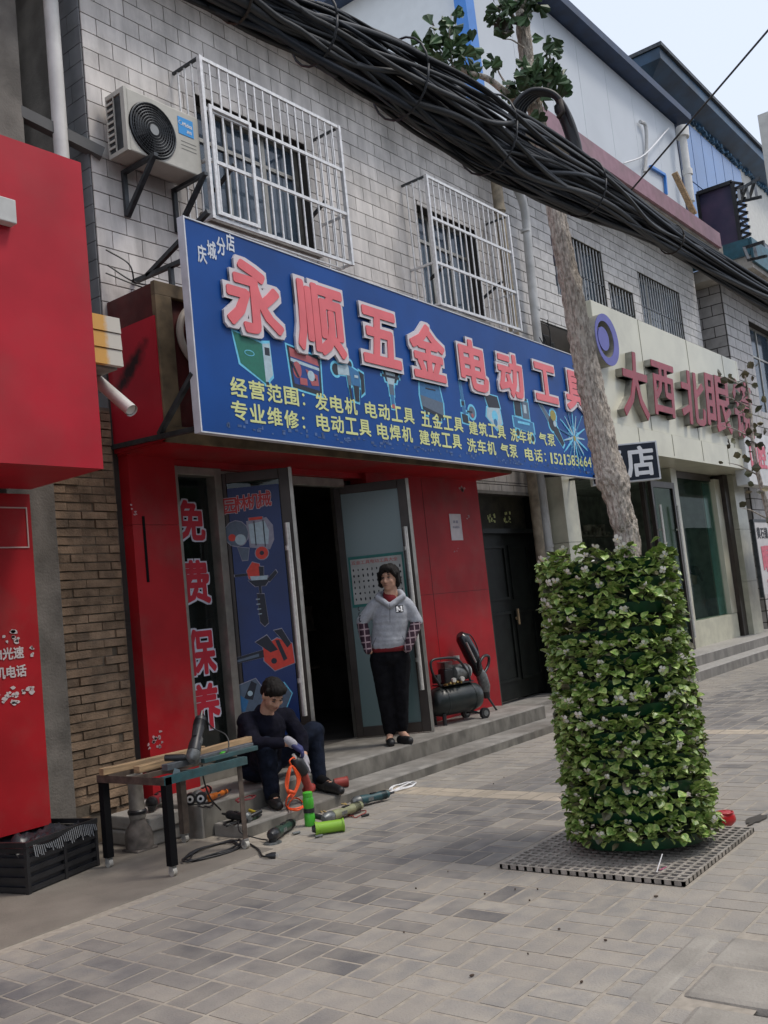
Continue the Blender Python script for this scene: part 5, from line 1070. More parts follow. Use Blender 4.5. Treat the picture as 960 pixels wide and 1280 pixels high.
AUG = [('k', rect(-.5, .18, -.1, .24)), ('o', [(-.2, .30), (-.05, .5), (.12, .44), (.14, .12), (-.16, .1)]), ('k', [(.1, .38), (.22, .36), (.2, .1), (.1, .1)]), ('w', [(-.14, .16), (.3, .14), (.26, -.02), (-.05, -.04)]), ('k', [(-.18, .06), (.34, .04), (.22, -.1), (-.02, -.1)]), ('k', [(.28, .06), (.5, .26), (.54, .18), (.34, -.02)]), ('k', rect(.06, -.28, .12, -.1)), ('k', [(.0, -.28), (.18, -.3), (.22, -1.0), (.12, -1.08), (.02, -.96)]), ('w', rect(-.02, -.42, .06, -.4)), ('w', rect(-.02, -.54, .06, -.52)), ('w', rect(-.01, -.66, .07, -.64)), ('w', rect(-.0, -.78, .08, -.76))]
CHS = [('k', [(-.75, -.12), (-.7, .0), (.05, .14), (.05, -.02)]), ('n', [(-.66, -.09), (-.62, -.04), (-.1, .06), (-.1, .0)]), ('o', [(.0, .2), (.3, .34), (.6, .2), (.62, -.2), (.2, -.32), (.0, -.1)]), ('k', [(-.15, .3), (.1, .42), (.3, .1), (.14, .06)]), ('k', [(.25, .5), (.42, .52), (.58, .2), (.5, .12), (.36, .36)]), ('k', circ(.2, -.12, .06)), ('k', [(.26, .3), (.34, .3), (.48, -.1), (.4, -.14)])]
BLT = [('n', [(-.5, -.3), (-.3, .3), (.1, .42), (.3, .1), (.1, -.3)]), ('k', [(-.2, .0), (.0, .38), (.12, .3), (.0, -.05)]), ('b', [(-.46, -.24), (-.3, .1), (-.1, -.06), (-.2, -.3)]), ('w', circ(-.05, .1, .06))]
for sh_, px, py, sc in ((PUMP, 313, 671, .40), (AUG, 320, 728, .36), (CHS, 330, 820, .42), (BLT, 316, 872, .38)):
    u, v = onp(MB_, px, py); art(MB_, BN, u, v, sc, sh_, glow=.02, d0=.001, gc='p')
u, v = onp(MB_, 355, 872); art(MB_, BN, u-.02, v, .3, BLT, glow=.035, d0=.001, gc='c')
CH_ = thing('price_chart', MR @ V((.3, 0, 1.2)), 'teal bordered chart of small tools taped on the frosted right door', 'poster')
MC = MR @ Matrix.Translation((0, .012, 0))
x0_, z0_ = .085, onp(MC, 440, 760)[1]; x1_, z1_ = WR-.10, onp(MC, 433, 697)[1]
part('border', MB().box((x0_, 0, z0_), (x1_, .003, z1_), 0, MC), mat('teal_border', (.01, .16, .14), .5), CH_)
part('sheet', MB().box((x0_+.02, -.002, z0_+.03), (x1_-.02, 0, z1_-.03), 0, MC), mat('chart_paper', (.46, .46, .44), .5), CH_)
b = MB(); put_text(b, '五金工具电动工具大全', MC, x0_+.03, z1_-.085, x1_-.06, z1_-.045, .01, .0004, .0025); part('title', b, mat('chart_red', (.5, .10, .10), .5), CH_)
rs = random.Random(60); b = MB()
for r_ in range(6):
    zz = z1_-.14-r_*(z1_-z0_-.16)/6; n = 11
    for c in range(n):
        if r_ in (1, 2) and c in (6, 7, 8): continue
        xx = x0_+.045+c*(x1_-x0_-.09)/(n-1); h_ = rs.uniform(.012, .022); w_ = rs.uniform(.006, .013)
        b.prism([(xx+w_*cos(t)*rs.uniform(.6, 1.1), zz+h_*sin(t)*rs.uniform(.7, 1.1)) for t in [i*2*pi/7 for i in range(7)]], -.0035, -.0025, 0, MC)
part('tool_prints', b, INK, CH_, kind='stuff')
part('blue_block', MB().box((x0_+(x1_-x0_)*.56, -.0035, z0_+(z1_-z0_)*.52), (x0_+(x1_-x0_)*.78, -.0025, z0_+(z1_-z0_)*.76), 0, MC), mat('chart_blue', (.02, .12, .38), .5), CH_)
# ================================================================ HAND TOOLS
ORG = mat('orange_plastic', (.62, .16, .02), .45); REDP = mat('dull_red_plastic', (.30, .045, .035), .5, var=.2, scale=20); LIME = mat('lime_green_plastic', (.24, .46, .04), .4, var=.1); GREENP = mat('bright_green_plastic', (.07, .42, .035), .35)
GREYP = mat('grey_tool_metal', (.16, .17, .17), .4, .4, var=.3, scale=30, dirt=.3); OLIVE = mat('olive_tool_body', (.26, .27, .14), .5, var=.2, scale=20, dirt=.4); TEALP = mat('dark_teal_tool', (.02, .07, .08), .45, var=.2); NORG = mat('neon_orange_cord', (.85, .10, .02), .5); BEIGE = mat('pale_cord', (.62, .58, .48), .6)
def axes(p, q, upv=(0, 0, 1)):
    p = V(p); q = V(q); d = (q-p).normalized(); u = V(upv); u = (u-d*u.dot(d)).normalized(); s = d.cross(u); M = Matrix((d, s, u)).transposed().to_4x4(); M.translation = p; return M, (q-p).length
def grinder(name, p, q, body, head, lab, cat='power tool', disc=True, r=.032, grip=None, cable=None, up=(0, 0, 1)):
    M, L = axes(p, q, up); t = thing(name, V(p), lab, cat)
    part('body', MB().tube([M @ V((L*a, 0, 0)) for a in (0, .03, .25, .5, .62, .78)], [r*.55, r*.85, r*.95, r*.8, r, r*1.05], 14), body, t, True)
    vent = MB()
    for k in range(5): vent.tube([M @ V((L*(.10+k*.03), 0, 0)), M @ V((L*(.108+k*.03), 0, 0))], r*.99, 14)
    part('vent_ribs', vent, BLACK, t, True)
    part('gear_head', MB().tube([M @ V((L*a, 0, 0)) for a in (.78, .80, .93, 1.0)], [r*.95, r*1.12, r*1.1, r*.6], 12).tube([M @ V((L*.92, 0, -r*.4)), M @ V((L*.92, 0, -r*1.35))], [r*.8, r*.65], 12), head, t, True)
    if disc:
        part('guard', MB().tube([M @ V((L*.92, 0, -r*1.30)), M @ V((L*.92, 0, -r*1.75))], [r*1.7, r*1.75], 20), GREYP, t, True)
        part('disc', MB().tube([M @ V((L*.92, 0, -r*1.82)), M @ V((L*.92, 0, -r*1.92))], r*1.6, 24), BLACKM, t, True)
    if grip: part('side_grip', MB().tube([M @ V((L*.9, r*1.0*grip, 0)), M @ V((L*.9, r*1.6*grip, 0)), M @ V((L*.9, r*4.5*grip, r*.3))], [r*.35, r*.55, r*.5], 10), BLACK, t, True)
    part('switch', MB().cbox((L*.42, 0, r*.88), (L*.16, r*.6, r*.3), 0, M), BLACK, t, bevel=.002)
    part('label', MB().cbox((L*.55, -r*.92, 0), (L*.14, r*.12, r*.7), 0, M), GREYP, t)
    part('cable_boot', MB().tube([M @ V((-.05, 0, 0)), M @ V((.0, 0, 0))], [.007, .013], 8), BLACK, t, True)
    if cable: part('cable', MB().tube(smoothpath([M @ V((-.04, 0, 0))]+[V(c) for c in cable], 5), .005, 6), BLACK, t, 'all')
    return t
g = lambda px, py, z: atZ(px, py, z)
grinder('polisher', g(486, 992, .05), g(440, 1003, .05), TEALP, GREYP, 'dark teal power tool with grey head lying against the lower step', r=.036, disc=False)
grinder('angle_grinder', g(452, 1006, .05), g(404, 1024, .05), OLIVE, GREYP, 'worn olive angle grinder lying between the green bottle and lime tube', r=.036, grip=1, disc=False)
grinder('angle_grinder', g(366, 1030, .03)+V((0, 0, .01)), g(338, 1045, .055), mat('green_black_tool', (.02, .05, .035), .4), BLACK, 'small dark green grinder with disc lying on the ground before the steps', r=.036, grip=None)
grinder('drill', g(284, 1018, .135), g(312, 1022, .12), BLACK, GREYP, 'small black drill with trailing wires on the corner of the lower step', r=.032, disc=False, grip=-1)
grinder('impact_wrench', g(322, 1020, .10), g(303, 1026, .11), mat('dark_green_tool', (.02, .06, .03), .4), BLACK, 'dark green tool with yellow end on the lower step by the sitting man', r=.022, disc=False)
solo('yellow_grip', MB().tube([g(312, 1013, .12), g(322, 1017, .11)], .013, 10), mat('yellow_plastic', (.5, .38, .03), .5), 'short yellow plastic grip lying among the tools on the lower step', 'grip', smooth=True)
grinder('cut_off_tool', g(0, 0, 1) if 0 else V((4.35, 5.12, .90)), V((4.16, 5.02, .64)), BLACK, GREYP, 'large black electric cutter propped on the plank pile of the steel table', r=.042, disc=False, grip=1, cable=((4.42, 5.10, .82), (4.50, 5.05, .75), (4.46, 5.0, .66), (4.36, 5.02, .62)))
solo('steel_wedge', MB().add([V(atY(214, 974, 5.0)), V(atY(226, 976, 5.0)), V(atY(225, 962, 5.0)), V(atY(218, 960, 5.0)), V(atY(214, 974, 5.06)), V(atY(226, 976, 5.06)), V(atY(225, 962, 5.06)), V(atY(218, 960, 5.06))], [(0,1,2,3),(7,6,5,4),(0,4,5,1),(1,5,6,2),(2,6,7,3),(3,7,4,0)]), mat('blue_grey_steel', (.22, .30, .34), .4, .5), 'blue grey steel wedge at the near right corner of the table top', 'steel piece')
# tools under and behind the table, on the platform
grinder('red_grinder', V((4.93, 5.78, .275)), V((4.70, 5.66, .275)), REDP, GREYP, 'dull red power tool on the platform behind the steel table', r=.036, disc=False)
grinder('orange_cutter', V((4.95, 5.60, .262)), V((4.72, 5.55, .262)), ORG, ORG, 'bright orange hand tool at the platform edge beside the sitting man', r=.022, disc=False)
for i, (x, y, l) in enumerate(((4.62, 5.63, 'left black and white roller wheel on the platform behind the table'), (4.66, 5.56, 'right black and white roller wheel on the platform behind the table'))):
    t = thing('roller_wheel', (x, y, .23), l, 'wheel', 'pair of roller wheels on the platform'); c = V((x, y, .272)); d = V((-.75, -.66, 0))
    part('tyre', MB().tube([c-d*.05, c], .042, 20), BLACK, t, True); part('hub', MB().tube([c, c+d*.003], .026, 18), WHITE, t, True); part('bore', MB().tube([c+d*.003, c+d*.006], .012, 12), BLACKM, t, True)
grinder('dark_red_tool', V((4.62, 5.95, .29)), V((4.44, 5.86, .27)), mat('deep_red', (.16, .01, .015), .5), BLACK, 'dark red tool lying on the block pile behind the table', r=.04, disc=False)
t = thing('red_cup', g(428, 990, .085), 'dull red plastic cup lying on its side on the lower step', 'cup'); c = g(426, 985, .085)+V((0, 0, .045)); d = V((.72, -.55, 0)).normalized()
part('cup_wall', MB().tube([c-d*.05, c+d*.06], [.036, .042], 20, cap=False).tube([c-d*.049, c+d*.0598], [.032, .039], 20, cap=False).tube([c-d*.052, c-d*.045], .036, 20), REDP, t, True)
part('cup_rim', MB().tube([c+d*.06+(V((0, 0, 1))*cos(k*pi/10)+V((-d.y, d.x, 0))*sin(k*pi/10))*.041 for k in range(21)], .0035, 6), REDP, t, True)
t = thing('green_bottle', g(387, 1035, 0), 'bright green plastic bottle standing before the lower step', 'bottle'); c = g(388, 1032, 0)
part('body', MB().lathe([(.036, 0), (.040, .006), (.040, .075), (.036, .085), (.036, .135), (.040, .145), (.040, .19), (.034, .205)], 20, 0, Matrix.Translation(c)), GREENP, t, 'sharp'); part('cap', MB().lathe([(.036, .2055), (.037, .235), (.03, .24)], 18, 0, Matrix.Translation(c)), GREENP, t, 'sharp'); part('band', MB().lathe([(.0405, .095), (.0405, .125)], 20, 0, Matrix.Translation(c)), BLACK, t, 'sharp')
t = thing('lime_tube', g(410, 1040, 0), 'fat lime green plastic tube lying in front of the green bottle', 'tube'); a, b2 = g(394, 1036, .045), g(428, 1031, .045)
part('barrel', MB().tube([a, a+(b2-a)*.1, a+(b2-a)*.12, b2], [.046, .046, .040, .040], 18), LIME, t, True); part('end_ring', MB().tube([b2, b2+(b2-a)*.06], [.046, .046], 18), LIME, t, True); part('nozzle', MB().tube([a-(b2-a)*.12, a], [.02, .03], 12), BLACK, t, True)
# loose cords
def coilthing(name, lab, c, rx, ry, turns, r, m_, ang=0, tail=None, cat='cord', jit=.012):
    t = thing(name, c, lab, cat); pts = loop((c.x, c.y), rx, ry, turns, c.z+r+.001, jit=jit, ang=ang)
    if tail: pts += smoothpath([pts[-1]]+[V(p) for p in tail], 6)[1:]
    part('cord', MB().tube(pts, r, 6), m_, t, 'all'); return t
pl_ = g(340, 1073, 0)
t = coilthing('extension_lead', 'loosely coiled black power cord with plug on the ground below the table', g(266, 1066, 0), .24, .13, 3, .007, BLACK, .1, [g(312, 1055, .01), g(323, 1062, .01), g(328, 1070, .01), pl_+V((0, 0, .012))])
part('plug', MB().tube([pl_+V((0, 0, .016))-RT*.04, pl_+V((0, 0, .018)), pl_+V((0, 0, .018))+RT*.025], [.009, .02, .022], 10), BLACK, t, True)
part('prong', MB().bar(pl_+V((0, 0, .024))+RT*.025, pl_+V((0, 0, .024))+RT*.045, .004).bar(pl_+V((0, 0, .014))+RT*.025, pl_+V((0, 0, .014))+RT*.045, .004), CHROME, t)
coilthing('extension_lead', 'white cord lying in loose loops beside the lower step', g(502, 985, 0), .17, .075, 2, .006, WHITE, .15, [g(484, 992, .02), g(478, 996, .03)])
coilthing('extension_lead', 'thin yellowish cord looped behind the olive grinder', g(420, 1012, 0), .16, .10, 1.4, .005, mat('straw_cord', (.5, .36, .14), .6), .2)
coilthing('wire_tangle', 'tangle of black wires hanging off the lower step corner', g(290, 1030, .085), .09, .05, 3, .005, BLACK, .3, [g(300, 1040, .1), g(322, 1048, .02), g(334, 1050, .02)])
solo('hanging_wire', MB().tube(smoothpath([(4.48, 5.3, .60), (4.5, 5.32, .45), (4.58, 5.36, .30), (4.70, 5.4, .19)], 6), .006, 6), BLACK, 'black wire hanging from the table top down to the lower step', 'wire', smooth='all')
for k, (c, rx, ry, tn, a, lab) in enumerate(((g(306, 1000, .23), .10, .05, 2, .2, 'thin dark red wire loop hanging at the platform edge by the table leg'), (g(258, 1008, .23), .09, .05, 2, 1.0, 'thin black wire loop on the platform below the orange hand tool'), (g(446, 1018, 0), .12, .06, 1.5, .5, 'thin red wire loop between the two long power tools'))):
    coilthing('wire_loop', lab, c, rx, ry, tn, .004, (mat('dark_red_wire', (.16, .015, .02), .5), BLACK, REDP)[k], a, None, 'wire')
for k, (px, py) in enumerate(((366, 1042), (300, 1040), (286, 1038), (420, 1022), (394, 1046), (452, 1020))):
    solo('small_fitting', MB().tube([g(px, py, .012), g(px+9, py-2, .012)], .009, 8), BLACK if k % 2 else GREYP, ('short black fitting right of the small dark green grinder', 'short grey fitting on the lower step corner by the wires', 'stubby black fitting below the step corner near the table leg', 'grey fitting beside the green bottle', 'black fitting under the near end of the lime tube', 'grey fitting behind the olive grinder')[k], 'fitting', group='loose fittings among the tools', smooth=True)
# ================================================================ STEEL TABLE with castors
TB_ = thing('steel_table', (4.19, 5.25, 0), 'low home made steel table frame on small castors before the red pilaster', 'table')
RST = mat('rusty_steel', (.10, .075, .06), .7, .2, var=.4, scale=14, dirt=.3); TEAL = mat('teal_painted_steel', (.025, .085, .095), .5, var=.3, scale=14, dirt=.4)
LEGS = [(3.86, 4.92), (4.50, 4.95), (3.86, 5.57), (4.50, 5.57)]
for i, (x, y) in enumerate(LEGS):
    lg_ = part('leg', MB().box((x-.025, y-.025, .065), (x+.025, y-.020, .60)).box((x-.025, y-.020, .065), (x-.020, y+.025, .60)).box((x-.020, y-.020, .065), (x+.018, y+.018, .60)) if i != 1 else MB().box((x-.02, y-.006, .065), (x+.02, y-.001, .60)).box((x+.015, y-.001, .065), (x+.02, y+.035, .60)), BLACKM if i in (0, 2) else RST, TB_)
    part('castor', MB().tube([(x-.014, y, .028), (x+.014, y, .028)], .027, 16), mat('castor_white', (.45, .43, .38), .5, dirt=.5), lg_, True); part('castor_fork', MB().box((x-.02, y-.014, .03), (x-.015, y+.014, .066)).box((x+.015, y-.014, .03), (x+.02, y+.014, .066)).box((x-.015, y-.014, .058), (x+.015, y+.014, .066)), STEEL, lg_)
zt = .60
part('top_rail', MB().box((3.83, 4.895, zt+.001), (4.53, 4.90, zt-.045)).box((3.83, 4.90, zt+.001), (4.53, 4.935, zt+.006)), TEAL, TB_)
part('top_rail', MB().box((3.83, 5.595, zt-.045), (4.53, 5.60, zt+.001)), RST, TB_); part('top_rail', MB().box((3.825, 4.90, zt-.045), (3.83, 5.59, zt+.003)), RST, TB_); part('top_rail', MB().box((4.531, 4.90, zt-.045), (4.536, 5.59, zt+.003)), TEAL, TB_)
part('cross_rail', MB().box((3.84, 5.20, zt-.03), (4.52, 5.23, zt)), RST, TB_); part('cross_rail', MB().box((4.10, 4.94, zt-.031), (4.13, 5.59, zt-.001)), RST, TB_)
for (p, q, l) in (((3.80, 5.50, zt+.03), (4.62, 5.44, zt+.035), 'rough pine batten furthest back on the steel table'), ((3.90, 5.26, zt+.03), (5.0, 5.36, zt+.04), 'rough pine batten with knots in the middle of the steel table')):
    b = MB().bar(p, q, .055, .045); solo('wood_batten', b, WOODL, l, 'batten', bevel=.004, group='pine battens on the table')
solo('steel_channel', MB().bar((4.0, 5.10, zt+.028), (4.80, 5.14, zt+.03), .06, .04), mat('channel_grey', (.17, .19, .21), .45, .5, var=.2, scale=20, dirt=.3), 'grey steel channel lying in front of the pine battens on the table', 'steel bar', bevel=.003)
solo('green_ball', MB().ell((4.46, 5.05, zt+.03), (.03, .03, .022), 12), GREENP, 'small green plastic cap on the right side of the table top', 'cap', smooth='all')
solo('dark_bar', MB().bar((4.25, 5.02, zt+.025), (4.72, 5.0, zt+.03), .04, .03), TEAL, 'short teal steel bar at the near edge of the table top', 'steel bar', bevel=.003)
# old broken pump standing under the table
t = thing('old_pump', (4.28, 5.80, 0), 'old grey pump with broken pipe neck standing on the ground behind the table', 'pump'); T = Matrix.Translation((4.25, 5.76, 0))
OLDP = mat('grimy_grey', (.15, .13, .115), .8, var=.4, scale=14, dirt=.5)
part('bulb', MB().lathe([(.07, 0), (.095, .02), (.10, .10), (.085, .15), (.055, .19), (.05, .22)], 18, 0, T), OLDP, t, 'sharp'); part('neck', MB().lathe([(.055, .215), (.062, .24), (.055, .26), (.052, .50), (.058, .52), (.045, .52), (.042, .3)], 16, 0, T), mat('pale_grimy', (.24, .22, .19), .8, var=.4, scale=10, dirt=.6), t, 'sharp'); part('clamp', MB().lathe([(.066, .25), (.068, .27), (.06, .28)], 16, 0, T), BLACK, t, 'sharp')
part('foot', MB().box((4.16, 5.67, .001), (4.34, 5.85, .018)), OLDP, t, bevel=.006)
# ================================================================ CRATE
CRT = thing('plastic_crate', (3.4, 5.7, 0), 'black plastic crate full of dark bagged scrap below the red wall at left', 'crate')
x0, x1, y0, y1, hz = 3.12, 3.80, 5.56, 5.82, .30
rm = Matrix.Translation((3.26, 5.54, 0)) @ Matrix.Rotation(.24, 4, 'Z')
CRW, CRD = .62, .42
MC2 = rm
for s in range(2):
    for k in range(5): z = .012+k*.058; part('slat', MB().box((0, s*(CRD-.012), z), (CRW, s*(CRD-.012)+.012, z+.03), 0, MC2), BLACK, CRT); part('end_slat', MB().box((s*(CRW-.012), .013, z), (s*(CRW-.012)+.012, CRD-.013, z+.03), 0, MC2), BLACK, CRT)
    part('rim', MB().box((-.008, s*(CRD-.004)-.008, hz-.02), (CRW+.008, s*(CRD-.004)+.012, hz+.012), 0, MC2), BLACK, CRT, bevel=.003); part('end_rim', MB().box((s*(CRW-.004)-.008, .006, hz-.02), (s*(CRW-.004)+.012, CRD-.01, hz+.011), 0, MC2), BLACK, CRT)
for (x, y) in ((-.004, -.004), (CRW-.02, -.004), (-.004, CRD-.02), (CRW-.02, CRD-.02), (CRW*.5, -.003)): part('corner_post', MB().box((x, y, 0), (x+.024, y+.024, hz-.021), 0, MC2), BLACK, CRT)
part('floor', MB().box((.013, .013, .004), (CRW-.013, CRD-.013, .01), 0, MC2), BLACK, CRT)
bag = thing('bin_bag', MC2 @ V((.3, .2, .02)), 'crumpled dark plastic bag with pale fringe bulging out of the black crate', 'bag')
b = MB(); n = 26; vs = []; fs = []
for i in range(n+1):
    for j in range(n+1):
        u = i/n; v = j/n; e = min(u, 1-u, v, 1-v); x = .016+u*(CRW-.032); y = .016+v*(CRD-.032); z = .225+.065*min(1, e*5)+.06*noise.noise(V((u*5, v*5, 2)))+.035*abs(noise.noise(V((u*13, v*13, 5)))); vs.append(MC2 @ V((x, y, z)))
for i in range(n):
    for j in range(n): a = i*(n+1)+j; fs.append((a, a+1, a+n+2, a+n+1))
b.add(vs, fs); part('sheet', b, mat('dark_bag_plastic', (.018, .02, .026), .35, var=.3, spec=.5), bag, 'all')
part('bag_body', MB().box((.018, .018, .012), (CRW-.018, CRD-.018, .235), 0, MC2), MATS['dark_bag_plastic'], bag)
b = MB(); rs = random.Random(4)
for k in range(34): x = .05+k*.0165; b.bar(MC2 @ V((x, -.012, .285-.02*sin(k*.2))), MC2 @ V((x+.004, -.022, .225+rs.uniform(-.02, .02))), .004)
part('fringe', b, mat('pale_fringe', (.30, .31, .32), .7), bag, kind='stuff')
# ================================================================ AIR COMPRESSOR + BREAKER
ZP = .23
cc = g(578, 903, ZP); cc = V((cc.x+.05, cc.y+.1, ZP))
AK = thing('air_compressor', cc, 'black portable air compressor with horizontal tank on two wheels by the red wall', 'compressor')
DT = mat('dark_tank', (.012, .018, .018), .35, var=.3, scale=8, dirt=.2)
d = V((.97, -.24, 0)).normalized(); s_ = V((.24, .97, 0)).normalized(); U = V((0, 0, 1)); tc_ = cc+U*.24; q = lambda a, b, c: tc_+d*a+s_*b+U*c
part('tank', MB().tube([q(a, 0, 0) for a in (-.36, -.34, -.30, -.22, .22, .30, .34, .36)], [.03, .09, .135, .155, .155, .135, .09, .03], 24), DT, AK, 'all')
part('tank_band', MB().tube([q(-.20, 0, 0), q(-.18, 0, 0)], .158, 24).tube([q(.18, 0, 0), q(.20, 0, 0)], .158, 24), DT, AK, True)
for sgn in (-1, 1):
    wq = q(.27, .15*sgn, -.185); w_ = part('wheel', MB().tube([wq-s_*.02, wq+s_*.02], .058, 20), BLACK, AK, True); part('rim', MB().tube([wq-s_*.024, wq+s_*.024], .032, 16), GREYP, w_, True)
    part('foot', MB().cyl(q(-.24, .08*sgn, -.12), q(-.24, .08*sgn, -.24), .022), BLACK, AK, True)
part('axle', MB().cyl(q(.27, -.15, -.185), q(.27, .15, -.185), .01).bar(q(.15, 0, -.14), q(.28, 0, -.18), .06, .02), STEELD, AK)
part('deck', MB().cbox((0, 0, 0), (.42, .2, .012), 0, Matrix((d, s_, U)).transposed().to_4x4() if 0 else Matrix.Translation(q(0, 0, .165)) @ Matrix((d, s_, U)).transposed().to_4x4()), STEELD, AK)
part('motor', MB().tube([q(a, 0, .27) for a in (-.02, .0, .16, .20)], [.05, .09, .09, .06], 18), GREYP, AK, True)
part('motor_cowl', MB().tube([q(.2, 0, .27), q(.23, 0, .27)], [.088, .07], 18), STEEL, AK, True)
part('crankcase', MB().cbox((0, 0, 0), (.12, .12, .16), 0, Matrix.Translation(q(-.09, 0, .25)) @ Matrix((d, s_, U)).transposed().to_4x4()), BLACK, AK, bevel=.015)
fn = MB()
for k in range(6): fn.cbox((0, 0, 0), (.11, .13, .006), 0, Matrix.Translation(q(-.09, 0, .335+k*.013)) @ Matrix((d, s_, U)).transposed().to_4x4())
part('cylinder_fins', fn, GREYP, AK)
part('air_filter', MB().cyl(q(.06, -.03, .40), q(.06, -.03, .45), .035), mat('filter_silver', (.5, .5, .48), .35, .6), AK, True)
part('handle', MB().tube(smoothpath([q(-.24, -.08, .16), q(-.33, -.08, .30), q(-.34, -.08, .43), q(-.2, -.08, .45), q(.02, -.08, .42), q(.14, -.08, .28), q(.18, -.08, .17)], 6), .014, 8), BLACK, AK, 'all')
part('pressure_switch', MB().cbox((0, 0, 0), (.07, .07, .09), 0, Matrix.Translation(q(-.24, -.02, .24))), BLACK, AK, bevel=.006)
for k in range(5): part('valve', MB().cyl(q(-.22+.05*k, -.11, .175), q(-.22+.05*k, -.16, .18+.01*(k % 2)), .012, n=10), mat('brass', (.35, .25, .09), .35, .8), AK, True)
for k in range(2): part('gauge', MB().cyl(q(-.10+.12*k, -.12, .21), q(-.10+.12*k, -.145, .21), .026, n=16), CHROME, AK, True)
BR = thing('breaker_hammer', g(621, 889, ZP), 'demolition hammer with long chisel propped against the red wall behind the compressor', 'demolition hammer')
f = lambda px, py, y: atY(px, py, y)
part('motor_housing', MB().tube([f(575, 793, 6.02), f(578, 797, 6.01), f(589, 818, 5.98), f(597, 838, 5.95), f(600, 846, 5.94)], [.06, .105, .115, .085, .05], 16, sq=.75), mat('glossy_black', (.014, .015, .018), .22), BR, True)
part('silver_stripe', MB().bar(f(583, 803, 5.89), f(595, 828, 5.86), .018, .012), STEEL, BR)
part('barrel', MB().tube([f(598, 836, 5.93), f(602, 845, 5.92), f(606, 858, 5.92), f(608, 866, 5.92)], [.04, .062, .062, .04], 14), GREYP, BR, True)
part('collar', MB().tube([f(607, 863, 5.92), f(609, 872, 5.92)], [.045, .035], 12), BLACK, BR, True)
part('chisel', MB().tube([f(609, 870, 5.92), f(621, 888, 5.92)], [.014, .011], 8), STEELD, BR, True)
part('handle', MB().tube(smoothpath([f(599, 838, 5.88), f(600, 828, 5.86), f(605, 820, 5.86), f(611, 821, 5.88), f(610, 832, 5.9), f(604, 843, 5.9)], 6), .017, 8), BLACK, BR, 'all')
part('cable', MB().tube(smoothpath([f(578, 792, 6.0), f(588, 794, 6.0), f(596, 808, 6.0), f(599, 822, 6.0)], 6), .008, 6), BLACK, BR, 'all')
# ================================================================ PEOPLE
from mathutils.bvhtree import BVHTree
SKIN = MATS['skin']; HAIR = MATS['dark_hair']; LIP = mat('lip', (.40, .17, .14), .5); BROW = mat('brow', (.02, .014, .012), .7); EYEW = mat('eye_white', (.36, .32, .29), .4)
def hfr(c, fd, up=V((0, 0, 1))):
    fd = V(fd).normalized(); s = fd.cross(up).normalized(); u = s.cross(fd); M = Matrix((s, fd, u)).transposed(); return M
def head_prims(c, M, s):
    P = lambda x, y, z: c+M @ V((x*s, y*s, z*s)); k = lambda *r: tuple(a*s for a in r)
    pr = [('e', P(0, -.012, .028), k(.078, .094, .098), M), ('e', P(0, .018, -.035), k(.064, .072, .078), M), ('e', P(0, .052, -.086), k(.034, .032, .026), M),
          ('c', P(0, .086, .012), P(0, .103, -.026), .009*s, .0145*s), ('e', P(.014, .092, -.030), k(.010, .010, .008), M), ('e', P(-.014, .092, -.030), k(.010, .010, .008), M),
          ('e', P(.038, .062, -.022), k(.026, .022, .024), M), ('e', P(-.038, .062, -.022), k(.026, .022, .024), M), ('e', P(0, .076, .036), k(.05, .018, .013), M), ('e', P(0, .076, -.056), k(.026, .016, .016), M),
          ('e', P(.080, -.008, -.004), k(.010, .018, .030), M), ('e', P(-.080, -.008, -.004), k(.010, .018, .030), M), ('c', P(0, -.02, -.05), P(0, -.03, -.15), .052*s, .056*s)]
    return pr
def face_parts(c, M, s, par, closed=.5, mouth=1):
    P = lambda x, y, z: c+M @ V((x*s, y*s, z*s)); M4 = lambda p: Matrix.Translation(p) @ M.to_4x4(); T = [0, 0, 0]
    for sg in (-1, 1):
        part('eye', MB().ell(T, (.0125*s, .006*s, .0055*s*closed*1.4), 10, 0, M4(P(.031*sg, .078, .010))), EYEW, par, 'all')
        part('iris', MB().ell(T, (.0075*s, .005*s, .0058*s*closed*1.6), 10, 0, M4(P(.031*sg, .0845, .009))), BROW, par, 'all')
        part('eyelid', MB().tube([P((.031+a)*sg, .0835-abs(a)*.30, .0145+.004*cos(a*100)) for a in (-.016, -.008, 0, .008, .017)], .0026*s, 5), BROW, par, 'all')
        part('eyebrow', MB().tube([P((.031+a)*sg, .088-abs(a)*.42, .034+.004*cos(a*80)) for a in (-.019, -.01, 0, .01, .021)], [.002*s, .0038*s, .004*s, .0035*s, .0018*s], 6), BROW, par, 'all')
        part('nostril', MB().ell(T, (.0035*s, .003*s, .002*s), 8, 0, M4(P(.007*sg, .104, -.039))), BROW, par, 'all')
    part('lips', MB().tube([P(a, .0935-a*a*14, -.058+.3*abs(a)*.12*mouth) for a in (-.023, -.012, 0, .012, .023)], [.0015*s, .004*s, .0048*s, .004*s, .0015*s], 8), LIP, par, 'all')
    part('mouth_line', MB().tube([P(a, .0985-a*a*14, -.0585) for a in (-.021, -.010, 0, .010, .021)], .0008*s, 5), BROW, par, 'all')
def dproj(o):
    me = o.data; off = OFF[o.parent.name]; return BVHTree.FromPolygons([v.co+off for v in me.vertices], [tuple(p.vertices) for p in me.polygons])
def stick(mb, bvh, eps):
    for i, v in enumerate(mb.v):
        d = (v-CAM).normalized(); h = bvh.ray_cast(CAM, d)
        if h[0]: mb.v[i] = h[0]-d*eps
    return mb
def fold(sc, amp, st=(1, 1, 1)): return lambda p: amp*noise.noise(V((p.x*sc*st[0], p.y*sc*st[1], p.z*sc*st[2])))+amp*.5*noise.noise(p*sc*2.3)
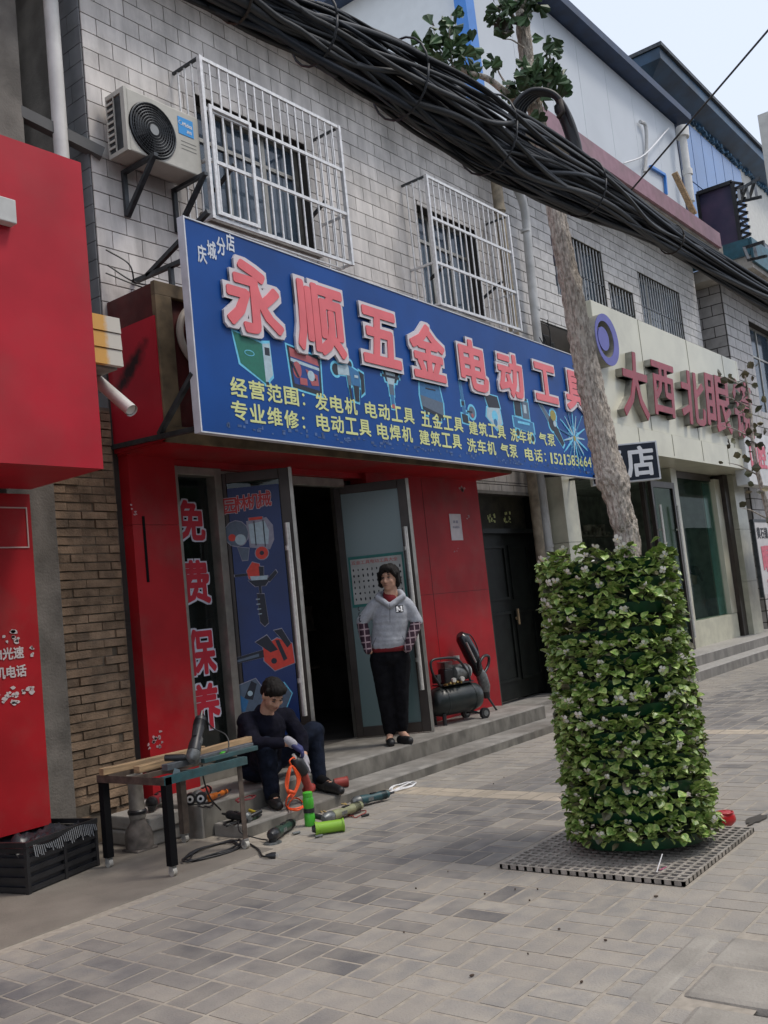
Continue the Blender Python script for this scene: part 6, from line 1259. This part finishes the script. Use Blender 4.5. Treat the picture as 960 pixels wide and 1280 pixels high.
# ---- standing woman
DW = 9.02
def wp(px, py, t=0): return atD(px, py, DW-t)
WM = thing('person', (7.06, 5.66, .23), 'woman in grey hooded top with plaid sleeves standing in the open doorway, hands in pockets', 'person')
fdw = (-V((FW.x, FW.y, 0)).normalized()*.93-V((RT.x, RT.y, 0))*.42+V((0, 0, -.02))); hc = wp(486.5, 723.5); Mh = hfr(hc, fdw); sw = 1.0
tor = hfr(hc, (-V((FW.x, FW.y, 0))*.97-V((RT.x, RT.y, 0))*.16))
arm = [('c', wp(468, 755), wp(452, 780, .0), .045, .036), ('c', wp(452, 780), wp(457, 807, .10), .036, .026), ('c', wp(457, 807, .1), wp(463, 815, .12), .028, .022), ('c', wp(508, 753), wp(521, 779, .0), .045, .036), ('c', wp(521, 779), wp(512, 805, .10), .036, .026), ('c', wp(512, 805, .1), wp(507, 812, .12), .028, .022)]
leg = [('c', wp(479, 826), wp(482, 868, .02), .075, .052), ('c', wp(482, 868, .02), wp(487.5, 918, .0), .050, .034), ('c', wp(498, 826), wp(500, 868, .02), .075, .052), ('c', wp(500, 868, .02), wp(502, 914, -.02), .050, .034),
       ('c', wp(487.5, 918, .01), wp(487, 926, .10), .034, .032), ('c', wp(502, 915, -.01), wp(509, 922, .06), .034, .030)]
organic('body', head_prims(hc, Mh, sw)+arm+leg+[('e', wp(488, 768), (.14, .10, .14), tor), ('e', wp(487, 797), (.15, .11, .13), tor), ('e', wp(488, 818), (.155, .11, .11), tor), ('c', wp(487, 738), wp(488, 756), .055, .07)], [SKIN], WM, .0085, 3)
face_parts(hc, Mh, sw, WM, .42)
hd = organic('hooded_top', [('e', wp(488.5, 768), (.178, .12, .15), tor), ('e', wp(488, 776), (.176, .125, .15), tor), ('e', wp(487.5, 784), (.172, .128, .15), tor), ('e', wp(486.5, 792), (.174, .13, .14), tor), ('e', wp(486, 799), (.178, .133, .125), tor), ('e', wp(485.5, 804), (.182, .135, .11), tor), ('c', wp(471, 755.5), wp(505.5, 753.5), .062, .062), ('c', wp(468, 757), wp(452.5, 777), .062, .058), ('c', wp(509, 755.5), wp(521, 776), .062, .058),
      ('c', wp(472, 747, .05), wp(487, 757.5, .115), .028, .026), ('c', wp(487, 757.5, .115), wp(504, 745, .05), .026, .028), ('c', wp(504, 745, .05), wp(500, 741, -.08), .028, .034), ('c', wp(500, 741, -.08), wp(476, 743, -.08), .034, .034), ('c', wp(476, 743, -.08), wp(472, 747, .05), .034, .028)],
      [mat('heather_grey_cloth', (.37, .385, .42), .9, var=.08, scale=60, bump=.25, bscale=120)], WM, .0085, 3, lambda p: .005*noise.noise(V((p.x*9, p.y*9, p.z*13)))+.003*noise.noise(V((p.x*20, p.y*20, p.z*30))))
organic('red_collar', [('c', wp(486.5, 742, -.01), wp(487.5, 749, .012), .060, .064)], [mat('deep_red_knit', (.19, .012, .018), .9)], WM, .008, 2)
organic('red_hem', [('e', wp(486, 810), (.185, .132, .06), tor)], [MATS['deep_red_knit']], WM, .009, 2)
PLD = bpy.data.materials.new('plaid_cloth'); PLD.use_nodes = True; t = PLD.node_tree; N = t.nodes; L = t.links; N['Principled BSDF'].inputs['Roughness'].default_value = .9
ge = N.new('ShaderNodeNewGeometry'); sx = N.new('ShaderNodeSeparateXYZ'); dt = N.new('ShaderNodeVectorMath'); dt.operation = 'DOT_PRODUCT'; dt.inputs[1].default_value = tuple(V((RT.x, RT.y, 0)).normalized())
L.new(ge.outputs['Position'], sx.inputs[0]); L.new(ge.outputs['Position'], dt.inputs[0]); prev = None
for src, per, wd in ((sx.outputs[2], .060, .2), (dt.outputs['Value'], .052, .2)):
    a = N.new('ShaderNodeMath'); a.operation = 'DIVIDE'; a.inputs[1].default_value = per; L.new(src, a.inputs[0]); b = N.new('ShaderNodeMath'); b.operation = 'FRACT'; L.new(a.outputs[0], b.inputs[0]); c = N.new('ShaderNodeMath'); c.operation = 'LESS_THAN'; c.inputs[1].default_value = wd; L.new(b.outputs[0], c.inputs[0])
    if prev: mx_ = N.new('ShaderNodeMath'); mx_.operation = 'MAXIMUM'; L.new(prev, mx_.inputs[0]); L.new(c.outputs[0], mx_.inputs[1]); prev = mx_.outputs[0]
    else: prev = c.outputs[0]
mi = N.new('ShaderNodeMix'); mi.data_type = 'RGBA'; mi.inputs[6].default_value = (.032, .010, .022, 1); mi.inputs[7].default_value = (.30, .22, .24, 1); L.new(prev, mi.inputs[0]); L.new(mi.outputs[2], N['Principled BSDF'].inputs['Base Color'])
for a, b, c in ((wp(452.5, 778), wp(460, 813, .12), 0), (wp(521, 777), wp(509.5, 811, .12), 0)):
    m_ = (a+b)/2; organic('plaid_sleeve', [('c', a, m_+(m_-(a+b)/2), .054, .052), ('c', m_, b, .052, .040)], [PLD], WM, .0085, 2, fold(24, .004))
bv_ = dproj(hd); TL = frame(wp(0, 0) if 0 else atD(499.2, 761, DW-.2), V((RT.x, RT.y, 0)), (0, 0, 1))
b = MB()
def grid(mb, x0, z0, x1, z1, n, T):
    vs = [(x0+(x1-x0)*i/n, 0, z0+(z1-z0)*j/n) for i in range(n+1) for j in range(n+1)]; mb.add(vs, [(i*(n+1)+j, (i+1)*(n+1)+j, (i+1)*(n+1)+j+1, i*(n+1)+j+1) for i in range(n) for j in range(n)], 0, T)
grid(b, -.035, -.033, .036, .034, 10, TL); part('chest_patch', stick(b, bv_, .004), INK, WM, 'all')
b = MB(); glv = 'M'
for (x0, x1, z0, z1) in ((-.027, -.014, -.024, .024), (.014, .027, -.024, .024), (-.031, -.010, -.026, -.017), (.010, .031, -.026, -.017)): grid(b, x0, z0, x1, z1, 4, TL)
for s_ in (-1, 1): b.add([(-.027*s_, 0, .024), (-.012*s_, 0, .024), (.004*s_, 0, -.012), (-.006*s_, 0, -.016)], [(0, 1, 2, 3)], 0, TL)
part('chest_letter', stick(b, bv_, .008), WHITE, WM)
b = MB(); T2 = frame(atD(449.5, 768, DW-.2), V((RT.x, RT.y, 0)), (0, 0, 1))
for k in range(3): z = .05-.05*k; b.tube([T2 @ V((.008*cos(t*pi/6), 0, z+.017*sin(t*pi/6))) for t in range(2, 12)], .004, 5)
part('sleeve_print', stick(b, bv_, .004), INK, WM)
b = MB()
for pts in (((480, 757), (483, 764), (484, 771)), ((491, 757), (492, 764), (491, 769))): b.tube(smoothpath([atD(x, y, DW-.165) for x, y in pts], 5), .0035, 6)
part('drawstring', stick(b, bv_, .004), MATS['heather_grey_cloth'], WM)
for pts in (((470, 797), (465, 808)), ((503, 795), (508, 806)), ((487, 752), (487.5, 778))):
    b = MB().tube([atD(pts[0][0]+(pts[1][0]-pts[0][0])*i/12, pts[0][1]+(pts[1][1]-pts[0][1])*i/12, DW-.2) for i in range(13)], .0028, 4); part('seam', stick(b, bv_, .002), mat('seam_grey', (.14, .15, .17), .9), WM)
TRW = mat('black_trouser', (.008, .008, .010), .95, var=.3, scale=20, spec=.12)
organic('trousers', [('e', wp(486.5, 820), (.172, .13, .11), tor), ('c', wp(475.5, 824), wp(481, 868, .02), .105, .078), ('c', wp(481, 868, .02), wp(487.5, 914, .0), .078, .060), ('c', wp(500, 824), wp(501, 866, .02), .105, .078), ('c', wp(501, 866, .02), wp(502.5, 909, -.02), .078, .060)], [TRW], WM, .01, 3, fold(12, .005, (1, 1, .5)))
SHO = mat('black_shoe', (.014, .014, .015), .5)
for a, b, c in ((wp(487.3, 927.5, .0), wp(489.5, 932.5, .17), 0), (wp(500.5, 923.5, -.01), wp(512.5, 927.5, .13), 0)):
    a.z = b.z = ZP+.030; organic('shoe', [('c', a, a+(b-a)*.6, .040, .043), ('c', a+(b-a)*.55, b, .044, .036), ('c', a-V((0, 0, .012)), b-V((0, 0, .014)), .036, .03)], [SHO], WM, .008, 2)
HX = lambda x, y, z: hc+Mh @ V((x, y, z))
organic('hair', [('e', HX(0, -.028, .052), (.096, .098, .098), Mh), ('e', HX(0, -.055, -.02), (.098, .070, .085), Mh), ('c', HX(-.080, .008, .05), HX(-.084, -.012, -.05), .024, .018), ('c', HX(.082, .018, .05), HX(.090, -.005, -.055), .030, .026), ('c', HX(-.055, .072, .088), HX(-.078, .040, .03), .022, .012), ('c', HX(.01, .082, .098), HX(.045, .086, .045), .020, .010), ('c', HX(.035, .074, .088), HX(.075, .055, .025), .024, .014), ('e', HX(0, .045, .098), (.07, .052, .045), Mh), ('c', HX(-.01, .085, .09), HX(-.035, .088, .055), .014, .007)], [HAIR], WM, .007, 2, lambda p: .006*noise.noise(V((p.x*60, p.y*60, p.z*9))))
# ---- sitting man
MN = thing('person', (5.35, 5.7, .23), 'young man in dark clothes and work gloves sitting on the step repairing a power tool', 'person')
DKN = mat('navy_jumper', (.007, .007, .014), .9, var=.3, scale=18, bump=.3, bscale=90, spec=.12); JEA = mat('dark_jeans', (.008, .012, .024), .85, spec=.15, var=.35, scale=14, bump=.3, bscale=120)
f = atY
pel = f(325, 958, 5.74); pel.z = .345; chest = f(330, 913, 5.62); hd2 = f(341, 869.5, 5.45)
fdm = V((-FW.x, -FW.y, 0)).normalized()*.72+V((RT.x, RT.y, 0)).normalized()*.50+V((0, 0, -.70)); Mm = hfr(hd2, fdm); sm = .98
tf = hfr(chest, V((-FW.x, -FW.y, 0)).normalized()*.8+V((RT.x, RT.y, 0)).normalized()*.5)
sr, sl = f(308, 902, 5.64), f(358, 896, 5.60); er, el = f(318, 930, 5.46), f(376, 921, 5.46); wr_, wl2 = f(356, 929, 5.30), f(380, 945, 5.36)
kr, kl = f(332, 935, 5.43), f(392, 915, 5.56); ar = f(340, 990, 5.44); al_ = f(399, 976, 5.50)
toe_r = atZ(349, 1008, .115); toe_l = atZ(426, 989, .115); ar.z = .17; al_.z = .17
hl = [('c', sr, er, .05, .042), ('c', er, wr_, .040, .029), ('c', sl, el, .05, .042), ('c', el, wl2, .040, .029), ('c', pel, kr, .08, .058), ('c', kr, ar, .052, .036), ('c', pel, kl, .08, .058), ('c', kl, al_, .052, .036), ('c', ar, toe_r, .036, .03), ('c', al_, toe_l, .036, .03)]
organic('body', head_prims(hd2, Mm, sm)+hl+[('c', pel, chest, .12, .13), ('c', sr, sl, .06, .06), ('c', chest, hd2+Mm @ V((0, -.03, -.12)), .07, .055), ('c', wr_, wr_+(wr_-er).normalized()*.06, .028, .03), ('c', wl2, wl2+(wl2-el).normalized()*.06, .028, .03)], [SKIN], MN, .0085, 3)
face_parts(hd2, Mm, sm, MN, .38, 0)
organic('jumper', [('c', pel+V((0, 0, .05)), chest, .165, .165), ('e', chest, (.185, .14, .17), tf), ('c', sr, sl, .078, .078), ('c', sr, er, .072, .064), ('c', er, er+(wr_-er)*.86, .062, .045), ('c', sl, el, .072, .064), ('c', el, el+(wl2-el)*.72, .060, .046), ('c', chest+V((0, 0, .09)), chest+V((0, 0, .14)), .10, .07), ('c', sr, pel+V((-.07, .02, .08)), .07, .12)], [DKN], MN, .009, 3, fold(14, .007))
organic('jeans', [('e', pel, (.19, .16, .12), tf), ('c', pel, kr, .12, .092), ('c', kr, ar+V((0, 0, .0)), .086, .060), ('c', pel, kl, .12, .092), ('c', kl, al_+V((0, 0, .0)), .086, .060)], [JEA], MN, .0095, 3, fold(16, .006))
for a, t_ in ((ar, toe_r), (al_, toe_l)):
    b = t_.copy(); h_ = a.copy(); h_.z = .135; b.z = .120; d = (b-h_).normalized(); h_ = h_-d*.05
    organic('sock', [('c', a+V((0, 0, -.02)), a+V((0, 0, .06)), .047, .045), ('c', a, a+(b-a)*.35, .047, .045)], [MATS['matt_black']], MN, .009, 2)
    organic('shoe', [('c', h_, h_+(b-h_)*.55, .046, .050), ('c', h_+(b-h_)*.5, b, .048, .034), ('c', h_+V((0, 0, .05)), h_+V((0, 0, .0)), .048, .05)], [MATS['matt_black'] if 0 else SHO], MN, .008, 2)
HY = lambda x, y, z: hd2+Mm @ V((x, y, z))
organic('hair', [('e', HY(0, -.022, .058), (.088, .100, .086), Mm), ('e', HY(0, -.058, .01), (.084, .062, .07), Mm), ('c', HY(-.07, .03, .075), HY(-.078, .012, .03), .024, .010), ('c', HY(.07, .03, .075), HY(.078, .012, .03), .024, .010), ('c', HY(-.045, .070, .082), HY(.04, .072, .08), .019, .019), ('e', HY(.0, .05, .10), (.07, .055, .042), Mm)], [HAIR], MN, .007, 2, lambda p: .006*noise.noise(V((p.x*70, p.y*70, p.z*16))))
GLW = mat('white_knit_glove', (.36, .35, .38), .9, var=.1, scale=60, bump=.3, bscale=200); GLB = mat('blue_coated_palm', (.03, .035, .13), .6, var=.2)
def glove(w, d, n, curl, side, fm, pm):
    """palm + four bent fingers of unequal length + thumb; n = back-of-hand normal"""
    d = d.normalized(); n = (n-d*n.dot(d)).normalized(); s = d.cross(n)*side
    P = lambda a, b, c: w+d*a+s*b+n*c
    cuff = organic('glove_cuff', [('c', w-d*.035, w+d*.015, .036, .036)], [GLW], MN, .006, 2)
    pr = [('c', P(.02, -.022, 0), P(.085, -.026, 0), .020, .018), ('c', P(.02, 0, 0), P(.092, 0, .002), .021, .018), ('c', P(.02, .022, 0), P(.085, .026, 0), .020, .017)]
    for i, (b, L_) in enumerate(((-.034, .062), (-.012, .074), (.011, .070), (.032, .055))):
        p0 = P(.085, b, 0); a1 = curl*.5; p1 = p0+d*cos(a1)*L_*.45-n*sin(a1)*L_*.45; a2 = curl*1.1; p2 = p1+d*cos(a2)*L_*.32-n*sin(a2)*L_*.32; a3 = curl*1.6; p3 = p2+d*cos(a3)*L_*.25-n*sin(a3)*L_*.25
        pr += [('c', p0, p1, .0105, .0098), ('c', p1, p2, .0098, .009), ('c', p2, p3, .009, .0075)]
    t0 = P(.03, -.034, -.006); t1 = P(.058, -.060, -.022); t2 = P(.085, -.058, -.042); pr += [('c', t0, t1, .0135, .0115), ('c', t1, t2, .0115, .009)]
    return organic('glove', pr, [fm], MN, .0042, 2)
hr = f(372, 940, 5.24); hl_ = f(384, 957, 5.30)
glove(wr_+(wr_-er).normalized()*.05, hr-wr_, V((.1, -.5, .85)), .75, 1, GLB, GLW)
glove(wl2+(wl2-el).normalized()*.05, hl_-wl2, V((.5, -.75, .2)), 1.0, -1, GLW, GLW)
# tool in his hands with orange cord
t = thing('held_power_tool', f(376, 958, 5.27), 'black and orange power tool held between the sitting man gloves', 'power tool')
a, b, c = f(369, 948, 5.24), f(378, 965, 5.24), f(386, 985, 5.26)
part('housing', MB().tube([a, a+(b-a)*.2, b, b+(c-b)*.1], [.03, .052, .056, .04], 14), BLACK, t, True); part('handle', MB().tube([b, b+(c-b)*.3, b+(c-b)*.8, c], [.034, .034, .032, .045], 12), REDP, t, True)
part('foot_plate', MB().tube([c, c+(c-b)*.12], [.055, .05], 14), REDP, t, True); part('spindle', MB().tube([a-(b-a)*.3, a], [.012, .02], 10), CHROME, t, True); part('trigger', MB().cbox((0, 0, 0), (.03, .02, .04), 0, Matrix.Translation(b+(c-b)*.35-RT*.035)), BLACK, t, bevel=.003)
oc = thing('hanging_lead', f(366, 985, 5.22), 'neon orange cord hanging in loops below the sitting man hands', 'cord')
tp_ = f(364, 957, 5.22); pts = []
for k in range(4):
    w_ = 5+2.4*k; pts += [tp_, f(364-w_*.55, 972+k, 5.21+.01*k), f(361-w_*.2, 988, 5.21), f(366, 993+k, 5.22), f(369+w_*.55, 975-k, 5.22)]
part('loops', MB().tube(smoothpath(pts+[tp_], 5), .0065, 6), NORG, oc, 'all')
zz = .012; pts = [f(365, 990, 5.20), f(359, 998, 5.18), g(358, 1008, .10), g(368, 1011, .10), g(380, 1006, .10), g(372, 998, .10), g(364, 1000, .10), g(360, 1010, .10), g(371, 1013, .10), g(379, 1009, .10)]
part('lower_loops', MB().tube(smoothpath(pts, 6), .0065, 6), NORG, oc, 'all')
part('tie', MB().tube([f(361, 989, 5.19), f(368, 991, 5.19)], .014, 8), NORG, oc, 'all'); part('hook_end', MB().tube(smoothpath([tp_, f(362, 951, 5.22), f(367, 947, 5.23), f(370, 950, 5.23)], 5), .006, 6), NORG, oc, 'all')
